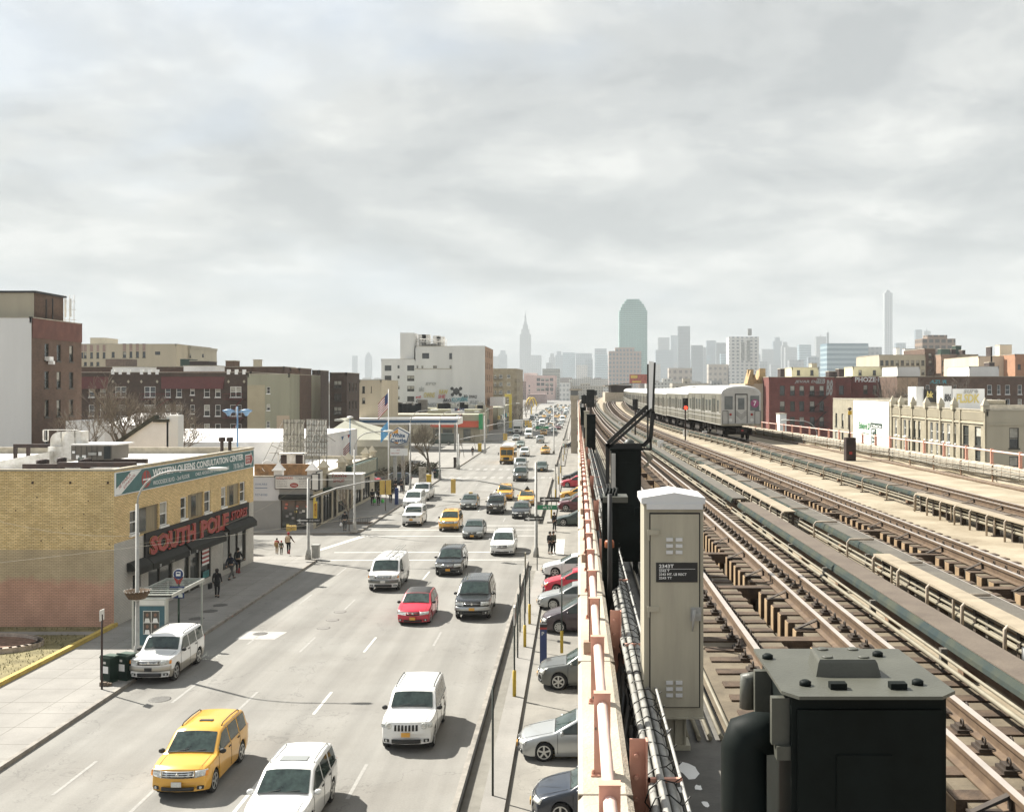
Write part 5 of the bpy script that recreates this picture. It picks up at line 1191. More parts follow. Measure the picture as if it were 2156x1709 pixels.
for x, y, lab in ((625, 480, 'dark rusty roof vent pipe left of the white ducts'), (903, 455, 'short dark vent pipe between duct box and grey unit'), (1245, 470, 'stout dark vent pipe standing before the grey unit')):
 p = S5(x, y); Z = 58.8; r = .34 if x != 903 else .26; zt = hz(p[1], Z); b = MB().lathe((xz(p[0], Z), Z, RZ), [(r*.7, 0), (r*.7, zt-RZ-.35), (r, zt-RZ-.33), (r, zt-RZ-.05), (r*.5, zt-RZ)], 12); tag(b.build('vent_pipe', BEAM), lab, 'vent', 'vent pipes on the store roof')
for x, lab in ((1825, 'left one of two dark chimney pipes at the far end of the store roof'), (1890, 'right one of two dark chimney pipes at the far end of the store roof')):
 p = R1(x, 1305); Z = 72; b = MB().lathe((xz(p[0], Z), Z, RZ), [(.12, 0), (.12, hz(p[1], Z)-RZ-.3), (.24, hz(p[1], Z)-RZ-.28), (.24, hz(p[1], Z)-RZ)], 10); tag(b.build('vent_pipe', BEAM), lab, 'vent', 'vent pipes on the store roof')
# ---- the tall white and brick house on the left edge
random.seed(9)
h1 = 19.55
wl = []
for (y0, y1) in ((480, 605), (710, 850), (950, 1090), (1190, 1300), (1420, 1540)):
 for Zc in (107.0, 109.5, 112.2): wl.append((Zc-104-.45, 16.0-(y0-480)*.0124-.3, .85, 1.75, 'dh', FRD))
bt, bo = building('apartment_house', 'tall apartment house with a blank white wall and a brown brick side', [(-85, 104), (-54.9, 104), (-54.9, 114.5), (-85, 114.5)], 19.9, BB, {1: wl}, facem={0: STW}, blinds=.2)
b = MB(); b.box(-54.86, 104.1, 17.9, -54.83, 114.5, 19.9); b.build('red_band', mat('red_paint_band', (.13, .05, .035), .8, var=.15, scale=1), bt, bo)
b = MB().use(STB); b.box(-75, 106, 19.4, -54.7-1.0, 112, 22.6); b.use(BB); b.box(-55.69, 106.01, 19.4, -55.66, 111.99, 22.6); b.use(TRIM); b.box(-76, 105.8, 22.6, -55.4, 112.2, 22.8); b.build('stair_tower', parent=bt, loc=bo)
b = MB().tube([(-54.95, 107.0, 19.9), (-54.95, 107.0, 22.0)], .07, 5).tube([(-54.95, 108.3, 19.9), (-54.95, 108.3, 22.2)], .07, 5).tube([(-54.95, 106.6, 19.98), (-54.95, 108.5, 19.98)], .07, 5); b.build('railing_stub', FIREB, bt, bo)
an = thing('antenna_rack', 'pale antenna rack standing on the brown brick roof', 'antenna', (-57.5, 113, 19.4)); b = MB()
for k in range(6): b.tube([(k*.5, 0, 0), (k*.5, 0, 3.6)], .035, 5)
for z in (.9, 2.0, 2.9): b.tube([(-.1, 0, z), (2.7, 0, z)], .03, 5)
b.tube([(-1.2, .2, .2), (1.2, 0, 1.6)], .03, 5); b.build('frame', DUCT, an)
for k in range(4): b = MB(); b.box(.4+k*.55, -.12, 1.2, .6+k*.55, -.02, 3.2); b.build('panel_antenna', SIGNW, an)
b = MB(); b.box(-55.0, 106.7, 16.0-.35, -54.45, 107.5, 16.1-.0); b.box(-54.7, 106.9, 15.3, -54.2, 107.3, 15.65); b.build('window_unit', WHITEP, bt, bo)
# ---- long dark brick apartment row with red mansards
Z = 168; X0 = -100.0; X1 = xz(528.6, Z)
cols = [(640, 655), (730, 775), (822, 868), (948, 1037, 2), (1187, 1278, 2), (1358, 1402), (1450, 1495), (1565, 1600, 3), (1678, 1725), (1770, 1813), (1893, 1985, 2)]
ws = []
for (ya, yb_) in ((888, 975), (1038, 1130), (1193, 1282), (1345, 1435)):
 for c in cols:
  k = c[2] if len(c) > 2 else 1; ws += pw(Z, X0, [(c[0], ya, c[1], yb_-(18 if k == 3 else 0), 'dh2' if k == 2 else 'dh')], R=R1)
for k in range(4): ws += [(x, v, .9, 1.65, 'dh') for x in (3, 6, 9.5, 13) for v in (11.4-3.02*k,)]
ap, ao = building('apartment_row', 'long dark brick apartment row with white windows and red mansard strips', rectpts(X0, X1, Z, Z+22), 15.4, DB, {0: ws}, roofm=ROOFG, blinds=.5)
for (xa, xb) in ((560, 885), (1335, 1838)):
 b = MB(); a, c = xz(R1(xa, 0)[0], Z), xz(R1(xb, 0)[0], Z); b.v += [(a, Z-.45, 12.75), (c, Z-.45, 12.75), (c+.3, Z+.2, 15.6), (a-.3, Z+.2, 15.6), (a, Z-.02, 12.75), (c, Z-.02, 12.75)]; b.face([0, 1, 2, 3]); b.face([1, 5, 2]); b.face([4, 0, 3]); b.face([5, 4, 3, 2]); b.face([0, 4, 5, 1]); b.build('mansard', REDM, ap, ao)
b = MB()
for x in (928, 990, 1058, 1165, 1230, 1293, 1880, 1945, 2008): a = xz(R1(x, 0)[0], Z); b.box(a-.25, Z-.1, 15.1, a+.25, Z+.3, 15.9)
b.build('battlement', WHITEP, ap, ao)
b = MB()
for x in (928, 1056, 1163, 1293, 1880, 2008): p = R1(x, 847); a, z = xz(p[0], Z), hz(p[1], Z); b.poly([(a-.22, Z-.03, z), (a, Z-.03, z-.28), (a+.22, Z-.03, z), (a, Z-.03, z+.28)])
for x, y in ((1580, 1000), (1580, 1150), (1580, 1308)): p = R1(x, y); a, z = xz(p[0], Z), hz(p[1], Z); b.poly([(a-.22, Z-.03, z), (a, Z-.03, z-.28), (a+.22, Z-.03, z), (a, Z-.03, z+.28)])
b.build('diamond_tile', STB, ap, ao)
def fire_escape(parent, mo, Z, xa, xb, zs, m, ladder=True):
 b = MB().use(m)
 for i, z in enumerate(zs):
  b.box(xa, Z-1.0, z-.05, xb, Z-.02, z)
  for k in range(int((xb-xa)/.35)+1): b.tube([(xa+k*.35, Z-1.0, z), (xa+k*.35, Z-1.0, z+.9)], .02, 4)
  b.tube([(xa, Z-1.0, z+.9), (xb, Z-1.0, z+.9)], .03, 4)
  if ladder and i: a = xa+.3; c = xb-.4; b.tube([(a, Z-.75, zs[i-1]), (c, Z-.75, z)], .045, 4); b.tube([(a, Z-.4, zs[i-1]), (c, Z-.4, z)], .045, 4)
 b.build('fire_escape', parent=parent, loc=mo)
for xa, xb in ((1850, 2018), (835, 1040), (1172, 1415)): fire_escape(ap, ao, Z, xz(R1(xa, 0)[0], Z), xz(R1(xb, 0)[0], Z), [hz(R1(0, y)[1], Z) for y in (1300, 1145, 992)], FIRE)
# things on its roof
def rooftop(name, label, cat, x0, x1, yt, yb_, Z, dep, m, R=None, group=None):
 if R: (x0, yt), (x1, yb_) = R(x0, yt), R(x1, yb_)
 b = MB().use(m); b.box(xz(x0, Z), Z, hz(yb_, Z), xz(x1, Z), Z+dep, hz(yt, Z)); b.use(COPE); b.box(xz(x0, Z)-.08, Z-.08, hz(yt, Z), xz(x1, Z)+.08, Z+dep+.08, hz(yt, Z)+.12)
 return tag(b.build(name), label, cat, group)
rooftop('roof_house', 'white roof house on the long brick row, left one', 'roof house', 925, 1188, 728, 775, 176, 5, ROOFW, R1)
rooftop('roof_house', 'white roof house with a dark hatch, right one on the long row', 'roof house', 1510, 1765, 720, 775, 176, 5, ROOFW, R1)
rooftop('roof_house', 'brown louvred box on the roof behind the left white roof house', 'roof house', 868, 1030, 662, 722, 186, 5, mat('brown_louvre', (.18, .13, .10), .8, var=.2, scale=2), R1)
rooftop('roof_house', 'dark green box on the roof behind the right white roof house', 'roof house', 1482, 1560, 662, 720, 188, 4, DGREEN, R1)
rooftop('roof_house', 'flat dark box with a white cap right of the dark green box', 'roof house', 1560, 1705, 680, 722, 187, 5, BEAM, R1)
rooftop('chimney', 'brown square chimney on the rear roofs', 'chimney', 1855, 1930, 678, 738, 200, 3, BB, R1)
rooftop('chimney', 'tall beige chimney with a metal crown', 'chimney', 2083, 2130, 670, 745, 200, 2, STB, R1)
building('rear_wing', 'brown brick rear wing behind the long dark row', rectpts(xz(R1(640, 0)[0], 192), xz(R1(2156+180, 0)[0], 192), 192, 200), hz(R1(0, 727)[1], 192), BB, roofm=ROOFG)
# ---- cream striped building behind
Z = 262; xa, xb = xz(150, Z), xz(406-35, Z)
ws = pw(Z, xa, [(660, 607, 663+22, 655), (690, 607, 712, 655), (742, 607, 764, 655), (793, 607, 815, 655), (845, 607, 867, 655), (918, 603, 943, 648), (1010, 600, 1037, 650), (1065, 600, 1088, 650), (1118, 600, 1142, 650), (1172, 600, 1197, 650), (1275, 600, 1318, 628, 'x3')]+[(a, 686, a+24, 716) for a in (690, 742, 793, 1065)], R=R1, f=FRD)
ce, co = building('striped_apartment_building', 'cream apartment building with pink vertical stripes behind the dark row', rectpts(xa, xb, Z, Z+25), hz(R1(0, 540)[1], Z), STC, {0: ws}, blinds=.2)
b = MB()
for (a, c, y0, y1) in ((660, 685, 545, 600), (690, 714, 545, 600), (740, 765, 545, 600), (795, 816, 545, 600), (845, 868, 545, 600), (1010, 1037, 535, 595), (1065, 1089, 535, 595), (1118, 1143, 535, 595), (1172, 1197, 535, 595)):
 (p, q), (r_, s_) = R1(a, y0), R1(c, y1); b.box(xz(p, Z), Z-.05, hz(s_, Z), xz(r_, Z), Z-.01, hz(q, Z))
b.build('brick_panel', STK, ce, co)
rooftop('roof_house', 'pale roof house on top of the cream striped building', 'roof house', 742, 858, 490, 545, 270, 8, STB, R1)
building('beige_block', 'plain beige block right of the cream striped building', rectpts(xb+.5, xz(R1(1588, 0)[0], 275), 270, 290), hz(R1(0, 560)[1], 272), STB, {0: pw(270, xb+.5, [(1450, 620, 1462, 645), (1555, 618, 1565, 650)], R=R1, f=FRD)})
# ---- grey green painted house and the dark houses right of it
Z = 166; xa = X1+.05; xb = xz(R2(360, 0)[0], Z)
ws = pw(Z, xa, [(172, 655, 200, 710), (172, 797, 200, 848), (170, 937, 198, 990)], R=R2)
gg, go = building('painted_house', 'plain green grey painted house with three small windows', rectpts(xa, xb, Z, Z+20), hz(R2(0, 552)[1], Z), STG, {0: ws}, roofm=ROOFG)
b = MB(); b.box(xa, Z-.03, 0, xz(R2(158, 0)[0], Z), Z-.012, hz(R2(0, 640)[1], Z)); b.build('tan_paint', mat('tan_wall_paint', (.36, .31, .21), .85, var=.08, scale=.4), gg, go)
b = MB(); b.box(xz(R2(255, 0)[0], Z), Z-.03, hz(R2(0, 1040)[1], Z), xb, Z-.012, hz(R2(0, 890)[1], Z)); b.build('peach_paint', mat('peach_wall_paint', (.42, .33, .24), .85, var=.05, scale=.4), gg, go)
for (x0, x1, xs, yt, Zf, dep, m, rects, lab) in ((362, 445, 540, 503, 172, 16, BB, [(372, 592, 412, 668), (374, 722, 412, 800), (374, 850, 412, 915)], 'brown brick house with arched windows right of the painted house'),
 (545, 606, 683, 520, 190, 14, DB, [(538, 590, 565, 645), (538, 720, 565, 770)], 'dark brick house in shadow between two brown ones'),
 (690, 830, 935, 540, 180, 22, DB, [(725, 605, 788, 665, 'dh2'), (725, 710, 788, 770, 'dh2'), (725, 818, 788, 880, 'dh2')], 'dark red brick house with double windows and a small battlement')):
 xa = xz(R2(x0, 0)[0], Zf); xb = xz(R2(x1, 0)[0], Zf); Ze = xb/(xz(R2(xs, 0)[0], 1)); hh = hz(R2(0, yt)[1], Zf)
 ws = pw(Zf, xa, rects, R=R2, f=FRD); ws = [w for w in ws if w[0] > 0 and w[0]+w[2] < xb-xa]
 sw = [(min(2+k*2.6, Ze-Zf-1.2), v, .8, 1.5, 'dh', FRD) for k in range(1 if x0 == 362 else 3) for v in (hh-3.2, hh-6.4)] if x0 == 690 else []
 t_, o_ = building('brick_house', lab, rectpts(xa, xb, Zf, Ze), hh, m, {0: ws, 1: sw}, roofm=ROOFG, blinds=.5)
building('beige_house', 'small beige house behind the dark red brick one', rectpts(xz(R2(935, 0)[0], 215), xz(R2(1115, 0)[0], 215), 215, 235), hz(R2(0, 600)[1], 215), STC, {0: pw(215, xz(R2(935, 0)[0], 215), [(958, 650, 980, 705), (958, 745, 982, 790), (1030, 650, 1036, 700)], R=R2, f=FRD)})
# ---- big white building
Z = 293; xa = xz(R2(1115, 0)[0], Z); xm = xz(R2(1395, 0)[0], Z); xb = xz(R2(1968, 0)[0], Z)
rows = ((478, 523), (562, 607), (647, 692), (732, 776))
ws = pw(Z, xa, [(c0, a, c1, b_-(20 if st == 'plain' else 0), st) for (a, b_) in rows for (c0, c1, st) in ((1143, 1198, 'x2'), (1248, 1265, 'plain'), (1328, 1386, 'x2'))], R=R2, f=FRD)
wb, wo = building('white_building', 'large white building with graffiti along its blank wall', rectpts(xa, xm, Z, Z+26), hz(R2(0, 428)[1], Z), STW, {0: ws}, blinds=.3)
ws = pw(Z, xm, [(1450, 377, 1508, 423, 'x2'), (1673, 377, 1696, 423, 'dh'), (1405, 477, 1418, 500, 'plain'), (1445, 480, 1460, 500, 'plain'), (1676, 478, 1692, 502, 'plain'), (1540, 480, 1572, 500, 'plain')], R=R2, f=FRD)
side = [(2+k*6.0, v, 1.6, 1.7, 'dh2', FRD) for k in range(4) for v in (22, 18.6, 15.2, 11.8, 8.4, 5)]
building('white_building', '', rectpts(xm, xb, Z+.02, Z+28), hz(R2(0, 322)[1], Z), STW, {0: ws, 1: side}, facem={1: TB}, root=wb) if False else None
t2, o2 = building('white_building', 'taller blank walled part of the large white building, beside the avenue', rectpts(xm+.02, xb, Z+.02, Z+28), hz(R2(0, 322)[1], Z), STW, {0: ws, 1: side}, facem={1: mat('rust_brick_side', (.36, .22, .13), .85, var=.1, scale=1)})
b = MB(); b.box(xz(R2(1700, 0)[0], Z), Z-.25, 0, xb, Z+.0, hz(R2(0, 317)[1], Z)); b.build('blank_wall', STW, t2, o2)
b = MB(); b.box(xz(R2(1265, 0)[0], Z), Z+1, 18, xz(R2(1378, 0)[0], Z), Z+9, hz(R2(0, 208)[1], Z)); b.build('stair_tower', STW, wb, wo)
b = MB(); b.box(xz(R2(1390, 0)[0], Z), Z-.05, hz(R2(0, 509)[1], Z), xz(R2(1697, 0)[0], Z), Z-.0, hz(R2(0, 503)[1], Z)); b.build('ledge', COPE, t2, o2)
b = MB(); random.seed(2)
for k in range(22): x = xz(R2(1400+k*12, 0)[0], Z+4); b.tube([(x, Z+4, 24), (x, Z+4, hz(R2(0, 262)[1], Z+4))], .07, 4)
for y in (262, 285): b.tube([(xz(R2(1395, 0)[0], Z+4), Z+4, hz(R2(0, y)[1], Z+4)), (xz(R2(1600, 0)[0], Z+4), Z+4, hz(R2(0, y)[1], Z+4))], .09, 4)
for k in range(6): x = xz(R2(1420+k*30, 0)[0], Z+5); b.box(x, Z+5, 24, x+2.2, Z+7, 25.5+random.random()*3)
b.build('roof_plant', DUCT, t2, o2)
# graffiti
GR = [mat('graffiti_'+n, c, .8, var=0) for n, c in (('black', (.05, .05, .05)), ('teal', (.10, .32, .36)), ('red', (.50, .08, .09)), ('yellow', (.55, .45, .15)), ('grey', (.33, .33, .31)), ('pale', (.55, .62, .6)))]
def tagging(s, parent, mo, x, y, Z, w, h, m, R=R2, off=.30, shear=.2):
 px, py = R(x, y); sc_ = R(x+100, 0)[0]-R(x, 0)[0]
 text(s, parent, m, Matrix.Translation(mo) @ frameM((xz(px, Z), Z-off, hz(py, Z)), (1, 0, 0), (0, 0, 1)), w=w*sc_/100*Z/F, h=h*sc_/100*Z/F, ext=.01, offset=.03, shear=shear, name='graffiti')
for a in ((('KLOPSKY'), 1695, 778, 110, 35, GR[1]), ('SOAK', 1775, 775, 55, 42, GR[1]), ('SWAQ', 1835, 752, 68, 30, GR[0]), ('RAW', 1590, 715, 75, 38, GR[3]), ('OWNS', 1465, 742, 92, 42, GR[3]), ('evil', 1400, 748, 42, 22, GR[2]), ('SHE', 1582, 748, 62, 28, GR[2]), ('ETO', 1480, 640, 85, 22, GR[4]), ('akc', 1425, 690, 45, 40, GR[4]), ('BRO', 1625, 780, 65, 28, GR[0]), ('co', 1403, 785, 36, 26, GR[0]), ('zo', 1790, 742, 35, 22, GR[0]), ('RUFN', 1845, 795, 90, 26, GR[4]), ('MZUNKO', 1400, 815, 190, 30, GR[4]), ('PAROSE', 1640, 815, 200, 28, GR[0]), ('ELOS', 1860, 818, 110, 26, GR[5])): tagging(*((a[0], t2, o2)+a[1:3]+(Z,)+a[3:]))
gf = MB(); c = R2(1733, 692);
for (dx, dy, r) in ((0, 0, .9), (-1.2, .8, .45), (1.2, .8, .45), (-1.1, -.9, .45), (1.1, -.9, .45)): gf.poly([(xz(c[0], Z)+dx+r*cos(a*pi/6)*(1+.25*(a % 2)), Z-.29, hz(c[1], Z)+dy+r*sin(a*pi/6)*(1+.25*(a % 2))) for a in range(12)])
gf.build('graffiti', GR[0], t2, o2)
# ---- houses beyond along the left of the avenue
Z = 390; xa, xb = xz(R3(640, 0)[0], Z), xz(R3(985, 0)[0], Z)
ws = pw(Z, xa, [(c0, a, c1, a+38, 'dh') for a in (315, 405, 502, 600) for c0, c1 in ((662, 690), (720, 738), (775, 812), (868, 908))], R=R3)
tn, to = building('tan_apartment_building', 'tan corner apartment building with balconies beyond the white one', [(xa, Z), (xb, Z), (xz(R3(1058, 0)[0], Z+30), Z+30), (xa, Z+30)], hz(R3(0, 245)[1], Z), TB, {0: ws})
for y in (372, 465, 560): fire_escape(tn, to, Z, xz(R3(665, 0)[0], Z), xz(R3(818, 0)[0], Z), [hz(R3(0, y)[1], Z)], FIREB, False)
for k in range(4): fire_escape(tn, to, Z, xb-1.0+k*.1, xb+.5+k*.3, [6+k*3.1], FIREB, False)
Z = 560; pk, po = building('pink_factory', 'pale pink factory block with rows of windows at the end of the avenue', rectpts(xz(R3(1095, 0)[0], 1150), xz(R3(1440, 0)[0], 1150), 1150, 1250), hz(R3(0, 325)[1], 1150), mat('pale_pink_wall', (.56, .40, .36), .85, var=.08, scale=.05),
 {0: pw(1150, xz(R3(1095, 0)[0], 1150), [(c, a, c+42, a+38, 'x2') for a in (355, 410, 470) for c in (1222, 1272, 1325, 1378)]+[(c, a, c+18, a+22, 'plain') for a in (440, 490, 525) for c in (1125, 1345, 1395)], R=R3, f=FRD)}, depth=.6)
b = MB(); b.box(xz(R3(1110, 0)[0], 900), 900, 0, xz(R3(1330, 0)[0], 900), 940, hz(R3(0, 545)[1], 900)); tag(b.build('warehouse', mat('mauve_wall', (.36, .26, .24), .85, var=.1, scale=.1)), 'low mauve warehouse in front of the pale pink factory', 'building')
b = MB(); b.box(xz(R3(1070, 0)[0], 1200), 1200, 0, xz(R3(1210, 0)[0], 1200), 1260, hz(R3(0, 295)[1], 1200)); tag(b.build('factory_tower', mat('pale_pink_tower', (.60, .46, .42), .85, var=.08, scale=.05)), 'taller pale pink block at the left of the pink factory', 'building')
b = MB(); b.box(xz(R3(1495, 0)[0], 1100), 1100, 0, xz(R3(1620, 0)[0], 1100), 1160, hz(R3(0, 410)[1], 1100)); tag(b.build('white_block', gridmat('white_block_wall', (.62, .61, .58), (.36, .37, .36), 4, 5, .55, .5)), 'white low block with rows of windows left of the concrete booth', 'building')
b = MB(); b.box(xz(R3(1290, 0)[0], 1500), 1500, 0, xz(R3(1495, 0)[0], 1500), 1560, hz(R3(0, 245)[1], 1500)); tag(b.build('grey_block', gridmat('louvre_wall', (.36, .35, .30), (.22, .22, .2), 3, 4, .9, .5)), 'grey louvred block behind the pink factory', 'building')
# ---- white gabled warehouse and garden walls behind the store
wh = thing('warehouse', 'white painted warehouse with a stepped gable behind the store roof', 'building', (-44, 92, 0)); mo = (44, -92, 0)
def RP(x, y, Z): p = R1(x, y); return (xz(p[0], Z), hz(p[1], Z))
b = MB().use(ROOFW)
pts = [RP(925, 1400, 84), RP(1270, 1160, 84), RP(1385, 1160, 84), RP(1385, 1450, 84), RP(925, 1450, 84)]
b.prism([(p[0], p[1]) for p in pts], -84.4, -84.0, Matrix.Rotation(pi/2, 4, 'X')); b.build('gable_wall', ROOFW, wh, mo)
b = MB(); q0, q1 = RP(920, 1395, 83.9), RP(1275, 1158, 83.9); b.v += [(q0[0], 83.8, q0[1]), (q1[0], 83.8, q1[1]), (q1[0], 84.8, q1[1]), (q0[0], 84.8, q0[1]), (q0[0], 83.8, q0[1]+.35), (q1[0], 83.8, q1[1]+.35), (q1[0], 84.8, q1[1]+.35), (q0[0], 84.8, q0[1]+.35)]
for q in ((3, 2, 1, 0), (4, 5, 6, 7), (0, 1, 5, 4), (1, 2, 6, 5), (2, 3, 7, 6), (3, 0, 4, 7)): b.face(q)
x0, z0_ = RP(1265, 1180, 83.9); x1, z1_ = RP(1390, 1155, 83.9); b.box(x0, 83.7, z0_, x1, 84.9, z1_); b.build('dark_coping', mat('mossy_coping', (.06, .058, .04), .9, var=.3, scale=3), wh, mo)
b = MB(); xr0, zt = RP(1385, 1110, 92); xr1, _ = RP(1505, 0, 92); xl0, zb_ = RP(640, 1205, 92);
b.box(RP(1386, 0, 84.4)[0], 84.0, 0, RP(1480, 0, 84.4)[0], 85.2, RP(0, 1125, 84)[1]); b.build('end_block', STW, wh, mo)
b = MB(); xr_ = RP(1480, 0, 100)[0]; b.v += [(RP(860, 0, 95)[0], 95, RP(0, 1205, 95)[1]), (xr_, 95, RP(0, 1205, 95)[1]), (xr_, 100, RP(0, 1106, 100)[1]), (RP(1130, 0, 100)[0], 100, RP(0, 1106, 100)[1])]; b.face([0, 1, 2, 3]); b.box(RP(860, 0, 95)[0], 95, 0, xr_-.1, 99.5, RP(0, 1212, 95)[1]); b.build('sloping_roof', ROOFW, wh, mo)
b = MB(); b.box(RP(540, 0, 100)[0], 100, 0, RP(780, 0, 100)[0], 112, RP(0, 1170, 100)[1]); tag(b.build('shed', ROOFW), 'small white flat roofed shed left of the white warehouse', 'shed')
# low white roofs between the store and the hardware shop
b = MB(); b.box(-60, 112, 0, -32, 150, RP(0, 1345, 112)[1]); tag(b.build('flat_roofed_hall', ROOFW), 'long low hall with a white roof behind the store', 'building')
# ---- hardware and pawn shop
random.seed(6)
HZ = 93.3; HX0, HX1 = -38.0, -23.85; GW = mat('grey_painted_wall', (.30, .30, .29), .85, var=.06, scale=.5); WP = mat('white_painted_wall', (.55, .55, .56), .85, var=.05, scale=.5)
ws = [(HX1-HX0-3.0+.05, .15, 2.6, 2.6, 'x2', FRD)]
sw = [(1.0, .2, 2.0, 2.7, 'plain', FRD), (3.6, .3, 3.4, 2.5, 'x3', FRD), (7.6, .2, 1.4, 2.7, 'plain', FRD), (9.6, .4, 4.0, 2.4, 'x3', FRD), (14.4, .2, 1.4, 2.7, 'plain', FRD), (16.4, .4, 4.2, 2.4, 'x3', FRD), (21.4, .4, 4, 2.4, 'x3', FRD)]
hs, ho = building('shop_building', 'single storey corner shop with hardware and pawn shop signs', rectpts(HX0, HX1, HZ, HZ+28), 4.85, GW, {0: ws, 1: sw}, facem={1: STB}, parapet=.3, blinds=.1)
b = MB(); b.box(-37.9, HZ-.03, 2.7, xz(R2(285, 0)[0], HZ)-.1, HZ-.01, 4.8); b.build('white_paint', WP, hs, ho)
def onF(x, y, Z=HZ, R=R2): p = R(x, y); return xz(p[0], Z), hz(p[1], Z)
def sign(parent, mo, x0, y0, x1, y1, Z, m, R=R2, th=.25, border=TRIM, name='sign_board', bw=.06):
 a, zt = onF(x0, y0, Z, R); c, zb = onF(x1, y1, Z, R); b = MB().use(border); b.box(a, Z-th, zb, c, Z, zt); b.use(m); b.box(a+bw, Z-th-.02, zb+bw, c-bw, Z-th+.01, zt-bw); b.build(name, parent=parent, loc=mo); return a, zb, c, zt
def ftext(s, parent, mo, a, z, Z, m, w=None, h=None, **k): return text(s, parent, m, Matrix.Translation(mo) @ frameM((a, Z, z), (1, 0, 0), (0, 0, 1)), w=w, h=h, ext=.004, **k)
SW2 = mat('aged_white_sign', (.62, .61, .57), .6, var=.06, scale=1.5); SR2 = mat('faded_red_letter', (.46, .16, .12), .7, var=0); SG2 = mat('faded_grey_letter', (.25, .24, .24), .7, var=0)
a, zb, c, zt = sign(hs, ho, 245, 1380, 548, 1493, HZ, SW2); Zs_ = HZ-.28; wd = c-a
ftext('HARDWARE', hs, ho, a+.15, zt-.36, Zs_, SR2, w=1.5, h=.26); ftext('TOOL RENTAL', hs, ho, a+1.85, zt-.36, Zs_, SG2, w=1.6, h=.24)
for i, (s, s2) in enumerate((('PLUMBING', 'FLOOR SANDERS'), ('ELECTRIC', 'BUFFERS'), ('PAINT', 'DRAIN SNAKES'), ('HOUSEWARES', 'JACK HAMMERS'))): ftext(s, hs, ho, a+.2, zb+.85-i*.21, Zs_, SG2, w=.95, h=.11); ftext(s2, hs, ho, a+2.2, zb+.85-i*.21, Zs_, SG2, w=1.1, h=.11)
b = MB(); b.lathe((0, 0, 0), [(.34, 0), (.34, .02)], 20)
for i, v in enumerate(b.v): b.v[i] = (v[0]*1.1+a+1.75, HZ-.28-v[2], v[1]*.62+zb+.36)
b.build('red_oval', SIGNR, hs, ho); ftext('TOOLS', hs, ho, a+1.5, zb+.28, HZ-.305, SIGNW, w=.5, h=.15)
sign(hs, ho, 553, 1365, 612, 1500, HZ+.1, SW2, th=.5)
b = MB().use(TRIM); b.box(HX1, HZ+.3, 3.5, HX1+.2, HZ+2.6, 5.3); b.use(SW2); b.box(HX1+.2, HZ+.38, 3.58, HX1+.22, HZ+2.52, 5.2); b.build('side_sign', parent=hs, loc=ho)
ftext('AVAILABLE', hs, ho, *[onF(78, 1462)[i] for i in (0,)], onF(78, 1462)[1], HZ-.035, mat('blue_letter', (.10, .16, .26), .7, var=0), w=1.1, h=.18)
ftext('937-8100', hs, ho, onF(78, 1550)[0], onF(78, 1550)[1], HZ-.035, mat('blue_letter', (.10, .16, .26), .7, var=0), w=1.1, h=.20)
b = MB(); p, z = onF(78, 1487); b.box(p, HZ-.04, z, p+1.1, HZ-.03, z+.06); b.build('blue_line', mat('blue_letter', (.1, .16, .26), .7, var=0), hs, ho)
b = MB().use(AWN); x0, zt = onF(280, 1537); x1, zb = onF(560, 1580); b.tube([(x0, HZ-.25, (zt+zb)/2), (x1, HZ-.25, (zt+zb)/2)], .24, 10); b.build('rolled_shutter', parent=hs, loc=ho)
# things behind the glass
random.seed(12)
for k in range(14): b = MB().use(random.choice([SW2, SR2, GR[3], SG2])); x = xz(R2(305, 0)[0], HZ)+random.random()*2.1; z = .4+random.random()*1.9; b.box(x, HZ+.07, z, x+.25, HZ+.10, z+.2); b.build('window_display', parent=hs, loc=ho)
b = MB().use(mat('yellow_sign', (.65, .48, .06), .6, var=0)); x, zt = onF(563, 1595); b.box(HX1+.02, HZ-.1, .8, HX1+.08, HZ+.45, 3.0); b.box(x, HZ-.12, .9, x+.28, HZ-.02, zt); b.build('yellow_sign', parent=hs, loc=ho)
ftext('OPEN', hs, ho, x+.04, 1.3, HZ-.13, SIGNR, w=.2, h=1.2)
# pawn shop box sign with a white lid, over the pavement
pb = MB().use(mat('pawn_sign_side', (.42, .41, .37), .7, var=.06, scale=2)); px0, pz1 = onF(680, 1378, 98); px1, pz0 = onF(775, 1515, 98)
pb.box(px0, 98, pz0+.2, px0+3.1, 99.6, pz1); pb.use(ROOFW); pb.box(px0-.06, 97.9, pz1, px0+3.2, 99.7, pz1+.1); pb.build('pawn_sign', parent=hs, loc=ho)
ftext('PAWN', hs, ho, px0+.35, pz0+1.35, 97.98, SIGNR, w=1.35, h=.36, offset=.02); ftext('SHOP', hs, ho, px0+.45, pz0+.88, 97.98, SIGNR, w=1.1, h=.34, offset=.02); ftext('W E B', hs, ho, px0+.6, pz0+1.85, 97.98, SG2, w=.9, h=.2); ftext('LOANS', hs, ho, px0+.6, pz0+.5, 97.98, SG2, w=.9, h=.18)
# green fascia and tiled strip along the street side
b = MB(); b.box(HX1+.01, HZ+3.5, 3.2, HX1+.6, HZ+27, 3.5); b.build('shop_canopy', DGREEN, hs, ho)
b = MB();
for k in range(30): b.box(HX1+.62, HZ+13+k*.42, 3.5, HX1+.7, HZ+13.3+k*.42, 4.75)
b.build('tile_strip', mat('tile_grey_green', (.36, .36, .28), .8, var=.15, scale=3), hs, ho)
b = MB(); b.box(HX1+.02, HZ+13, 3.5, HX1+.6, HZ+27, 4.8); b.build('canopy_board', DGREEN, hs, ho)
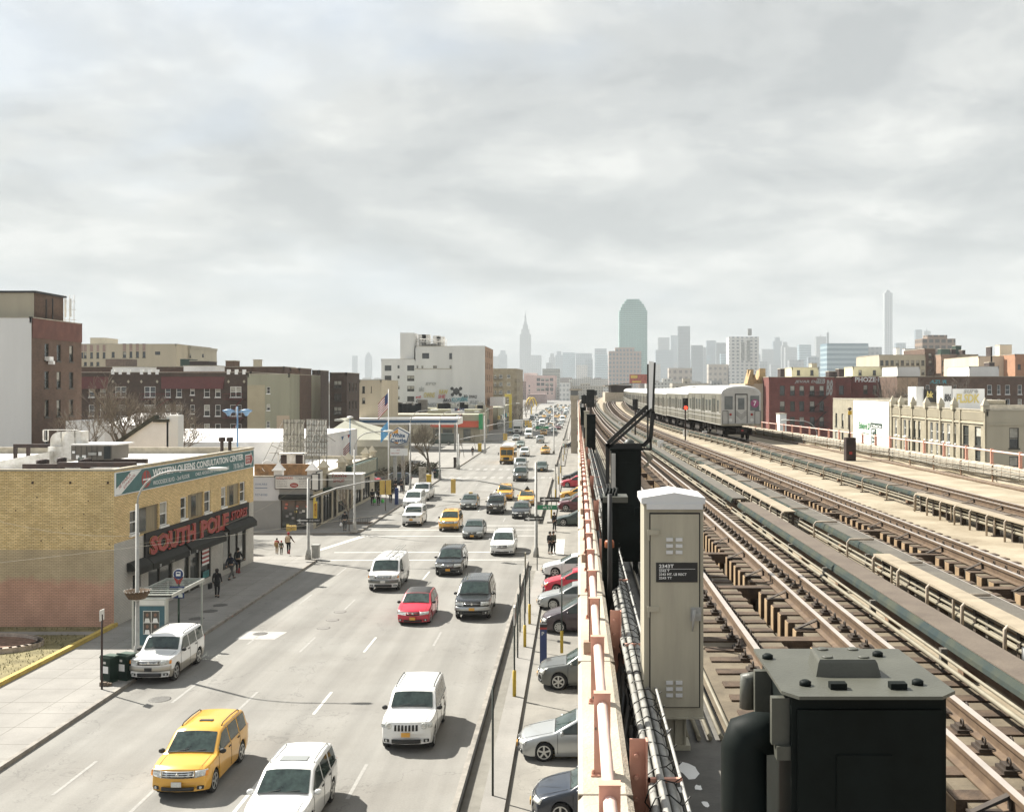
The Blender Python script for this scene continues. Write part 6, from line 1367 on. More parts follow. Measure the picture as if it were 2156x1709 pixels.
# little turret caps on the parapet
for k, (x, y, Z) in enumerate(((272, 1345, 93.6), (545, 1330, 93.6), (640, 1310, 97), (790, 1285, 104), (845, 1270, 108), (985, 1210, 118), (1038, 1200, 121))):
 a, z = onF(x, y, Z); zz = 4.85; b = MB().use(STB if k > 1 else ROOFW); b.box(a-.35, Z-.35, zz, a+.35, Z+.35, zz+.55); b.prism([(a-.5, Z-.5), (a+.5, Z-.5), (a+.5, Z+.5), (a-.5, Z+.5)], zz+.55, zz+.65)
 i0 = len(b.v); b.v += [(a-.45, Z-.45, zz+.65), (a+.45, Z-.45, zz+.65), (a+.45, Z+.45, zz+.65), (a-.45, Z+.45, zz+.65), (a, Z, zz+1.35)]; [b.face(f) for f in ((i0, i0+1, i0+4), (i0+1, i0+2, i0+4), (i0+2, i0+3, i0+4), (i0+3, i0, i0+4))]
 b.build('parapet_cap', parent=hs, loc=ho)
b = MB().use(mat('bare_timber', (.22, .12, .05), .8, var=.3, scale=3)); x0, zt = onF(70, 1290, 95.5); x1, zb = onF(540, 1330, 95.5); b.box(x0, 95.5, 4.5, x1, 95.9, zt); tag(b.build('timber_beam', None), 'brown timber beam lying across the shop roof', 'beam')
# billboard frame seen from behind
bb = thing('billboard', 'tall open steel billboard frame seen from behind on the shop roof', 'billboard', (-26, 106, 4.6)); mo = (26, -106, -4.6); Zb = 106; ST = mat('weathered_steel', (.26, .24, .20), .7, var=.3, scale=4)
def bp(x, y, Z=Zb): return onF(x, y, Z)
x0, zt = bp(308, 925); xm_, _ = bp(475, 925); x1, zb = bp(665, 1200)
b = MB(); b.box(x0, Zb+.22, zb, xm_, Zb+.26, zt); b.build('left_panel', mat('plywood_grey', (.48, .46, .39), .85, var=.1, scale=1), bb, mo)
b = MB(); b.box(xm_+.25, Zb+.22, zb, x1, Zb+.26, zt); b.build('right_panel', mat('white_sheet_back', (.70, .70, .67), .8, var=.15, scale=1.5), bb, mo)
b = MB()
for k in range(7): x = x0+(xm_-x0)*k/6; b.box(x-.03, Zb+.12, zb-.3, x+.03, Zb+.2, zt+.08)
for k in range(9): x = xm_+.25+(x1-xm_-.25)*k/8; b.box(x-.03, Zb+.12, zb-.3, x+.03, Zb+.2, zt+.08)
for k in range(7): z = zb+(zt-zb)*k/6; b.tube([(xm_+.25, Zb+.12, z), (x1, Zb+.12, z)], .035, 4)
for k in range(3): z = zb+(zt-zb)*(k*.35+.2); b.tube([(x0, Zb+.12, z), (xm_, Zb+.12, z)], .035, 4)
b.build('upright', ST, bb, mo)
b = MB()
for k in range(7):
 x = x0+(x1-x0)*k/6; b.tube([(x, Zb, zt-.1), (x-1.2+.1*k, Zb-4.5, 4.6)], .032, 4); b.tube([(x, Zb, zb+1.4), (x-.8, Zb-3.0, 4.6)], .026, 4); b.tube([(x, Zb, zb-.3), (x, Zb, 4.6)], .06, 4)
 b.tube([(x-.55, Zb-2.2, (zt+4.6)/2), (x, Zb, zb+.3)], .035, 4); b.tube([(x-.3, Zb-1, zt-1.2), (x+.9, Zb, zb+1.2)], .03, 4)
for z, dy in ((6.4, -2.5), (7.4, -1.6)): b.tube([(x0-.7, Zb+dy, z), (x1-.6, Zb+dy, z)], .04, 4)
b.build('brace', ST, bb, mo)
sd = thing('satellite_dish', 'white satellite dish on the shop roof below the billboard', 'satellite dish', (onF(180, 0, 96)[0], 96, 4.55)); b = MB(); b.tube([(0, 0, 0), (0, 0, .8)], .04, 6); b.build('mast', GREYP, sd)
b = MB().lathe((0, 0, 0), [(.05, 0), (.45, .07), (.62, .16), (.60, .17), (.44, .09)], 18); M = Matrix.Translation((0, 0, 1.0)) @ Matrix.Rotation(radians(60), 4, 'X') @ Matrix.Rotation(radians(30), 4, 'Y'); b.v = [tuple(M @ Vector(v)) for v in b.v]; b.build('dish', WHITEP, sd)
cs = thing('cooling_unit', 'open framed cooling unit on the shop roof in front of the billboard', 'cooling unit', (onF(370, 0, 98)[0], 98, 4.55)); mo = (-cs.location[0], -98, -4.55); b = MB().use(DUCT)
x0, zt = onF(262, 1200, 98); x1, zb = onF(478, 1285, 98); b.box(x0, 98, zt-.12, x1, 99.2, zt)
for x in (x0, (x0+x1)/2, x1-.1): b.box(x, 98, zb, x+.1, 98.1, zt)
b.build('frame', parent=cs, loc=mo); b = MB(); b.box(x0+.2, 98.3, zb-.3, x1-.2, 99.0, zt-.2); b.build('coil', BEAM, cs, mo); b = MB(); b.box((x0+x1)/2-.4, 98.1, zb, (x0+x1)/2+.4, 98.3, zt-.15); b.build('panel', DUCT, cs, mo)
# ---- restaurant with a hipped grey roof, and its pentagon sign
HIP = mat('grey_hip_roof', (.30, .295, .235), .85, var=.1, scale=.6)
rt = thing('restaurant', 'grey green hip roofed restaurant behind the billboard', 'restaurant', (-35, 160, 0)); mo = (35, -160, 0); Zr = 152
x0, ze = onF(600, 1090, Zr); x1, _ = onF(1195, 0, Zr); zr_ = onF(0, 915, Zr+6)[1]
b = MB(); b.box(x0, Zr, 0, x1, Zr+16, ze-1.0); b.build('wall', mat('restaurant_wall', (.36, .34, .26), .85, var=.08, scale=1), rt, mo)
b = MB(); b.box(x0-.2, Zr-.2, ze-1.0, x1+.2, Zr+16.2, ze); b.build('fascia', mat('cream_fascia', (.52, .49, .40), .8, var=.05), rt, mo)
b = MB(); i = (x0-.3, Zr-.3), (x1+.3, Zr-.3), (x1+.3, Zr+16.3), (x0-.3, Zr+16.3); b.v += [(p[0], p[1], ze) for p in i]+[(x0+3, Zr+6, zr_), (x1-9, Zr+6, zr_), (x1-9, Zr+10, zr_), (x0+3, Zr+10, zr_)]
for q in ((0, 1, 5, 4), (1, 2, 6, 5), (2, 3, 7, 6), (3, 0, 4, 7), (4, 5, 6, 7)): b.face(q)
b.build('roof', HIP, rt, mo)
b = MB().use(SIGNR); p0, z1_ = onF(670, 1087, Zr); p1, z0_ = onF(778, 1130, Zr); b.box(p0, Zr-.3, z0_, p1, Zr-.21, z1_); b.use(DGREEN); b.box(p0, Zr-.33, z0_+.8, p1, Zr-.3, z0_+2.0-.0); b.use(SIGNW); b.box(p0, Zr-.32, z0_+.45, p1, Zr-.3, z0_+.8); b.box(p0, Zr-.32, z0_+2.0, p1, Zr-.3, z0_+2.35); b.build('striped_sign', parent=rt, loc=mo)
b = MB(); b.box(onF(690, 0, 155)[0], 158, zr_-.4, onF(780, 0, 155)[0], 160, zr_-.1); b.build('roof_hatch', GREYP, rt, mo)
ps = thing('restaurant_sign', 'white pentagon restaurant sign with blue lettering and orange patches', 'sign', (xz(842, 128), 128, 0)); mo = (-xz(842, 128), -128, 0); Zp = 128
def U4(x, y): return (880+x*.12987)*.8624, (1000+y*.12987)*.8624
def up(x, y, Z=Zp): p = U4(x, y); return xz(p[0], Z), hz(p[1], Z)
def ext_poly(b, pts, Za, Zb_):
 P_ = [up(*q) for q in pts]; n = len(P_); i0 = len(b.v); b.v += [(p[0], Za, p[1]) for p in P_]+[(p[0], Zb_, p[1]) for p in P_]; b.face([i0+k for k in range(n)]); b.face([i0+n+k for k in range(n-1, -1, -1)])
 for k in range(n): b.face([i0+(k+1) % n, i0+k, i0+n+k, i0+n+(k+1) % n])
BLUE = mat('sign_blue', (.05, .11, .20), .6, var=0); ORNG = mat('sign_orange', (.62, .29, .05), .6, var=0)
b = MB().use(GREYP); ext_poly(b, [(548, 675), (545, 440), (715, 322), (935, 440), (885, 675)], Zp-.3, Zp+.5); b.build('sign_box', parent=ps, loc=mo)
b = MB().use(BLUE); ext_poly(b, [(556, 590), (552, 448), (715, 336), (925, 452), (880, 605), (720, 655)], Zp-.33, Zp-.29); b.use(SIGNW); ext_poly(b, [(566, 582), (562, 456), (715, 350), (910, 460), (868, 595), (720, 642)], Zp-.36, Zp-.32)
b.use(ORNG); ext_poly(b, [(595, 440), (715, 356), (717, 440)], Zp-.38, Zp-.35); ext_poly(b, [(565, 458), (600, 455), (570, 540)], Zp-.38, Zp-.35); ext_poly(b, [(620, 605), (720, 608), (720, 640)], Zp-.38, Zp-.35); b.build('sign_face', parent=ps, loc=mo)
for s, x, y, w, h in (('White', 600, 520, 250, 80), ('Castle', 575, 605, 290, 70)):
 a, z = up(x, y); ftext(s, ps, mo, a, z, Zp-.40, BLUE, w=w*.12987*.8624*Zp/F, h=h*.12987*.8624*Zp/F, offset=.03)
b = MB().use(SIGNW); ext_poly(b, [(565, 725), (885, 725), (885, 860), (565, 860)], Zp-.25, Zp+.2); b.use(SG2); ext_poly(b, [(560, 672), (800, 672), (800, 720), (560, 720)], Zp-.2, Zp+.2); b.build('message_board', parent=ps, loc=mo)
for s, x, y, w, h in (('NEW', 690, 768, 60, 25), ('MENU ITEMS', 585, 825, 150, 22)): a, z = up(x, y); ftext(s, ps, mo, a, z, Zp-.26, SR2, w=w*.112*Zp/F, h=h*.112*Zp/F)
a, z = up(650, 860); b = MB(); b.box(a-.2, Zp-.1, 0, a+.2, Zp+.3, z+1.5); a2, _ = up(800, 860); b.box(a2-.2, Zp-.1, 0, a2+.2, Zp+.3, z+1.5); b.build('pole', GREYP, ps, mo)
# hedge round the car park
hg = MB(); random.seed(31)
HEDGE = mat('dark_hedge', (.055, .048, .02), .9, var=.4, scale=3)
for k in range(5200):
 x = random.uniform(-29.5, -22.6) if k % 2 else random.uniform(-30, -21.8); y = random.uniform(125, 129) if k % 2 else random.uniform(150, 164); z = .2+random.random()*(1.2 if k % 2 else 1.0); r = random.uniform(.10, .24)
 a = random.random()*6.28; dx, dy, dz = r*cos(a), r*sin(a), random.uniform(-.1, .15); hg.poly([(x-dx, y-dy, z), (x+dx, y+dy, z+dz), (x+dy*.6, y-dx*.6, z+r)])
tag(hg.build('hedge', HEDGE), 'dark clipped hedge and shrubs round the restaurant car park', 'hedge'); bpy.data.objects['hedge']['kind'] = 'stuff'
# ---- petrol station canopy, shop behind
cn = thing('petrol_station_canopy', 'long flat petrol station canopy with a blue stripe', 'canopy', (-35, 215, 0)); mo = (35, -215, 0); Zc = 210
x0, _ = onF(860, 0, Zc); x1, _ = onF(1745, 0, Zc); _, zt = onF(0, 912, Zc); _, zb = onF(0, 965, Zc)
b = MB(); b.box(x0, Zc, zb, x1, Zc+9, zt); b.build('roof', WHITEP, cn, mo)
b = MB(); b.box(x0, Zc-.05, zb+.35, x1, Zc, zt-.18-.2); b.build('blue_stripe', mat('petrol_blue', (.03, .085, .155), .5, var=0), cn, mo)
for px_ in (1180, 1345, 1600, 1725): b = MB(); b.box(onF(px_, 0, Zc+4)[0]-.2, Zc+3, 0, onF(px_, 0, Zc+4)[0]+.2, Zc+3.4, zb); b.build('column', GREYP, cn, mo)
fb = thing('filling_station_shop', 'long low convenience store with a red awning behind the canopy', 'shop', (-35, 255, 0)); mo = (35, -255, 0); Zf = 246
x0, zt = onF(850, 882, Zf); x1, _ = onF(1925, 0, Zf)
b = MB(); wall(b, (x0, Zf), (x1, Zf), 0, zt, []); wall(b, (x1, Zf), (x1, Zf+20), 0, zt, []); b.poly([(x0, Zf, zt-.1), (x1, Zf, zt-.1), (x1, Zf+20, zt-.1), (x0, Zf+20, zt-.1)]); b.build('wall', mat('shop_wall_tan', (.40, .36, .27), .85, var=.08, scale=.5), fb, mo)
b = MB(); a, z1_ = onF(1520, 942, Zf-1); c, z0_ = onF(1940, 972, Zf-1); b.v += [(a, Zf-1.2, z0_), (c, Zf-1.2, z0_), (c, Zf, z1_+.2), (a, Zf, z1_+.2)]; b.face([0, 1, 2, 3]); b.box(a, Zf-1.2, z0_-.4, c, Zf-1.15, z0_); b.build('red_awning', mat('orange_red_awning', (.58, .09, .04), .7, var=.05), fb, mo)
b = MB();
for q in ((1540, 1600), (1620, 1700), (1790, 1850)): b.box(onF(q[0], 0, Zf)[0], Zf-.06, .4, onF(q[1], 0, Zf)[0], Zf-.02, 3.2)
b.build('shop_window', DKGLASS, fb, mo)
a, z1_ = onF(1690, 835, Zf); c, z0_ = onF(1800, 872, Zf); b = MB(); b.box(a, Zf-.4, z0_, c, Zf-.1, z1_); b.build('petrol_sign', SIGNW, fb, mo); ftext('Mobil', fb, mo, a+.9, z0_+.45, Zf-.42, mat('navy_letter', (.03, .05, .14), .6, var=0), w=(c-a)*.70, h=.95*1.0, offset=.03)
b = MB().lathe((0, 0, 0), [(.27, 0), (.27, .03)], 16); b.v = [(v[0]+a+.9+(c-a)*.70*.40, Zf-.425-v[2], v[1]+z0_+.80) for v in b.v]; b.build('red_o', SIGNR, fb, mo)
a, z1_ = onF(1727, 880, Zf-1); c, z0_ = onF(1780, 910, Zf-1); b = MB().use(DGREEN); b.box(a, Zf-1.3, z0_, c, Zf-1.0, z1_); b.use(SIGNW); b.box(a+.15, Zf-1.33, z0_+.12, c-.15, Zf-1.29, z1_-.12); b.build('seven_sign', parent=fb, loc=mo); ftext('7', fb, mo, a+.65, z0_+.2, Zf-1.35, SIGNR, w=.95, h=.75, offset=.05)
ftext('ELEVEN', fb, mo, a+.3, z0_-.05+.12, Zf-1.355, DGREEN, w=1.9, h=.2)
b = MB(); a, z1_ = onF(1918, 875, Zf-1); b.box(a, Zf-1.6, 3.2, a+.9, Zf-.2, z1_); b.build('green_blade_sign', mat('sign_green', (.03, .28, .10), .6, var=0), fb, mo)
# graffiti covered low roofs behind it
lr = thing('low_rooftops', 'row of low graffiti covered roofs below the white building', 'building', (-38, 270, 0)); mo = (38, -270, 0); Zl = 275
x0, zt = onF(835, 830, Zl); x1, _ = onF(1960, 0, Zl); b = MB(); b.box(x0, Zl, 0, x1, Zl+12, zt); b.build('wall', STG, lr, mo)
random.seed(14); b = MB()
for k in range(34):
 x = random.uniform(900, 1950); a, z = onF(x, random.uniform(790, 830), Zl-3); b.use(random.choice([GREYP, ROOFW, GREYP, ACM, STB])); w_ = random.uniform(1.0, 3.4); b.box(a, Zl-3, 5, a+w_, Zl-1, z+random.uniform(.2, 1.6))
b.build('roof_plant', parent=lr, loc=mo)
for k, s in enumerate(('RISKO', 'ONER', 'TAZ', 'EMBO', 'SKI', 'LOTUS', 'AYES')): tagging(s, lr, mo, 1000+k*125, 862, Zl, 95, 26, GR[(k*2+1) % 6], off=.05)
# white box building and dark shop front at the kerb beyond
b = MB(); a, z1_ = R3(665, 583); c, z0_ = R3(825, 690); Zq = 300; b.box(xz(a, Zq), Zq, hz(z0_, Zq), xz(c, Zq), Zq+8, hz(z1_, Zq)); tag(b.build('white_box_sign', WHITEP), 'plain white box on a roof at the kerb beyond the white building', 'box')
random.seed(41)
sh = thing('shop_row', 'shaded row of shops along the left pavement beyond the petrol station', 'shops', (-27, 330, 0)); mo = (27, -330, 0)
b = MB(); b.box(-38, 262, 0, -24.9, 289, 7.5); b.box(-38, 322, 0, -24.9, 388, 7.0); b.build('wall', STG, sh, mo)
b = MB()
for k in range(16):
 y = 263+k*6+(33 if k > 3 else 0); b.use(random.choice([SIGNR, DGREEN, GR[1], GR[3], TRIM, SIGNW])); b.box(-24.9, y, 3.2, -24.3, y+4.5, 4.3); b.use(DKGLASS); b.box(-24.9, y, .3, -24.85, y+4.5, 3.0)
b.build('shop_front', parent=sh, loc=mo)
# ------------------------------------------------------------------ people
_Q = []
def skin(edges, pts, rad, name, m, parent, sub=1):
 me = bpy.data.meshes.new(name); me.from_pydata(pts, edges, []); o = bpy.data.objects.new(name, me); COL.objects.link(o); o.parent = parent
 md = o.modifiers.new('s', 'SKIN'); md.use_smooth_shade = True
 for v, r in zip(me.skin_vertices[0].data, rad): v.radius = r if isinstance(r, tuple) else (r, r);
 me.skin_vertices[0].data[0].use_root = True
 sb = o.modifiers.new('u', 'SUBSURF'); sb.levels = sub; sb.render_levels = sub
 me.materials.append(m); _Q.append(o); return o
SKIN_ = mat('skin', (.42, .26, .18), .6, var=0); SKIND = mat('dark_skin', (.14, .075, .05), .6, var=0); HAIR = mat('dark_hair', (.02, .015, .012), .8, var=0)
CL_ = {n: mat('cloth_'+n, c, .9, var=.15, scale=9) for n, c in dict(black=(.014, .014, .015), navy=(.02, .026, .045), jeans=(.05, .07, .11), grey=(.09, .09, .085), khaki=(.28, .20, .09), red=(.30, .03, .035), tan=(.42, .34, .24), olive=(.06, .06, .04), brown=(.08, .04, .03)).items()}
def person(X, Y, z, face, label, top='black', legs='black', hgt=1.74, stride=.18, arm=.12, hood=False, hat=None, long_coat=False, boots=None, group=None, sk=None, reach=None, lean=0.0):
 """face: direction walked, 0 = towards the camera (-y), pi = away"""
 t = thing('person', label, 'person', (X, Y, z), face, group); s = hgt/1.74
 def S(p): return [(a*s, b_*s+lean*max(0, c-.9), c*s) for a, b_, c in p]
 st = stride
 hp, kn, an = .925, .50, .09
 legL = [(.09, 0, hp-.05), (.10, -st*.55-.02, kn), (.10, -st, an), (.10, -st-.16, .035)]; legR = [(-.09, 0, hp-.05), (-.10, st*.25-.05, kn+.01), (-.10, st, an+.03), (-.10, st-.14, .045)]
 aL = [(.19, .01, 1.42), (.235, st*.5+.03, 1.14), (.23, st*.9-.04, .90), (.22, st*.9-.08, .80), (.215, st*.9-.14, .83)]; aR = [(-.19, .01, 1.42), (-.235, -st*.5+.03, 1.14), (-.23, -st*.9-.10, .92), (-.22, -st*.9-.15, .83), (-.21, -st*.9-.18, .87)]
 if reach: aR = [(-.19, .01, 1.42), (-.30, -.02, 1.16), (-.44, -.04, .98), (-.50, -.05, .90), (-.50, -.09, .92)]
 P_ = [(0, 0, hp), (0, .01, 1.12), (0, 0, 1.36), (0, .005, 1.48), (0, -.01, 1.60), (0, -.015, 1.68)]; R_ = [(.15, .11), (.13, .095), (.17, .105), (.055, .055), (.085, .10), (.06, .075)]
 E = [(0, 1), (1, 2), (2, 3), (3, 4), (4, 5)]
 def chain(pts, rad, root):
  p = root
  for a, r in zip(pts, rad): P_.append(a); R_.append(r); E.append((p, len(P_)-1)); p = len(P_)-1
  return p
 for a in (aL, aR):
  w = chain(a[:3], [.05, .04, .028], 2); chain([a[3]], [.026], w); chain([a[4]], [.014], w)
 for l in (legL, legR): chain(l, [.085, .058, .04, .034], 0)
 P_.append((0, -.115, 1.605)); R_.append(.016); E.append((4, len(P_)-1))
 skin(E, S(P_), [tuple(q*s for q in r) if isinstance(r, tuple) else r*s for r in R_], 'body', sk or SKIN_, t)
 P_, R_, E = [(0, 0, .98), (0, .01, 1.15), (0, 0, 1.36), (0, .01, 1.46)], [(.19, .14), (.165, .125), (.205, .135), (.085, .08)], [(0, 1), (1, 2), (2, 3)]
 if long_coat: P_.append((0, .01, .62)); R_.append((.21, .17)); E.append((0, 4))
 for a in (aL, aR): chain(a[:3], [.068, .056, .042], 2)
 if hood: P_.append((0, .02, 1.60)); R_.append((.115, .115)); E.append((3, len(P_)-1))
 skin(E, S(P_), [tuple(q*s for q in r) if isinstance(r, tuple) else r*s for r in R_], 'jacket', CL_[top], t)
 P_, R_, E = [(0, 0, .96)], [(.165, .125)], []
 for l in (legL, legR): chain([l[0], l[1], (l[2][0], l[2][1]+.01, l[2][2]+.03)], [.10, .075, .06], 0)
 skin(E, S(P_), [tuple(q*s for q in r) if isinstance(r, tuple) else r*s for r in R_], 'trousers', CL_[legs], t)
 for l in (legL, legR):
  b = MB().use(CL_[boots] if boots else TRIM); b.smooth = True; x, y = l[2][0], l[2][1]; b.tube([(x*s, (y+.06)*s, .05*s), (x*s, (y-.05)*s, .05*s), (x*s, (y-.17)*s, .035*s)], [.045*s, .05*s, .035*s], 8)
  if boots: b.tube([(x*s, y*s, .05), (x*s, (y*.8)*s, .36*s)], .06*s, 8)
  b.build('shoe', parent=t)
 b = MB(); b.lathe((0, (.02+lean*.8)*s, 1.66*s), [(.10*s, -.10*s), (.112*s, 0), (.09*s, .07*s), (.04*s, .10*s)], 10); b.build('hat' if hat else 'hair', CL_[hat] if hat else HAIR, t); return t
def pg(x, y, h=.15): g = G(x, y, h); return g.x, g.y, h
W2 = 'people on the left pavement'
p = pg(457, 1257); person(*p, pi, 'hooded person in a long black coat walking away past the store front', hood=True, long_coat=True, stride=.08, group=W2); bg = MB(); bg.box(-.07, -.2, 0, .07, .2, .32); tag(bg.build('bag', CL_['black'], None, (p[0]-.42, p[1], .68)), 'black bag carried by the hooded person', 'bag')
p = pg(487, 1219); person(*p, 2.7, 'person in a dark jacket striding with legs wide apart near the store', 'navy', 'grey', stride=.32, lean=.12, hood=True, group=W2)
p = pg(501, 1206); person(*p, 3.0, 'person in black with a bit of red at the neck and red shoes', 'black', 'black', boots='red', stride=.05, reach=True, group=W2)
p = pg(607.5, 1166); person(*p, pi-.1, 'adult in black with red boots and a red hat leading two children', 'brown', 'black', 1.66, .10, boots='red', hat='red', reach=True, group=W2)
bk = MB(); bk.box(-.15, 0, 0, .15, .15, .42); tag(bk.build('backpack', CL_['tan'], None, (p[0], p[1]-.30, 1.10)), 'pink and white backpack worn by the adult', 'backpack')
p = pg(583, 1166); person(*p, pi, 'child in a red jacket and khaki trousers', 'red', 'khaki', 1.22, .06, hat='black', group=W2); bk = MB(); bk.box(-.12, 0, 0, .12, .12, .3); tag(bk.build('backpack', CL_['khaki'], None, (p[0], p[1]-.24, .78)), 'small olive backpack worn by the child in red', 'backpack')
p = pg(592.5, 1167.5); person(*p, pi, 'small child in dark clothes holding the adult by the hand', 'olive', 'olive', 1.08, .05, hat='red', group=W2)
p = pg(726, 1117); person(*p, pi, 'person in black carrying a white bag beside the shop corner', 'black', 'grey', stride=.06, arm=.2, group=W2); bg = MB().lathe((0, 0, 0), [(.13, 0), (.16, .15), (.06, .32)], 8); tag(bg.build('bag', SIGNW, None, (p[0]-.33, p[1], .55)), 'white plastic bag carried beside the shop corner', 'bag')
p = pg(784, 1063); person(*p, pi, 'person in black standing left of the one with green bags', group=W2, stride=.03)
p = pg(797, 1063.5); person(*p, pi, 'person in black carrying two bright green bags', group=W2, stride=.08)
GBAG = mat('green_bag', (.10, .50, .10), .5, var=0)
for s in (-.45, .45): bg = MB().lathe((0, 0, 0), [(.14, 0), (.19, .18), (.07, .42)], 8); tag(bg.build('bag', GBAG, None, (p[0]+s, p[1], .42)), 'bright green shopping bag, '+('left' if s < 0 else 'right')+' of the pair', 'bag', 'green shopping bags')
for x, y, tp, lg, lab in ((833, 1036, 'black', 'brown', 'person in black walking away near the tall lamp post'), (845, 1037, 'black', 'navy', 'person in black walking beside another near the tall lamp post'), (822.5, 1058, 'black', 'black', 'person in black behind the flag pole'), (893, 1014, 'tan', 'grey', 'person in a pale coat walking away past the hedge'), (915, 1008, 'navy', 'black', 'person in navy behind the bare tree trunk'), (966, 965, 'tan', 'black', 'person in a pale coat at the crossing of the second block'), (995, 959.5, 'black', 'black', 'person in black at the end of the second block')):
 person(*pg(x, y), pi, lab, tp, lg, group=W2, stride=.12)
W3 = 'people waiting on the median under the viaduct'
for x, y, lab, tp in ((1173, 1166, 'person in black standing left in a pair on the median', 'black'), (1180, 1165.5, 'person in black standing right in a pair on the median', 'olive'), (1180, 1119, 'person in black waiting beside the one way sign', 'black')): g = G(x-0, y, .0); person(g.x-.55, g.y, 0.006, .6, lab, tp, 'black', group=W3, stride=.03)
# ------------------------------------------------------------------ bare trees
BARK = mat('bark', (.12, .095, .07), .9, var=.3, scale=6); BARKL = mat('pale_bark', (.25, .205, .155), .9, var=.3, scale=6)
def tree(x, y, z, h, spread, label, seed, m=BARK, levels=5, trunk=.3, r0=.14, name='bare_tree', group=None, mt=BARKL):
 rnd = random.Random(seed); t = thing(name, label, 'tree', (x, y, z), 0, group); tb = MB(); cb_ = MB()
 def grow(p, d, L, r, lv):
  b = tb if lv >= levels-1 else cb_; n = 3; pts = [p]; rs = [r]
  for i in range(n): d = (d+Vector((rnd.uniform(-.16, .16), rnd.uniform(-.16, .16), rnd.uniform(-.05, .14)))).normalized(); pts.append(pts[-1]+d*L/n); rs.append(max(h*.0013, r*(1-.32*(i+1)/n)))
  b.tube(pts, rs, 5 if lv > 2 else 3, caps=False, smooth=lv > 2)
  if lv <= 0: return
  k = 3 if lv > 1 else 4
  for i in range(k+(1 if lv == levels else 0)):
   a = rnd.uniform(0, 6.28); tl = rnd.uniform(.35, .95)*spread; q = (d+Vector((cos(a)*tl, sin(a)*tl, rnd.uniform(-.1, .35)))).normalized(); f = rnd.uniform(.35, 1) if lv < levels else rnd.uniform(.75, 1); c = pts[0].lerp(pts[-1], f) if lv < levels else pts[-1]
   grow(c, q, L*rnd.uniform(.62, .86) if lv < levels else h*.30, r*.58, lv-1)
 grow(Vector((0, 0, 0)), Vector((0, 0, 1)), h*trunk, r0, levels)
 tb.build('trunk', m, t); cb_.build('crown', mt, t); return t
tree(-39.5, 90, 5, 8.8, 1.0, 'large bare tree rising behind the white roof ducts', 3, levels=6, trunk=.16, r0=.22)
tree(-36.5, 91, 4, 9, 1.0, 'bare tree overlapping the dark brick row, right of the larger one', 8, levels=6, trunk=.16, r0=.18)
tree(-43.5, 92, 5, 7.5, .9, 'small bare tree before the white end of the tall apartment house', 5, levels=5, trunk=.22, r0=.10)
g = G(906, 1003, .15); tree(g.x, g.y, .15, 7.6, 1.0, 'spreading bare street tree beside the pentagon sign', 12, levels=6, trunk=.27, r0=.19, mt=mat('twig', (.20, .17, .125), .9, var=.2))
for i, (x, y, h, lab) in enumerate(((735, 1118, 4.2, 'young bare street tree beside the shop with a tree guard'), (812, 1075, 4.2, 'young bare street tree before the restaurant hedge'), (849, 1040, 4.6, 'thin bare street tree beside the tall lamp post'), (977, 962, 4, 'thin bare sapling in the second block pavement'), (1001, 948, 4, 'sapling at the end of the second block'))):
 g = G(x, y, .15); tree(g.x, g.y, .15, h, .8, lab, 40+i, levels=4, trunk=.38, r0=.05)
for i in range(9): tree(-22.5-(i % 2)*1.5, 345+i*26, 0, 8, .9, 'far bare street tree, number %s along the left of the avenue' % ('one', 'two', 'three', 'four', 'five', 'six', 'seven', 'eight', 'nine')[i], 60+i, levels=4, trunk=.25, r0=.16, group='far street trees')
# ------------------------------------------------------------------ lamp posts, signals, signs
def lampm(): return mat('lamp_head', (.60, .60, .56), .4, var=0)
def lamp(x, y, top, reach, label, head_dir=1, z0=.15, arc=1.0, r=.10, band=True):
 t = thing('street_lamp', label, 'street lamp', (x, y, z0)); b = MB(); b.tube([(0, 0, 0), (0, 0, .9), (0, 0, .95), (0, 0, top-1.6)], [.17, .15, r, r*.7], 12)
 b.box(-.22, -.22, 0, .22, .22, .25)
 for s in (-1, 1):
  for q in (-1, 1): b.tube([(s*.17, q*.17, .2), (s*.17, q*.17, .34)], .03, 6)
 b.build('post', GREYP, t)
 a = MB(); pts = [(head_dir*reach*(1-cos(k*pi/2/7))*.55*arc, 0, top-1.6+1.5*sin(k*pi/2/7)) for k in range(8)]; pts.append((head_dir*reach, 0, top)); a.tube(pts, .045, 8); a.build('arm', GREYP, t)
 h = MB(); h.smooth = True; M = Matrix.Translation((head_dir*(reach+.35), 0, top)); h.lathe((0, 0, 0), [(.04, -.45), (.13, -.25), (.16, .1), (.13, .4), (.04, .5)], 10, 'X'); h.v = [tuple(M @ Vector((v[0]*head_dir, v[1], v[2]*.55))) for v in h.v]; h.build('lamp_head', lampm(), t); return t
g = G(289, 1402, .15); L1 = lamp(g.x, g.y, 9.0, 3.3, 'nearest street lamp post with a hanging flower basket, before the brick store')
bs = thing('flower_basket', 'round brown hanging flower basket fixed round the nearest lamp post', 'basket', (g.x, g.y, 3.6)); b = MB(); b.lathe((0, 0, 0), [(.12, -.42), (.38, -.36), (.54, -.1), (.56, 0), (.5, 0), (.4, -.3)], 20); b.build('bowl', mat('wicker', (.10, .06, .03), .9, var=.4, scale=20), bs)
b = MB(); [b.tube([(.55*cos(a), .55*sin(a), 0), (.60*cos(a), .60*sin(a), .03), (.13*cos(a), .13*sin(a), -.45)], .012, 4) for a in [k*pi/9 for k in range(18)]]; b.build('wire', DUCT, bs)
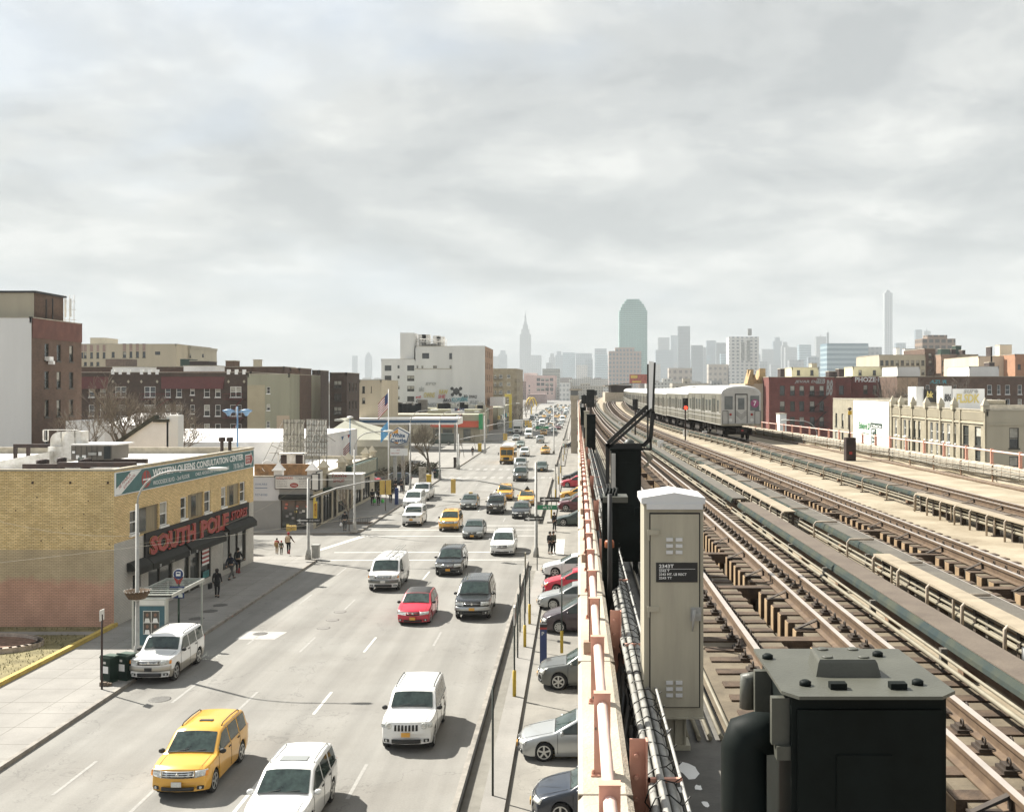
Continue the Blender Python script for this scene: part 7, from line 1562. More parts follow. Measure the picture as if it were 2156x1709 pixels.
for (x, y, t_, rc, lab) in ((746.5, 1120, 8.9, 2.6, 'street lamp post at the shop corner with a curved arm'), (864, 1033, 10.0, 2.6, 'tall street lamp post beside the pentagon sign, with flower basket'), (925.6, 1006.8, 9.5, 2.6, 'street lamp post at the second corner'), (962.7, 986, 9.0, 2.8, 'street lamp post beside a black bin at the second block corner'), (1020, 955, 9, 3, 'street lamp at the far end of the second block'), (1062, 925, 9, 3, 'street lamp at the dark shops')):
 g = G(x, y, .15); lamp(g.x, g.y, t_, rc, lab)
def signal(parent, x, y, z, back=True, hh=1.05):
 b = MB().use(SIGY); b.box(x-.17, y-.12, z-hh, x+.17, y+.12, z)
 for k in range(3): b.tube([(x, y-.12, z-.18-k*.34), (x, y-.30, z-.20-k*.34)] if not back else [(x, y+.12, z-.18-k*.34), (x, y+.30, z-.20-k*.34)], .13, 10)
 b.build('signal_head', parent=parent)
SIGY = mat('signal_yellow', (.55, .38, .10), .6, var=.08)
def mast(x, y, hp, ax, z1, z2, label, heads, z0=.15, backs=True, wire=False):
 t = thing('traffic_light', label, 'traffic light', (x, y, z0)); b = MB(); b.tube([(0, 0, 0), (0, 0, .7), (0, 0, .75), (0, 0, hp)], [.24, .18, .12, .09], 12); b.build('post', GREYP, t)
 b = MB(); b.tube([(0, 0, z1), (ax*.35, 0, z1+(z2-z1)*.55), (ax*.7, 0, z1+(z2-z1)*.88), (ax, 0, z2)], [.07, .06, .05, .045], 8)
 if wire: b.tube([(0, 0, hp-.1), (ax, 0, z2)], .015, 4)
 b.build('arm', GREYP, t)
 for hx in heads: signal(t, ax+hx, 0, z2-.05, backs)
 return t
g = G(649, 1177, .15); T_ = mast(g.x, g.y, 6.0, 6.1, 4.5, 5.9, 'left traffic light mast at the near corner with its arm over the avenue', (-.6, -.15), wire=True)
b = MB().use(TRIM); b.box(-.9, -.14, 2.75, 1.0, -.11, 3.05); b.use(SIGNW); b.poly([(-.85, -.145, 2.9), (-.55, -.145, 3.02), (-.55, -.145, 2.94), (.0, -.145, 2.94), (.0, -.145, 2.86), (-.55, -.145, 2.86), (-.55, -.145, 2.78)][::-1]); b.build('one_way_sign', parent=T_)
text('ONE WAY', T_, SIGNW, frameM((.08, -.15, 2.84), (1, 0, 0), (0, 0, 1)), w=.8, h=.12, ext=.001)
b = MB(); b.box(-1.6, -.15, 2.1, -1.25, .1, 2.5); b.box(-1.2, -.15, 2.15, -.9, .1, 2.5); b.build('pedestrian_signal', SIGY, T_)
g = G(1128.6, 1172, .0); T_ = mast(g.x, g.y, 7.2, -6.3, 4.7, 5.95, 'right traffic light mast on the median with its arm reaching left', (0,), z0=0)
for zz, s in ((2.75, -.9), (4.2, .3)): b = MB().use(TRIM); b.box(s-.0, -.16, zz, s+1.5, -.13, zz+.36); b.use(SIGNW); b.poly([(s+.05, -.165, zz+.18), (s+.4, -.165, zz+.32), (s+.4, -.165, zz+.23), (s+.8, -.165, zz+.23), (s+.8, -.165, zz+.13), (s+.4, -.165, zz+.13), (s+.4, -.165, zz+.04)][::-1]); b.build('one_way_sign', parent=T_); text('ONE WAY', T_, SIGNW, frameM((s+.86, -.17, zz+.12), (1, 0, 0), (0, 0, 1)), w=.58, h=.13, ext=.001)
b = MB(); b.box(.1, -.1, 3.6, 1.6, -.07, 3.95); b.build('street_name_sign', mat('street_green', (.02, .20, .09), .5, var=0), T_); text('44 ST', T_, SIGNW, frameM((.5, -.11, 3.67), (1, 0, 0), (0, 0, 1)), w=.75, h=.2, ext=.001)
g = G(962.7, 986, .15); mast(g.x+.3, g.y-.6, 5.5, 7.5, 4.6, 5.6, 'traffic light mast over the second crossing', (-.3, 0), wire=False)
g = G(1030, 953, .15); mast(g.x-.8, g.y, 5.5, 8.5, 5.2, 6.4, 'traffic light mast at the third crossing reaching right', (-.5, 0))
g = G(1166, 955, 0); t_ = mast(g.x, g.y, 9.5, -4.5, 5.3, 6.2, 'right traffic light mast at the third crossing with a green name board', (0, -.4), z0=0); b = MB(); b.box(-3.6, -.1, 4.9, -1.0, -.06, 5.4); b.build('street_name_sign', mat('street_green', (.02, .2, .09), .5, var=0), t_); text('43 ST', t_, SIGNW, frameM((-2.9, -.11, 5.0), (1, 0, 0), (0, 0, 1)), w=1.1, h=.28, ext=.001)
# slim black post with a small sign, boxes, bus stop
g = G(214.5, 1450.5, .15); b = MB().tube([(0, 0, 0), (0, 0, 3.15)], .045, 8); sp = thing('sign_post', 'slim dark post with a small edge-on sign beside the green newspaper boxes', 'sign post', (g.x, g.y, .15)); b.build('post', BEAM, sp); b = MB(); b.box(-.015, -.2, 2.9, .015, .2, 3.35); b.build('sign', SW2, sp)
g = G(243, 1437, .15); GBX = mat('box_green', (.015, .045, .03), .5, var=.1, scale=4)
for k, lab in ((0, 'left one of two dark green newspaper boxes at the kerb'), (1, 'right one of two dark green newspaper boxes at the kerb')):
 nb = thing('newspaper_box', lab, 'newspaper box', (g.x-.35+k*.55, g.y+.2+k*.35, .15), -.35, 'newspaper boxes'); b = MB(); b.box(-.27, -.25, .1, .27, .3, 1.05); b.prism([(-.25, .1), (.3, .1), (.3, 1.05), (-.25, 1.18)][::1], -.27, .27, Matrix(((0, 0, 1, 0), (1, 0, 0, 0), (0, 1, 0, 0), (0, 0, 0, 1)))); b.box(-.24, -.2, 0, .24, .25, .1); b.build('body', GBX, nb)
 b = MB(); b.box(-.29, -.27, 1.06, .29, .32, 1.12); b.build('lid', mat('lid_green', (.05, .085, .065), .5, var=0), nb); b = MB(); b.box(-.18, -.262, .42, .18, -.252, .72); b.build('sticker', SIGNW, nb); b = MB(); b.box(-.08, -.262, .82, .05, -.252, .92); b.build('coin_slot', SW2, nb)
b = MB(); random.seed(3); [b.box(g.x-.6+random.random()*.7, g.y-.55+random.random()*.2, .15, g.x-.45+random.random()*.5, g.y-.4, .22+random.random()*.12) for _ in range(6)]; tag(b.build('rubbish', mat('rubbish_brown', (.2, .15, .11), .9, var=.5, scale=9)), 'small heap of rubbish at the foot of the green newspaper boxes', 'rubbish')
# bus shelter
sh_g = G(330, 1400, .15); sx, sy = -19.95, 52.3; BSW = mat('shelter_metal', (.45, .46, .42), .4, var=.05, metal=.2); CLG = bpy.data.materials.new('shelter_glass'); CLG.use_nodes = True; _b = CLG.node_tree.nodes['Principled BSDF']; _b.inputs['Transmission Weight'].default_value = 1; _b.inputs['Roughness'].default_value = .05; _b.inputs['Base Color'].default_value = (.75, .85, .8, 1); _b.inputs['IOR'].default_value = 1.1
bst = thing('bus_shelter', 'glass bus shelter with a slatted roof and a teal poster of four portraits', 'bus shelter', (-20.7, 50.2, .15));
b = MB(); b.box(-.95, 0, 2.55, 1.0, 4.4, 2.62); b.build('roof', CLG, bst)
b = MB()
for k in range(9): b.box(-.95, .1+k*.52, 2.625, 1.0, .16+k*.52, 2.66)
for x in (-.98, .98): b.box(x-.03, 0, 2.5, x+.03, 4.4, 2.67)
for x in (-.98, .98): b.box(-.98, 0 if x < 0 else 4.34, 2.5, .98, .06 if x < 0 else 4.4, 2.67)
for (x, y) in ((-.9, .05), (-.9, 2.2), (-.9, 4.3), (.9, 4.3)): b.box(x-.04, y-.04, 0, x+.04, y+.04, 2.55)
b.build('frame', BSW, bst)
b = MB(); b.box(-.91, .1, .3, -.89, 4.2, 2.4); b.build('glass_wall', CLG, bst)
b = MB(); b.box(-.62, -.14, .15, .78, .14, 2.5); b.build('poster_case', BSW, bst)
b = MB(); b.box(-.55, -.150, .25, .71, -.143, 2.15); b.build('poster', mat('poster_teal2', (.035, .105, .13), .4, var=.15, scale=2), bst)
b = MB(); b.box(-.55, -.150, 2.2, .71, -.143, 2.42); b.build('poster_header', SW2, bst)
b = MB().use(SW2); b.box(-.32, -.156, .78, .46, -.151, 1.92); PB_ = mat('photo_dark', (.06, .055, .045), .6, var=0); SKP = mat('photo_skin', (.20, .11, .075), .6, var=0)
for i in range(2):
 for j_ in range(2):
  x0 = -.30+i*.39; z0 = .80+j_*.56; b.use(PB_); b.box(x0, -.160, z0, x0+.36, -.157, z0+.53); b.use(SKP); b.poly([(x0+.18+.07*cos(a*pi/5), -.162, z0+.36+.09*sin(a*pi/5)) for a in range(10)]); b.use([SIGNW, SW2, PB_, SIGNW][i*2+j_]); b.poly([(x0+.05, -.1615, z0), (x0+.31, -.1615, z0), (x0+.27, -.1615, z0+.2), (x0+.09, -.1615, z0+.2)])
b.build('portrait', parent=bst)
bp_ = thing('bus_stop_pole', 'dark green bus stop pole with a round blue sign above a blue route board', 'bus stop sign', (-20.05, 52.0, .15)); b = MB().tube([(0, 0, 0), (0, 0, 3.0)], .055, 8); b.build('pole', DGREEN, bp_)
NAVY = mat('bus_navy', (.02, .04, .13), .5, var=0); b = MB().use(SIGNW).lathe((0, -.05, 3.35), [(.27, 0), (.27, .03)], 20, 'Y'); b.use(NAVY).lathe((0, -.065, 3.35), [(.24, 0), (.24, .02)], 20, 'Y'); b.use(SIGNW); b.box(-.11, -.08, 3.26, .11, -.066, 3.48); b.use(NAVY); b.box(-.08, -.085, 3.36, .08, -.079, 3.44); b.build('round_sign', parent=bp_)
b = MB().use(SIGNR); b.poly([(-.25, -.05, 3.22), (-.16, -.05, 3.22), (0, -.05, 3.05), (.16, -.05, 3.22), (.25, -.05, 3.22), (.08, -.05, 2.85), (-.08, -.05, 2.85)][::-1]); b.build('red_chevron', parent=bp_); b = MB().use(NAVY); b.box(-.42, -.09, 2.15, .3, -.06, 2.75); b.use(SIGNW); b.box(-.42, -.094, 2.42, .3, -.09, 2.45); b.box(.02, -.094, 2.5, .22, -.09, 2.68); b.box(.02, -.094, 2.2, .22, -.09, 2.38); b.build('route_board', parent=bp_)
# cables strung across the street
for (a, c, sag, lab) in (((-45, 42, 3.9), (-3.4, 46.0, 8.0), .5, 'thin pale cable strung low across the pavement and street'), ((-31, 50, 7.4), (-20.6, 47.8, 6.0), .5, 'short thin cable from the left edge to the nearest lamp post'), ((-20.6, 47.8, 5.6), (-20.2, 77.7, 6.1), .9, 'thin cable sagging along the store front to the corner mast')):
 b = MB(); a, c = Vector(a), Vector(c); b.tube([a.lerp(c, k/14)-Vector((0, 0, sag*4*(k/14)*(1-k/14))) for k in range(15)], .006, 4); tag(b.build('cable', PIPE), lab, 'cable')
# flag pole
g = G(818, 1042, .15); fp = thing('flag_pole', 'tall white flag pole flying a striped flag above a light blue one', 'flag pole', (g.x, g.y, .15)); hh = 12.6; b = MB().tube([(0, 0, 0), (0, 0, hh)], [.09, .05], 8); b.build('pole', WHITEP, fp)
def flag(parent, x0, z1_, w, h, cols, name, canton=None):
 b = MB(); n = len(cols); k = 6
 for r in range(n):
  b.use(cols[r])
  for i in range(k):
   q = []
   for (ii, rr) in ((i, r), (i+1, r), (i+1, r+1), (i, r+1)): u = ii/k; q.append((x0-u*w*.55, .10*sin(u*9), z1_-rr*h/n-u*w*.62))
   if canton and r < n*.55 and i < 2: b.use(canton)
   else: b.use(cols[r])
   b.poly(q)
 b.build(name, parent=parent)
flag(fp, -.05, hh-.4, 2.2, 1.9, [SIGNR, SIGNW]*6+[SIGNR], 'striped_flag', NAVY); flag(fp, -.05, hh-3.8, 1.6, 1.6, [mat('flag_blue', (.12, .33, .55), .7, var=0)]*3, 'blue_flag')
p5 = thing('blue_lamp_post', 'blue two headed lamp post above the far corner of the store roof', 'lamp post', (xz(500, 110), 110, 0)); b = MB().tube([(0, 0, 0), (0, 0, 10.9)], .09, 8); BLP = mat('lamp_blue', (.14, .26, .42), .5, var=0); b.tube([(-.9, 0, 10.3), (.9, 0, 10.3)], .05, 6); b.build('post', BLP, p5)
for s in (-1, 1): b = MB().lathe((s*.95, 0, 10.2), [(.12, -.3), (.3, 0), (.6, .2), (.62, .3), (.2, .42)], 14); b.build('lamp_head', BLP, p5)
p6 = thing('blue_lamp_post', 'slender blue lamp post with a white cap in front of the hip roof', 'lamp post', (xz(737, 140), 140, 0)); b = MB().tube([(0, 0, 0), (0, 0, 9.0)], .07, 8); b.build('post', mat('lamp_blue_dark', (.05, .15, .26), .5, var=0), p6); b = MB().lathe((0, 0, 8.9), [(.1, -.15), (.42, 0), (.42, .12), (.1, .2)], 12); b.build('lamp_head', WHITEP, p6)
b = MB(); random.seed(7)
for k in range(12): b.use([SIGNR, SIGNW, BLUE][k % 3]); x = -30.8-k*.42+.0; z = 6.6-k*.13; b.poly([(x, 139.9, z), (x-.36, 139.9, z-.05), (x-.2, 139.9, z-.55)])
b.tube([(-30.7, 139.95, 6.7), (-35.9, 139.95, 5.0)], .02, 4); tag(b.build('bunting'), 'string of red white and blue bunting before the hip roof', 'bunting')
flag(p6, -.05, 5.6, 1.6, 1.3, [SIGNR, SIGNW]*4, 'striped_flag')
# fence-like kerb, posts, bollards and signs on the median
md = MB().use(KERB)
for (a, c) in ((-50, 75), (98, 146), (170, 228), (256, 700)): md.box(-3.78, a, 0, -3.60, c, .32)
md.use(TRIM)  # black strip imitating the shade on the wall's right side
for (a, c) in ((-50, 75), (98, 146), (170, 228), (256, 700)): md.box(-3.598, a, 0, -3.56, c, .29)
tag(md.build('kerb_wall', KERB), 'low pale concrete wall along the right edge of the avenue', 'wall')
md = MB();
for (a, c) in ((-50, 74.5), (98.5, 145.5), (170.5, 227.5), (256.5, 700)): md.box(-2.95, a, 0, -2.22, c, .15)
struct(md.build('median_pavement', WALK))
md = MB()
for (a, c) in ((-50, 74),):
 for k in range(620): y = 20+k*.085; md.box(-3.56, y, .008, -2.97, y+.05, .03)
tag(md.build('drain_grating', mat('grating', (.30, .285, .25), .8, var=.1)), 'long ribbed grating strip between the low wall and the median pavement', 'grating')
PST = mat('dark_green_post', (.02, .028, .022), .6, var=0); PYB = mat('bollard_yellow', (.52, .36, .03), .6, var=.1, scale=4)
random.seed(19)
MP = 'posts standing on the median'
def mpost(x, y, h, label, bol=False, sgn=None, r=.035, X=None, Y=None):
 g = G(x, y, .15) if X is None else Vector((X, Y, .15)); t = thing('sign_post', label, 'sign post', (g.x, g.y, .15), 0, MP); b = MB().tube([(0, 0, 0), (0, 0, h)], r, 6); b.build('post', PST, t)
 if bol: b = MB().lathe((0, 0, 0), [(.075, 0), (.075, 1.05), (.05, 1.07)], 12); b.build('yellow_sleeve', PYB, t)
 if sgn: b = MB().use(sgn); b.box(-.03, -.23, h-.75, .03, .23, h); b.use(SIGNR) if sgn is SW2 else None; b.box(-.034, -.15, h-.5, .034, .15, h-.3); b.build('sign', parent=t)
mpost(1037.5, 1674, 3.4, 'slim dark post nearest to the bottom edge on the median'); mpost(1083, 1465, 3.7, 'post with a yellow sleeve and a red and white sign, nearest of its kind', True, SW2); mpost(1090, 1384, 3.0, 'slim dark post between two yellow sleeved ones')
mpost(1105, 1361, 3.3, 'green post with a yellow sleeve beside the parking meter', True); mpost(1115, 1313, 3.0, 'post with a yellow sleeve left of the silver sedan', True); mpost(1095, 1330, 3.0, 'post with a dark square sign beside the black SUV lane', False, PST); mpost(1106, 1290, 3.4, 'post with a tall board with a red top', False, mat('board_grey', (.24, .22, .16), .7, var=0))
mpost(1183, 1380, 3.6, 'post with a narrow grey sign in front of the plum minivan', True, GREYP, X=-.78, Y=49.6); mpost(1131, 1200, 3.5, 'slim dark post at the median corner')
for k in range(14): mpost(0, 0, 3.4+.3*(k % 3), 'far dark post, %s along the median beyond the first side street' % ('first', 'second', 'third', 'fourth', 'fifth', 'sixth', 'seventh', 'eighth', 'ninth', 'tenth', 'eleventh', 'twelfth', 'thirteenth', 'fourteenth')[k], k % 2 == 0, [None, SW2, PST][k % 3], X=-2.6+.3*(k % 2), Y=101+k*9+(8 if k > 6 else 0))
mm = G(1145, 1394, .0); t = thing('parking_meter', 'dark blue parking payment machine with a red band and a white P', 'parking meter', (-1.62, 48.4, .0)); b = MB().use(NAVY); b.box(-.16, -.14, 0, .16, .14, 1.8); b.use(SIGNR); b.box(-.165, -.145, 1.58, .165, .145, 1.68); b.use(TRIM); b.box(-.165, -.145, 1.68, .165, .145, 1.82); b.build('body', parent=t); text('P', t, SIGNW, frameM((-.07, -.15, 1.30), (1, 0, 0), (0, 0, 1)), h=.18, ext=.002)
for (x, y, Xo, lab) in ((882, 1040, 0, 'dark blue payment machine on the shop pavement'),): g = G(835, 1062, .15); b = MB(); b.box(g.x-.18, g.y-.18, .15, g.x+.18, g.y+.18, 1.95); tag(b.build('parking_meter', NAVY), lab, 'parking meter')
# bins, boxes, tree guard
def boxy(name, lab, cat, x, y, w, d, h, m, z0=.15): g = G(x, y, z0); b = MB().use(m); b.box(g.x-w/2, g.y-d/2, z0, g.x+w/2, g.y+d/2, z0+h*.86); b.prism([(g.x-w/2-.03, g.y-d/2-.03), (g.x+w/2+.03, g.y-d/2-.03), (g.x+w/2+.03, g.y+d/2+.03), (g.x-w/2-.03, g.y+d/2+.03)], z0+h*.86, z0+h); return tag(b.build(name), lab, cat)
boxy('newspaper_box', 'yellow newspaper box beside the ad panel at the second corner', 'newspaper box', 903, 1019, .6, .5, 1.25, PYB); boxy('newspaper_box', 'dark green box behind the bare tree trunk', 'newspaper box', 921, 1006, .9, .8, 1.2, DGREEN)
boxy('ad_panel', 'upright advertising panel with an orange picture on the pavement', 'advertising panel', 889.5, 1020, .95, .25, 2.3, mat('ad_frame', (.40, .36, .30), .6, var=.3, scale=4)); boxy('litter_bin', 'dark litter bin at the foot of the lamp post of the second block', 'bin', 960, 985, .7, .5, 1.7, BEAM); boxy('newspaper_box', 'yellow box on the third block pavement', 'newspaper box', 1010, 950, .7, .6, 1.6, PYB)
boxy('litter_bin', 'pale litter bin beside the left traffic light mast', 'bin', 665, 1174, .5, .5, 1.0, GREYP)
tg = thing('tree_guard', 'low black iron tree guard with hoops at the shop pavement', 'tree guard', (-20.9, 97.5, .15)); b = MB()
for k in range(14): b.tube([(-1.4+k*.22, -.8, 0), (-1.4+k*.22, -.8, .55)], .015, 4)
for q in ((-1.4, -.8, 1.46, -.8), (-1.4, -.8, -1.4, .8), (1.46, -.8, 1.46, .8)): b.tube([(q[0], q[1], .55), (q[2], q[3], .55)], .02, 4)
b.build('iron_rail', BLACK, tg); b = MB(); b.box(-1.4, -.8, 0, 1.46, .8, .03); b.build('soil', SOIL, tg)
# yellow arch and golden M far down
b = MB(); Zq = 330; a, zt = R3(840, 545); c, zb = R3(925, 700); b.box(xz(a, Zq), Zq, hz(zt, Zq)-.9, xz(c, Zq), Zq+.6, hz(zt, Zq)); b.box(xz(c, Zq)-.9, Zq, 0, xz(c, Zq), Zq+.6, hz(zt, Zq)-.9); tag(b.build('sign_gantry', mat('gantry_yellow', (.60, .48, .08), .6, var=0)), 'bright yellow angular sign gantry far down the left pavement', 'sign')
b = MB(); Zq = 480
for s in (0, 1): c0 = R3(1143+s*32, 690)[0]; b.tube([(xz(c0, Zq)+1.7*cos(a), Zq, hz(R3(0, 690)[1], Zq)+3.9*sin(a)) for a in [k*pi/10 for k in range(11)]], .28, 5)
b.box(xz(R3(1160, 0)[0], Zq)-.2, Zq, 0, xz(R3(1160, 0)[0], Zq)+.2, Zq+.3, hz(R3(0, 690)[1], Zq)); tag(b.build('arch_sign', mat('arch_yellow', (.70, .50, .08), .5, var=0)), 'yellow double arch sign far down the avenue', 'sign')
# dry grass beside the parked silver sedan
b = MB(); random.seed(77)
for k in range(140): x = random.uniform(-1.3, .1); y = random.uniform(35.9, 36.4); a = random.uniform(-.6, .6); h = random.uniform(.4, 1.0); b.poly([(x, y, 0), (x+.015, y, 0), (x+.03+a*.6, y-.25*h, h*.75), (x+a, y-.4*h, h*.7)])
struct(tag(b.build('dry_grass', mat('straw', (.42, .32, .15), .9, var=.2)), 'dry straw coloured grass beside the silver sedan', 'grass'), 'stuff')
# ------------------------------------------------------------------ things on the catwalk
CASE = mat('dark_case_paint', (.004, .005, .004), .6, var=.3, scale=3, tint=(.010, .014, .013), spec=.1); OLIVE = mat('olive_case_paint', (.078, .079, .063), .5, var=.14, scale=3, bump=.1, bscale=80); CABM = mat('cabinet_paint', (.40, .37, .285), .55, var=.10, scale=6, streak=True, detail=9, bump=.06); CABT = mat('cabinet_lid_paint', (.60, .60, .59), .5, var=.04, scale=2)
def dk_(Z): return zr(Z)+DK-.02
# pale cabinet
Zc = 8.7; x0, x1 = xz(1356, Zc), xz(1481, Zc); zt, zb = hz(1062, Zc), hz(1508, Zc); cab = thing('cabinet', 'tall pale grey metal cabinet with louvres and a black number plate', 'cabinet', ((x0+x1)/2, Zc+.25, dk_(Zc))); mo = (-(x0+x1)/2, -Zc-.25, -dk_(Zc))
b = MB(); b.box(x0, Zc, zb, x1, Zc+.5, zt); b.build('body', CABM, cab, mo)
xc = (x0+x1)/2; l0, l1 = x0-.025, x1+.012; b = MB(); pr_ = [(l0, zt+.01), (l1, zt+.01), (l1, zt+.06), (xc, zt+.105), (l0, zt+.06)]; b.prism(pr_, -Zc-.54, -Zc+.04, Matrix.Rotation(pi/2, 4, 'X')); b.box(x0+.02, Zc-.05, zt-.035, x1-.01, Zc+.0, zt+.012); b.build('lid', CABT, cab, mo)
b = MB(); d0, d1 = x0+.052, x1-.035; dz1, dz0 = zt-.075, zb+.085; b.box(d0-.008, Zc-.004, dz0-.008, d1+.008, Zc-.001, dz1+.008); b.build('door_gap', TRIM, cab, mo); b = MB(); b.box(d0+.002, Zc-.02, dz0+.002, d1-.004, Zc-.004, dz1-.004); dr = b.build('door', CABM, cab, mo)
lv = MB();
for zz in (hz(1133, Zc), hz(1433, Zc)):
 for r_ in range(3):
  for s in (0, 1): lv.box(xc-.065+s*.08, Zc-.034, zz-.02-r_*.053, xc-.01+s*.08, Zc-.020, zz+.008-r_*.053)
lv.build('louvre', CABT, dr)
b = MB(); b.box(xz(1381, Zc), Zc-.026, hz(1224, Zc), xz(1468, Zc), Zc-.021, hz(1183, Zc)); b.build('number_plate', TRIM, dr)
for s, y, w, h in (('2343T', 1194, 31, 7.5), ('2343 T', 1202.5, 22, 5), ('2343 MT. LB RECT', 1210, 58, 5.2), ('2243 TT', 1217.5, 27, 5)): text(s, dr, SIGNW, frameM((xz(1387, Zc), Zc-.027, hz(y, Zc)), (1, 0, 0), (0, 0, 1)), w=w*Zc/F, h=h*Zc/F, ext=.0005, offset=.02)
b = MB(); b.box(xz(1387, Zc), Zc-.0275, hz(1196.6, Zc), xz(1463, Zc), Zc-.026, hz(1196, Zc)); b.build('plate_line', SIGNW, dr)
for y in (1119, 1280): b = MB(); b.box(x0+.025, Zc-.032, hz(y+6, Zc), x0+.125, Zc-.018, hz(y-5, Zc)); b.box(x0+.03, Zc-.03, hz(y+18, Zc), x0+.045, Zc-.004, hz(y+4, Zc)); b.build('hinge', CABM, cab, mo)
b = MB(); hx = xz(1462, Zc); b.box(hx-.035, Zc-.03, hz(1305, Zc), hx+.055, Zc-.018, hz(1277, Zc)); b.box(hx+.0, Zc-.05, hz(1296, Zc), hx+.05, Zc-.03, hz(1288, Zc)); b.tube([(hx-.01, Zc-.05, hz(1280, Zc)), (hx-.012, Zc-.06, hz(1297, Zc)), (hx-.022, Zc-.055, hz(1325, Zc))], [.018, .014, .006], 8); b.build('handle', GREYP, cab, mo)
b = MB(); b.box(xc-.11, Zc+.12, dk_(Zc), xc+.11, Zc+.36, zb); b.box(xc-.14, Zc+.08, dk_(Zc), xc+.15, Zc+.42, dk_(Zc)+.04)
for q in (-.11, .02, .1): b.box(xc+q, Zc+.10, dk_(Zc), xc+q+.015, Zc+.13, zb)
b.build('pedestal', CABM, cab, mo); b = MB(); b.box(x0-.005, Zc-.03, zb-.012, x1+.005, Zc+.52, zb); b.build('base_plate', CABM, cab, mo)
# dark relay cases
def case(label, Z, xa, xb, yt, yb, dep, name='relay_case', group='dark relay cases on the catwalk', doors=True, m=CASE):
 a, c = xz(xa, Z), xz(xb, Z); zt = hz(yt, Z); zb = max(dk_(Z)+.1, hz(yb, Z)); t = thing(name, label, 'relay case', ((a+c)/2, Z+dep/2, dk_(Z)), 0, group); mo = (-(a+c)/2, -Z-dep/2, -dk_(Z))
 b = MB(); b.box(a, Z, zb, c, Z+dep, zt); b.build('body', m, t, mo); b = MB(); b.box(a-.02, Z-.03, zt-.02, c+.02, Z+dep+.02, zt+.015); b.build('lid', m, t, mo)
 if doors:
  b = MB(); e = .04; mid = (zt+zb)/2; [b.box(a+e, Z-.015, z0, c-e, Z, z1) for z0, z1 in ((zb+e, mid-e/2), (mid+e/2, zt-e))]; b.build('door', m, t, mo)
  b = MB(); b.box(c-.12, Z-.04, mid-.16, c-.07, Z-.015, mid-.04); b.box(a+.08, Z-.03, zt-.25, c-.15, Z-.014, zt-.22); b.build('latch', m, t, mo)
 b = MB(); b.box(a+.05, Z+.05, dk_(Z), a+.12, Z+dep-.05, zb); b.box(c-.12, Z+.05, dk_(Z), c-.05, Z+dep-.05, zb); b.build('foot', m, t, mo); return t, mo
c1, c1o = case('tall black relay case below the angular white sign frame', 17.6, 1287, 1350, 946, 1182, .45)
b = MB(); b.box(xz(1288, 17.55), 17.5, hz(1130, 17.5), xz(1296, 17.5), 17.58, hz(955, 17.5)); b.build('grey_edge', GREYP, c1, c1o)
c2, c2o = case('narrow black relay case in front of the tall one, with a blue grey panel', 13.2, 1268, 1303, 1050, 1300, .35); b = MB(); b.box(xz(1270, 13.1), 13.1, hz(1058, 13.1), xz(1322, 13.1), 13.5, hz(1046, 13.1)); b.build('top_plate', OLIVE, c2, c2o)
b = MB(); [b.tube([(xz(1276+k*7, 13.2), 13.2, hz(1046, 13.2)), (xz(1279+k*7, 13.2), 13.3, hz(1030, 13.2)), (xz(1290, 13.2), 13.4, hz(1036+k, 13.2))], .02, 5) for k in range(4)]; b.build('cable_gland', CASE, c2, c2o)
b = MB().tube([(xz(1284, 13), 13, dk_(13)), (xz(1284, 13), 13, hz(1040, 13))], .03, 8); b.build('pipe', TRIM, c2, c2o); b = MB(); b.lathe((xz(1283, 13.05), 13.05, hz(1150, 13)), [(.0, -.03), (.06, -.02), (.06, .05), (.05, .07)], 10); b.build('orange_lamp', mat('rust_orange', (.30, .08, .02), .5, var=.2, scale=9), c2, c2o)
# angular frame on the tall case: a white board between black edges
Zf = 17.7; fr = thing('angular_sign', 'angular black steel frame holding a tall narrow white board', 'sign frame', (xz(1335, Zf), Zf, hz(946, Zf))); mo = (-xz(1335, Zf), -Zf, -hz(946, Zf))
def V2(x, y, dz=0): q = (1400+x*.18553)*.8624, (930+y*.18553)*.8624; return (xz(q[0], Zf), Zf+dz, hz(q[1], Zf))
def bar(b, pts, w=.03, d=.05):
 for p, q in zip(pts, pts[1:]):
  p, q = Vector(V2(*p)), Vector(V2(*q)); dd = (q-p).normalized(); n = Vector((dd.z, 0, -dd.x))*w; i0 = len(b.v); e = Vector((0, d, 0))
  b.v += [tuple(v) for v in (p-n, p+n, q+n, q-n, p-n+e, p+n+e, q+n+e, q-n+e)]; [b.face([i0+k for k in f]) for f in ((0, 1, 2, 3), (7, 6, 5, 4), (0, 4, 5, 1), (1, 5, 6, 2), (2, 6, 7, 3), (3, 7, 4, 0))]
TOPY = (760/.8624-930)/.18553
b = MB(); bar(b, [(980, TOPY+40), (980, 330), (978, 770), (920, 830), (560, 830)], .013); bar(b, [(977, 330), (450, 820), (450, 860), (910, 860), (1015, 760), (1048, 400)], .034); bar(b, [(1048, 420), (1070, TOPY+20)], .018); bar(b, [(1030, 370), (480, 860)], .024); bar(b, [(1015, 760), (1020, 900), (870, 890)], .02); bar(b, [(450, 830), (450, 1350)], .035); b.build('frame', BLACK, fr, mo)
b = MB(); p = [V2(990, TOPY), V2(1058, TOPY+12), V2(1032, 345), V2(990, 380)]; i0 = 0; b.v += [(q[0], Zf-.012, q[2]) for q in p]+[(q[0], Zf+.03, q[2]) for q in p]; [b.face(f) for f in ((3, 2, 1, 0), (4, 5, 6, 7), (0, 1, 5, 4), (1, 2, 6, 5), (2, 3, 7, 6), (3, 0, 4, 7))]; b.build('white_board', WHITEP, fr, mo)
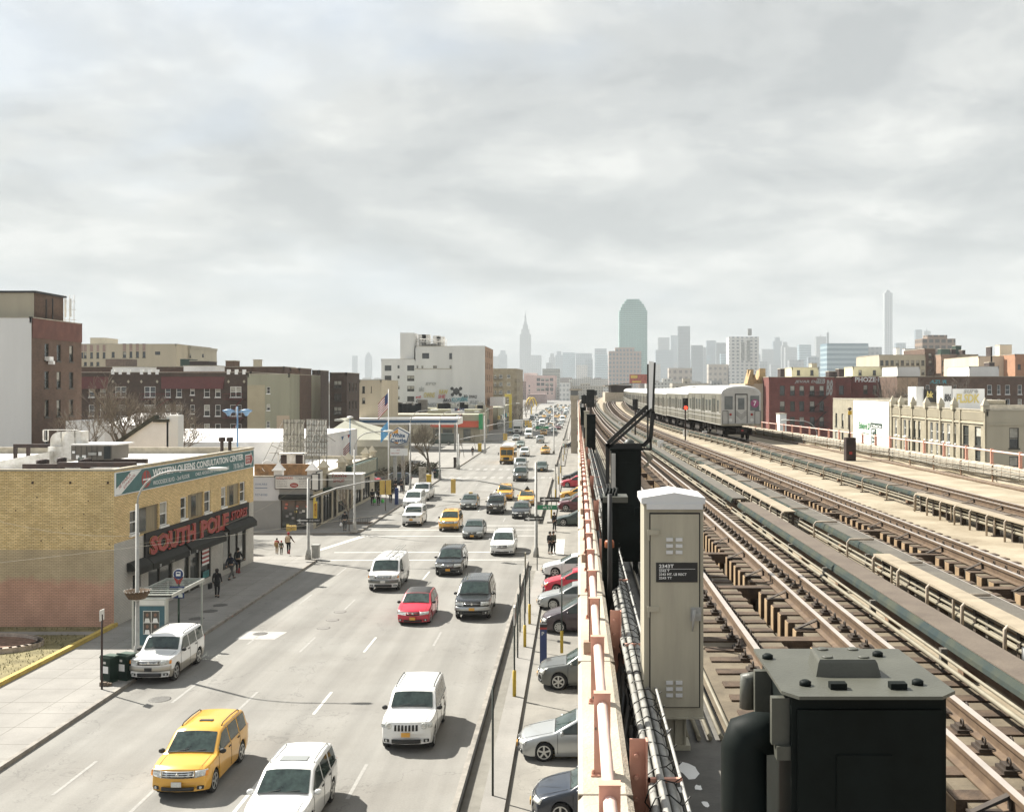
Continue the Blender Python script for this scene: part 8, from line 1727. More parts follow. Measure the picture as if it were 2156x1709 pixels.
b = MB(); q = V2(742, 850); b.smooth = True; b.lathe((q[0], q[1]+.2, q[2]), [(.10*cos(k*pi/14)+.001, .10*sin(k*pi/14)*1.1) for k in range(8)], 14); tag(b.build('domed_cover', mat('dome_grey', (.07, .075, .065), .5, var=.2, scale=9)), 'dull grey domed cover on top of the tall black case', 'cover')
b = MB(); [b.tube([(V2(900, 890)[0]+.02*k, Zf+.1, V2(0, 890)[2]), (V2(980, 1000)[0]+.03*k, Zf, V2(0, 1010)[2]), (V2(985, 1090)[0]-.02*k, Zf, V2(0, 1110)[2]), (V2(930, 1120)[0], Zf-.05, V2(0, 1125)[2])], .014, 5) for k in range(4)]; tag(b.build('cable', PIPE), 'loose loop of pale cables hanging right of the tall black case', 'cable')
# farther signals on the left side
def sigmast(label, Z, x, yt, yb, w=.3, box=None, lit=None, name='railway_signal'):
 X = xz(x, Z); zt, zb = hz(yt, Z), hz(yb, Z); t = thing(name, label, 'railway signal', (X, Z, dk_(Z)), 0, 'railway signals'); b = MB(); b.tube([(0, 0, 0), (0, 0, zt-dk_(Z))], .05, 8); b.box(-.2, -.15, 0, .2, .15, .05); b.build('mast', BEAM, t)
 b = MB().use(BLACK); b.box(-w/2, -.1, zb-dk_(Z), w/2, .15, zt-dk_(Z));
 n = max(2, int((zt-zb)/.35)); [b.tube([(0, -.1, zb-dk_(Z)+.2+k*(zt-zb)/n), (0, -.3, zb-dk_(Z)+.2+k*(zt-zb)/n)], .11, 10) for k in range(n)]; b.build('signal_head', parent=t)
 if lit is not None: b = MB().lathe((0, -.32, lit-dk_(Z)), [(.13, 0), (.13, .02)], 12, 'Y'); b.build('red_light', mat('red_light', (.6, .02, .01), .4, var=0, emit=((1, .05, .02), .9)), t)
 return t
c3, c3o = case('black relay case at the foot of the nearer black signal mast', 50, 1235.5, 1254, 873, 947, .5); sigmast('black signal mast on the far left relay case', 50.5, 1243.5, 820, 857, .38)
c4, _ = case('pale grey cabinet beside the far left relay case', 53, 1230, 1240, 866, 900, .4, name='cabinet', doors=False, m=CABM); case('small black case farthest along the left parapet', 62, 1222, 1233, 858, 895, .4, doors=False); sigmast('black signal mast farther along the left parapet', 64, 1230, 832, 850, .35)
sigmast('signal mast with a lit red lamp in front of the train', 72, 1443, 838, 862, .34, lit=hz(858, 72)); sigmast('dark signal mast between the middle and far tracks before the train', 72, 1337.5, 840, 862, .36); sigmast('thin distant signal mast beside the far curve', 190, 1254, 822, 832, .5)
t = thing('train_stop_sign', 'black case with a yellow T sign on a pole and a red square', 'sign', (xz(1789, 49), 49, dk_(49))); X = t.location.x; b = MB(); b.box(-.2, -.15, .02, .26, .3, hz(921, 49)-dk_(49)); b.build('case', BEAM, t); b = MB(); b.box(-.06, -.165, .33, .08, -.151, .46); b.build('red_square', SIGNR, t)
b = MB().tube([(0, 0, .7), (0, 0, hz(858, 49)-dk_(49))], .03, 8); b.build('pole', BEAM, t); zz = hz(872, 49)-dk_(49); b = MB(); b.box(-.085, -.06, zz-.02, .085, -.04, zz+.17); b.build('yellow_sign', mat('tee_yellow', (.66, .42, .03), .6, var=0), t); text('T', t, TRIM, frameM((-.045, -.065, zz+.01), (1, 0, 0), (0, 0, 1)), w=.09, h=.13, ext=.001); b = MB().lathe((0, 0, zz+.2), [(.05, 0), (.10, .02), (.09, .09), (.02, .13)], 10); b.build('lamp_cap', BEAM, t)
for i, (x, y, Z) in enumerate(((1305.5, 893, 103), (1325, 906, 83), (1391, 935, 58), (1443, 912, 77), (1484, 914, 75))): b = MB(); X = xz(x, Z); zc_ = hz(y, Z); b.box(X-.16, Z, zc_-.22, X+.16, Z+.12, zc_+.22); b.box(X-.03, Z+.02, zr(Z)-.2, X+.03, Z+.08, zc_-.2); tag(b.build('white_marker', WHITEP), 'small white box marker between the tracks, %s from the front' % ('fifth', 'fourth', 'nearest', 'second', 'third')[i], 'marker', 'white markers between the tracks')
# the big dark case in the foreground
Zb = 3.72; a, c = xz(1658, Zb), xz(2010, Zb); zt = hz(1462, Zb); dep = .62; t = thing('signal_case', 'big dark metal case in the right foreground with a bolted olive lid', 'signal case', ((a+c)/2, Zb+.3, dk_(Zb))); mo = (-(a+c)/2, -Zb-.3, -dk_(Zb))
b = MB(); b.box(a+.02, Zb+.03, dk_(Zb)+.3, c-.02, Zb+dep, zt-.015); b.build('body', CASE, t, mo)
b = MB(); ch = .05; pts = [(a-.012+ch, Zb-.02), (c-ch, Zb-.02), (c+.02, Zb+.05), (c+.0, Zb+dep+.04), (a-.01, Zb+dep+.04), (a-.012, Zb+.05)]; b.prism(pts, zt-.012, zt+.0); b.build('lid', OLIVE, t, mo)
b = MB(); xm_ = (a+c)/2-.02; i0 = 0; bt_ = [(-.115, -.10), (.115, -.10), (.10, .10), (-.10, .10)]
for (sc_, z) in ((1.08, 0.0), (.98, .05), (.92, .062)): b.v += [(xm_+p[0]*sc_, Zb+.34+p[1]*sc_, zt+z) for p in bt_]
for k in range(2):
 for j_ in range(4): b.face([k*4+j_, k*4+(j_+1) % 4, k*4+4+(j_+1) % 4, k*4+4+j_])
b.face([8, 9, 10, 11]); b.build('raised_cap', OLIVE, t, mo)
b = MB().use(OLIVE); [b.lathe((xm_+q[0], Zb+.34+q[1], zt+.062), [(.022, 0), (.02, .006)], 10) for q in ((-.07, -.06), (.07, -.06), (-.06, .06), (.06, .06))]
b.use(CASE); [b.lathe((xm_+q[0], Zb+q[1], zt), [(.022, 0), (.022, .014), (.012, .02)], 8) for q in ((-.19, .12), (.23, .13), (-.26, .5), (.2, .54))]; [b.box(xm_+q-.03, Zb+.06, zt, xm_+q+.03, Zb+.10, zt+.022) for q in (-.08, .14)]; b.build('bolt', parent=t, loc=mo)
b = MB(); b.box(a+.18, Zb+.008, zt-.42, a+.38, Zb+.028, zt-.22); b.box(a+.04, Zb+.015, zt-1.0, c-.04, Zb+.029, zt-.06); b.build('front_door', CASE, t, mo)
for q in (.06, .42): b = MB(); b.box(a-.045, Zb+q, zt-.20, a+.02, Zb+q+.035, zt-.03); b.box(a-.03, Zb+q-.02, zt-.25, a+.02, Zb+q+.04, zt-.20); b.build('hinge', OLIVE, t, mo)
b = MB(); b.tube([(a-.0, Zb+.2, zt-.205), (a-.08, Zb+.2, zt-.205), (a-.115, Zb+.2, zt-.215), (a-.125, Zb+.2, zt-.25), (a-.125, Zb+.2, dk_(Zb))], [.075, .08, .085, .087, .087], 16); b.build('conduit_elbow', CASE, t, mo); b = MB(); b.box(a-.07, Zb+.2, dk_(Zb)+.1, a-.04, Zb+.3, zt-.2); b.build('grey_bar', CABM, t, mo)
b = MB(); b.tube([(a-.0, Zb+.5, zt-.08), (a-.06, Zb+.5, zt-.08), (a-.06, Zb+.5, zt-.2)], .035, 10); b.build('pipe_stub', OLIVE, t, mo)
b = MB(); b.box(a+.05, Zb+.1, dk_(Zb), c-.05, Zb+dep-.1, dk_(Zb)+.3); b.build('stand', CASE, t, mo)
# cable bundle on its brackets along the catwalk
cbm = mat('grey_sheath', (.28, .275, .25), .55, var=.2, scale=5); t = thing('cable_bundle', 'thick bundle of grey cables bound with black ties behind the pink railing', 'cables', (.52, 5, zr(5)+.3)); mo = (-.52, -5, -zr(5)-.3); Zs = [2.0+k*.55 for k in range(100)]
b = MB()
for q, (dx, dz, r) in enumerate(((-.07, .12, .026), (-.01, .15, .028), (.05, .13, .026), (-.05, .06, .026), (.02, .08, .03), (.08, .07, .024), (-.03, .0, .026), (.05, .01, .026))): b.tube([(.53+dx*(1+.1*sin(Z*.7+q)), Z, zr(Z)+.22+dz+.012*sin(Z*.9+q*2)) for Z in Zs], r, 7)
b.build('cable', cbm, t, mo)
b = MB()
for k in range(170): Z = 2.2+k*.22*(1+k*.004); r = .115; pts = [(.53+r*cos(a), Z+.04*sin(a*2+k), zr(Z)+.30+r*.95*sin(a)) for a in [j_*pi/4+.3*(k % 5) for j_ in range(9)]]; b.tube(pts+[(pts[-1][0]+.05, Z+.02, pts[-1][2]+.04)], .0055, 3, caps=False)
b.build('cable_tie', BLACK, t, mo)
b = MB().use(GREYP); b.tube([(.655, Z, zr(Z)+.36) for Z in Zs], .012, 6); b.tube([(.66, Z, zr(Z)+.16) for Z in Zs], .012, 6); b.build('messenger_wire', parent=t, loc=mo)
for k in range(18): Z = 6.55+k*3.6; z = zr(Z); b = MB(); b.box(.44, Z, z+.36, .66, Z+.03, z+.385); b.box(.44, Z, z-.02, .66, Z+.03, z+.005); b.box(.44, Z, z-.02, .458, Z+.03, z+.385); b.build('bracket', PINK, t, mo)
b = MB(); [b.tube([(.42+.08*sin(k), 3.0+k*.5, dk_(4)+.10), (.40+.05*sin(k*2), 3.6+k*.5, dk_(4)+.18+.1*(k % 2)), (.44, 4.3+k*.5, dk_(4)+.30)], .035, 7) for k in range(14)]; b.tube([(.40, Z, dk_(Z)+.08) for Z in Zs[:40]], .07, 8); tag(b.build('hose', BLACK), 'tangle of black hoses in the dark gap between parapet and cable bundle', 'hoses')
b = MB();
for k in range(5): b.tube([(.95+k*.1, Z, dk_(Z)+.03) for Z in [9+i*2 for i in range(60)]], .022, 5)
tag(b.build('deck_cable', PIPE), 'row of pale cables laid flat along the catwalk floor', 'cables')
b = MB().use(WHITEP); random.seed(4)
for (x, y, r) in ((1450, 1618, .09), (1470, 1655, .03), (1433, 1660, .04), (1485, 1690, .03)): g = P(x, y, 1); Zq = (H-dk_(7))*F/(y-818); b.poly([((x-1217)*Zq/F+r*cos(a)*random.uniform(.6, 1.2), Zq+r*2*sin(a)*random.uniform(.6, 1.2), dk_(Zq)+.003) for a in [k*pi/5 for k in range(10)]])
struct(b.build('paint_splash'))  # white patches painted where sunlight reaches the catwalk floor
# concrete booth at the left parapet far away, station canopy
Zq = 205; a, c = xz(1202, Zq), xz(1215, Zq); t = thing('concrete_booth', 'concrete lookout booth on a tall pier at the far left of the viaduct', 'booth', (a+.6, Zq, 0)); mo = (-a-.6, -Zq, 0); b = MB(); b.box(a, Zq, 0, a+1.3, Zq+2, hz(842, Zq)); b.box(a-.15, Zq-.2, hz(842, Zq), a+1.6, Zq+2.2, hz(832, Zq)); b.build('pier', PARC, t, mo); b = MB(); b.box(a-.05, Zq-.1, hz(832, Zq), a+1.4, Zq+2, hz(822, Zq)); b.build('cabin', DKGLASS, t, mo); b = MB(); b.box(a-.3, Zq-.4, hz(822, Zq), a+2.2, Zq+2.3, hz(818.5, Zq)); b.build('roof', PARC, t, mo)
Zq = 300; t = thing('station_platform', 'distant station platform with a dark canopy above the curving tracks', 'station', (12, Zq, 9)); mo = (-12, -Zq, -9); a, c = xz(1274, Zq), xz(1330, Zq); b = MB(); b.v += [(a, Zq, hz(813, Zq)), (c, Zq, hz(808, Zq)), (c, Zq+30, hz(808, Zq)), (a, Zq+30, hz(813, Zq)), (a, Zq, hz(811, Zq)), (c, Zq, hz(806, Zq)), (c, Zq+30, hz(806, Zq)), (a, Zq+30, hz(811, Zq))]; [b.face(f) for f in ((3, 2, 1, 0), (4, 5, 6, 7), (0, 1, 5, 4), (1, 2, 6, 5), (2, 3, 7, 6), (3, 0, 4, 7))]; b.build('canopy', mat('canopy_brown', (.16, .13, .09), .8, var=.1), t, mo); b = MB(); b.box(a, Zq, 9.0, c, Zq+30, hz(826, Zq)); b.build('platform', PARC, t, mo); b = MB(); b.box(a+1.8, Zq+2, hz(826, Zq), c, Zq+28, hz(811, Zq)); b.build('windscreen', BEAM, t, mo)
# ------------------------------------------------------------------ the train
STEEL = mat('stainless_body', (.31, .295, .24), .38, var=.22, scale=5, streak=True, metal=.55); STR = mat('train_roof', (.55, .55, .53), .5, var=.08, scale=1, metal=.1); UND = mat('underframe', (.035, .028, .022), .8, var=.4, scale=5); TWIN = mat('train_window', (.07, .08, .07), .15, var=.4, scale=3, spec=.9); SEAMD = mat('door_shadow', (.03, .03, .025), .7, var=0)  # SEAMD is the near-black of door seams, chain and handrails
tr = thing('subway_train', 'silver subway train of many cars with a purple 7 sign on its end', 'train', (T3(68), 68, zr(68)))
def carriage_meshes():
 L, w = 15.2, 1.33; D = {}
 b = MB(); b.box(-w, 0, 1.0, w, L, 3.08); D['shell'] = b.mesh('shell', STEEL)
 b = MB(); b.smooth = True; n = 9; pr_ = [(w*1.0*cos(pi*k/(n-1)), 3.05+.60*sin(pi*k/(n-1))**.8) for k in range(n)]
 for (y, s) in ((-.02, .86), (.25, .98), (.6, 1), (L-.6, 1), (L-.25, .98), (L+.02, .86)): b.v += [(x*(.96+.04*s), y, 3.05+(z-3.05)*s) for x, z in pr_]
 for k in range(5): [b.face([k*n+j_, k*n+j_+1, k*n+n+j_+1, k*n+n+j_][::-1]) for j_ in range(n-1)]
 b.smooth = False; b.face(list(range(n))[::1]); b.face([5*n+k for k in range(n-1, -1, -1)]); D['roof'] = b.mesh('roof', STR)
 b = MB()
 for s in (-1, 1):
  for y in (2.2, 6.95, 11.7): [b.box(s*(w+.001), y+q, 1.08, s*(w+.014), y+q+.09, 2.98) for q in (-.05, 1.26)]; b.box(s*(w+.001), y+.585, 1.08, s*(w+.006), y+.615, 2.98)
 D['door'] = b.mesh('door', SEAMD); b = MB()
 for s in (-1, 1):
  for y in (2.2, 6.95, 11.7): [b.box(s*(w+.002), y+q, 1.85, s*(w+.010), y+q+.36, 2.75) for q in (.13, .75)]
  for y, l in ((.7, .8), (3.95, 1.0), (5.4, 1.0), (8.7, 1.0), (10.15, 1.0), (13.5, .9)): b.box(s*(w+.002), y, 1.85, s*(w+.010), y+l, 2.65)
 D['window'] = b.mesh('window', TWIN); b = MB()
 for s in (-1, 1):
  for z in (1.02, 1.45, 1.72): b.box(s*(w+.001), .02, z, s*(w+.018), L-.02, z+.035)
  for y, l in ((.7, .8), (3.95, 1.0), (5.4, 1.0), (8.7, 1.0), (10.15, 1.0), (13.5, .9)): b.box(s*(w+.011), y, 1.80, s*(w+.016), y+l, 1.86); b.box(s*(w+.011), y-.05, 1.80, s*(w+.016), y, 2.7)
 D['trim'] = b.mesh('trim', mat('bright_trim', (.62, .61, .57), .3, var=0, metal=.3)); b = MB(); rnd = random.Random(5)
 for y in (2.4, 12.6):
  b.box(-1.0, y-1.1, .35, 1.0, y+1.1, .75)
  for q in (-.85, .85): [b.lathe((s*.72, y+q, .40), [(.40, -.06), (.40, .06)], 14, 'X') for s in (-1, 1)]
 for k in range(10): y = 4.3+k*.68; b.box(-1.05+rnd.random()*.2, y, .45+rnd.random()*.2, 1.05-rnd.random()*.2, y+.5, 1.0)
 D['bogie'] = b.mesh('underframe', UND); return D
D_ = carriage_meshes(); Zk = 68.0
for i in range(11):
 dx = (T3(Zk+14)-T3(Zk))/14 if i else (T3(Zk+12)-T3(Zk))/12; Z1 = Zk+15.2*cos(atan2(dx, 1)); dx = (T3(Z1)-T3(Zk))/(Z1-Zk)
 e = bpy.data.objects.new('carriage', None); COL.objects.link(e); e.parent = tr; e.location = (T3(Zk)-T3(68), Zk-68, zr(Zk)-zr(68)); e.rotation_euler[2] = -atan2(dx, 1)
 for k, me in D_.items(): o = bpy.data.objects.new(me.name, me); COL.objects.link(o); o.parent = e
 if i == 0: head = e
 Zk = Z1+.35*1
FM = mat('train_front_paint', (.46, .45, .42), .5, var=.08, scale=3); b = MB().use(FM); b.box(-1.31, -.05, 1.08, 1.31, -.001, 3.05); b.prism([(1.2*cos(pi*k/12), 3.05+.42*sin(pi*k/12)) for k in range(13)], .0, .05, Matrix.Rotation(pi/2, 4, 'X')); b.build('front_panel', parent=head)
b = MB().use(SEAMD); b.box(-.42, -.062, 1.15, .42, -.051, 3.08); b.use(FM); b.box(-.36, -.075, 1.15, .36, -.062, 3.0); b.build('front_door', parent=head)
b = MB(); b.box(-.21, -.082, 2.05, .21, -.076, 2.80); b.box(-1.10, -.06, 2.05, -.56, -.051, 2.92); b.box(.60, -.06, 1.98, 1.18, -.051, 2.95); b.build('front_window', DKGLASS, head)
b = MB().lathe((.90, -.075, 2.45), [(.27, 0), (.27, .01)], 24, 'Y'); b.build('route_disc', mat('route_purple', (.28, .07, .16), .5, var=0), head); text('7', head, SIGNW, frameM((.80, -.080, 2.29), (1, 0, 0), (0, 0, 1)), w=.2, h=.32, ext=.002, offset=.02)
for s in (-1, 1): b = MB().lathe((s*.70, -.085, 1.72), [(.075, 0), (.085, .03)], 14, 'Y'); b.build('red_lamp', SIGNR, head); b = MB().lathe((s*.70, -.085, 1.35), [(.10, 0), (.11, .03)], 14, 'Y'); b.build('headlight', mat('milky_lens', (.62, .62, .58), .3, var=0), head)
b = MB(); [b.tube([(-.34*1, -.08, z), (0, -.08, z-.32), (.34, -.08, z)], .012, 4) for z in (1.98, 1.85, 1.72)]
for s in (-1, 1): [b.tube([(s*x, -.16, z0) for z0 in (1.12, 1.95)], .018, 5) for x in (.88, 1.24)]; b.tube([(s*.88, -.16, 1.95), (s*1.24, -.16, 1.95)], .018, 5)
b.build('chain_and_handrail', SEAMD, head); b = MB(); b.box(-1.3, -.22, .98, 1.3, 0, 1.12); b.build('anticlimber', STEEL, head); b = MB(); b.box(-.35, -.4, .5, .35, 0, .85); b.build('coupler', UND, head); b = MB(); b.box(-.06, -.42, .62, .08, -.405, .74); b.build('red_lamp', SIGNR, head)
# ------------------------------------------------------------------ right of the viaduct
random.seed(16)
# long pale two storey building
XW = 38.0; Y0, Y1 = 96.4, 125.3
def uw(px): return Y1-XW*F/(px-1217)       # place along the west wall, from its far end
wins = []
for a, c in ((1185, 1200), (1215, 1232), (1250, 1268), (1287, 1302), (1325, 1342), (1360, 1377), (1410, 1430), (1450, 1470), (1493, 1512), (1533, 1555), (1577, 1600), (1622, 1645), (1697, 1740), (1785, 1832)):
 p, q = uw(R4(a, 0)[0]), uw(R4(c, 0)[0]); wd = a > 1690 or 1280 < a < 1380
 wins += [(p, 7.3, q-p, 1.9, 'dh', FRD if wd else FRW), (p+.1, 5.2, q-p-.2, 1.75, 'dh', FRD if wd else FRW)]
sw = [(2.15, 7.25, .9, 1.9, 'dh', FRD), (2.15, 4.7, .9, 1.8, 'dh', FRD), (6.5, 7.25, .9, 1.9, 'dh', FRD)]
TB2 = brick('pale_tan_brick', (.34, .30, .215), (.28, .245, .17), (.27, .24, .18), w=.3, h=.1)
lb, lo = building('corner_building', 'long pale two storey corner building with stone caps along its parapet', rectpts(XW, XW+22, Y0, Y1), 10.75, TB2, {3: wins, 0: sw}, facem={0: STB}, blinds=.5)
b = MB()
for k in range(150): y = Y0+.4+k*.19; b.box(XW-.07, y, 9.75, XW-.0, y+.09, 10.55)
b.box(XW-.12, Y0, 9.45, XW, Y1, 9.6); b.box(XW, Y0-.1, 9.4, XW+22, Y0, 9.55); b.build('fluted_band', STB, lb, lo)
for y in (Y0-.1, 102.6, 104.4, 108.2, 112.6, 117.3, 121.6, 125): b = MB(); b.box(XW-.16, y, 0, XW, y+.35, 10.7); b.build('pilaster', TB2, lb, lo)
for i, y in enumerate((96.6, 104.5, 108.4, 112.8, 117.4, 121.7, 125.0)):
 b = MB(); b.box(XW-.3, y-.25, 10.7, XW+.3, y+.35, 11.2); i0 = len(b.v); b.v += [(XW-.35, y-.3, 11.2), (XW+.35, y-.3, 11.2), (XW+.35, y+.4, 11.2), (XW-.35, y+.4, 11.2), (XW, y+.05, 12.0)]; [b.face(f) for f in ((8, 9, 12), (9, 10, 12), (10, 11, 12), (11, 8, 12))]; b.build('stone_cap', STB, lb, lo)
def yw(px): return XW*F/(px-1217)
fb_, fo = building('painted_building', 'building with a white painted wall reading funeral in green, beyond the corner building', rectpts(XW-.1, XW+14, Y1+.1, 154), 11.3, TB2, {3: [(k*3.6+1.5, v, 1.1, 1.9, 'dh', FRD) for k in range(3) for v in (7.3, 4.6)]}, facem={})
b = MB(); b.box(XW-.22, 126, 0, XW-.1, 142, 11.2); b.build('white_wall', mat('fresh_white_wall', (.78, .78, .76), .8, var=.04, scale=.5), fb_, fo)
GRN = mat('painted_green', (.03, .17, .05), .8, var=0)
def tg4(s, x0, x1, yb_, yt, m, **k): a, c = R4(x0, 0)[0], R4(x1, 0)[0]; Ya, Yc = yw(a), yw(c); Ym = (Ya+Yc)/2; z = hz(R4(0, yb_)[1], Ym); text(s, fb_, m, Matrix.Translation(fo) @ frameM((XW-.27, Ya, z), (0, -1, 0), (0, 0, 1)), w=Ya-Yc, h=hz(R4(0, yt)[1], Ym)-z, ext=.004, offset=.02, **k)
tg4('Edward D', 925, 1012, 1132, 1080, GRN, shear=.4); tg4('BRONX', 965, 1006, 1180, 1158, GRN)
b = MB()
for x0, x1, y0, y1 in ((1015, 1105, 1092, 1130), (1022, 1060, 1130, 1330)): Ya, Yc = yw(R4(x0, 0)[0]), yw(R4(x1, 0)[0]); b.box(XW-.25, Ya, hz(R4(0, y1)[1], Yc), XW-.221, Yc, hz(R4(0, y0)[1], Yc))
b.build('green_board', DGREEN, fb_, fo); tg4('LYNCH', 1022, 1098, 1122, 1100, SIGNW)
for k, c in enumerate('FUNERAL'): tg4(c, 1030, 1052, 1160+k*33, 1136+k*33, SIGNW)
# roof signs and huts on the long building
def hut(name, lab, cat, x0, x1, yt, Z, dep, m, zb=10.3): b = MB(); p, q = R4(x0, yt), R4(x1, yt); b.box(xz(p[0], Z), Z, zb, xz(q[0], Z), Z+dep, hz(p[1], Z)); return tag(b.build(name, m), lab, cat)
hut('roof_hut', 'white roof hut left of the black panel reading bk', 'roof hut', 1345, 1403, 812, 121, 3, STW)
t = thing('roof_board', 'black slanted roof panel with bk sprayed in yellow', 'board', (47, 121, 10.4)); mo = (-47, -121, -10.4); b = MB(); Z = 120.8; P_ = [R4(1405, 930), R4(1540, 930), R4(1500, 862), R4(1470, 832), R4(1405, 832)]; b.prism([(xz(p[0], Z), hz(p[1], Z)) for p in P_], -Z-.2, -Z, Matrix.Rotation(pi/2, 4, 'X')); b.build('panel', BLACK, t, mo); tagging('bk', t, mo, 1422, 895, Z-.2, 52, 48, GR[3], R=R4, off=.03)
t = thing('roof_wall', 'graffiti covered white roof wall with fat yellow letters', 'wall', (52, 118, 10.4)); mo = (-52, -118, -10.4); Z = 118; b = MB(); p, q = R4(1545, 808), R4(1860, 972); b.box(xz(p[0], Z), Z, 10.2, xz(R4(1612, 0)[0], Z), Z+2, hz(p[1], Z)); b.box(xz(R4(1618, 0)[0], Z), Z, 10.2, xz(q[0], Z), Z+3, hz(R4(0, 828)[1], Z)); b.build('wall', STW, t, mo); tagging('FLSDK', t, mo, 1645, 935, Z, 175, 68, GR[3], R=R4, off=.06, shear=.1); tagging('806', t, mo, 1556, 925, Z, 50, 60, GR[0], R=R4, off=.06); tagging('sure', t, mo, 1700, 862, Z, 110, 26, GR[4], R=R4, off=.05)
# red brick houses with fire escapes
Z = 206; X0 = XW; ws = pw(Z, X0, [(c, a, d, e) for a, e in ((805, 876), (922, 994), (1040, 1102)) for c, d in ((320, 357), (397, 433), (467, 503), (545, 581), (618, 652))], R=R4, f=FRD)
xe = xz(R4(740, 0)[0], Z); rbk, ro = building('red_brick_house', 'red brick apartment house with black fire escapes, nearest red one beside the train', rectpts(X0, xe, Z, Z+25), hz(R4(0, 742)[1], Z), RB, {0: ws}, blinds=.5); fire_escape(rbk, ro, Z, xz(R4(535, 0)[0], Z), xz(R4(680, 0)[0], Z), [hz(R4(0, y)[1], Z) for y in (1112, 1000, 885)], FIREB)
for s, x, w, h in (('JEVAR DEE', 430, 200, 26), ('ZEB', 590, 70, 40)): tagging(s, rbk, ro, x, 790, Z, w, h, GR[4], R=R4, off=.05)
tagging('B8', rbk, ro, 668, 880, Z, 50, 120, GR[4], R=R4, off=.05); building('red_brick_link', 'recessed dark red brick part between two red houses', rectpts(xe+.02, xz(R4(860, 0)[0], Z+6), Z+6, Z+25), hz(R4(0, 745)[1], Z+6), RB, {0: pw(Z+6, xe, [(765, 805, 800, 870), (765, 922, 800, 990)], R=R4, f=FRD)})
Z = 214; xa, xb = xz(R4(862, 0)[0], Z), xz(R4(1200, 0)[0], Z); t_, o_ = building('red_brick_house', 'red brick house with large white letters painted along its top', rectpts(xa, xb, Z, Z+22), hz(R4(0, 738)[1], Z), RB, {0: pw(Z, xa, [(c, a, d, a+65) for a in (800, 910) for c, d in ((948, 980), (1020, 1048), (1082, 1115))], R=R4, f=FRD)}); tagging('PHOZE·KR', t_, o_, 885, 778, Z, 235, 38, SIGNW, R=R4, off=.05, shear=0)
Z = 202; xa, xb = xz(R4(1202, 0)[0], Z), xz(R4(2150, 0)[0], Z); t_, o_ = building('brown_brick_house', 'wide brown brick row house behind the long pale corner building', rectpts(xa, xb+6, Z, Z+24), hz(R4(0, 738)[1], Z), BB, {0: pw(Z, xa, [(c, a, d, a+70) for a in (800, 905) for c, d in ((1255, 1285), (1415, 1445), (1490, 1515), (1625, 1650), (1880, 1915), (1955, 1978), (2015, 2050), (2110, 2140))], R=R4)}, facem={}); b = MB(); b.box(xa, Z-.04, 0, xz(R4(1358, 0)[0], Z), Z-.01, hz(R4(0, 745)[1], Z)); b.build('tan_panel', mat('tan_render', (.38, .27, .18), .85, var=.1, scale=.6), t_, o_); tagging('AZUR', t_, o_, 1445, 790, Z, 130, 28, GR[1], R=R4, off=.05)
# row house gables left of it
t = thing('gabled_row_house', 'row house with steep tan gables rising behind the train', 'building', (33, 214, 0)); mo = (-33, -214, 0); Z = 212; x0, x1 = xz(R4(60, 0)[0], Z), 37.9; zt = hz(R4(0, 790)[1], Z); b = MB(); b.box(x0, Z, 0, x1, Z+22, zt); b.build('wall', STC, t, mo); TANR = mat('tan_tiles', (.42, .29, .14), .8, var=.15, scale=2)
for i, (a, c, yt) in enumerate(((70, 125, 690), (105, 160, 720), (155, 215, 685), (190, 258, 715))):
 b = MB(); p, q = xz(R4(a, 0)[0], Z), xz(R4(c, 0)[0], Z); h_ = hz(R4(0, yt)[1], Z); b.prism([(p, zt-.2), (q, zt-.2), ((p+q)/2, h_)], -Z-4-i, -Z+.6-i, Matrix.Rotation(pi/2, 4, 'X')); b.build('gable', TANR, t, mo)
for a, yt in ((85, 682), (175, 675)): b = MB(); p = xz(R4(a, 0)[0], Z); b.box(p, Z+1, zt, p+1.2, Z+2, hz(R4(0, yt)[1], Z)); b.build('chimney', TANR, t, mo)
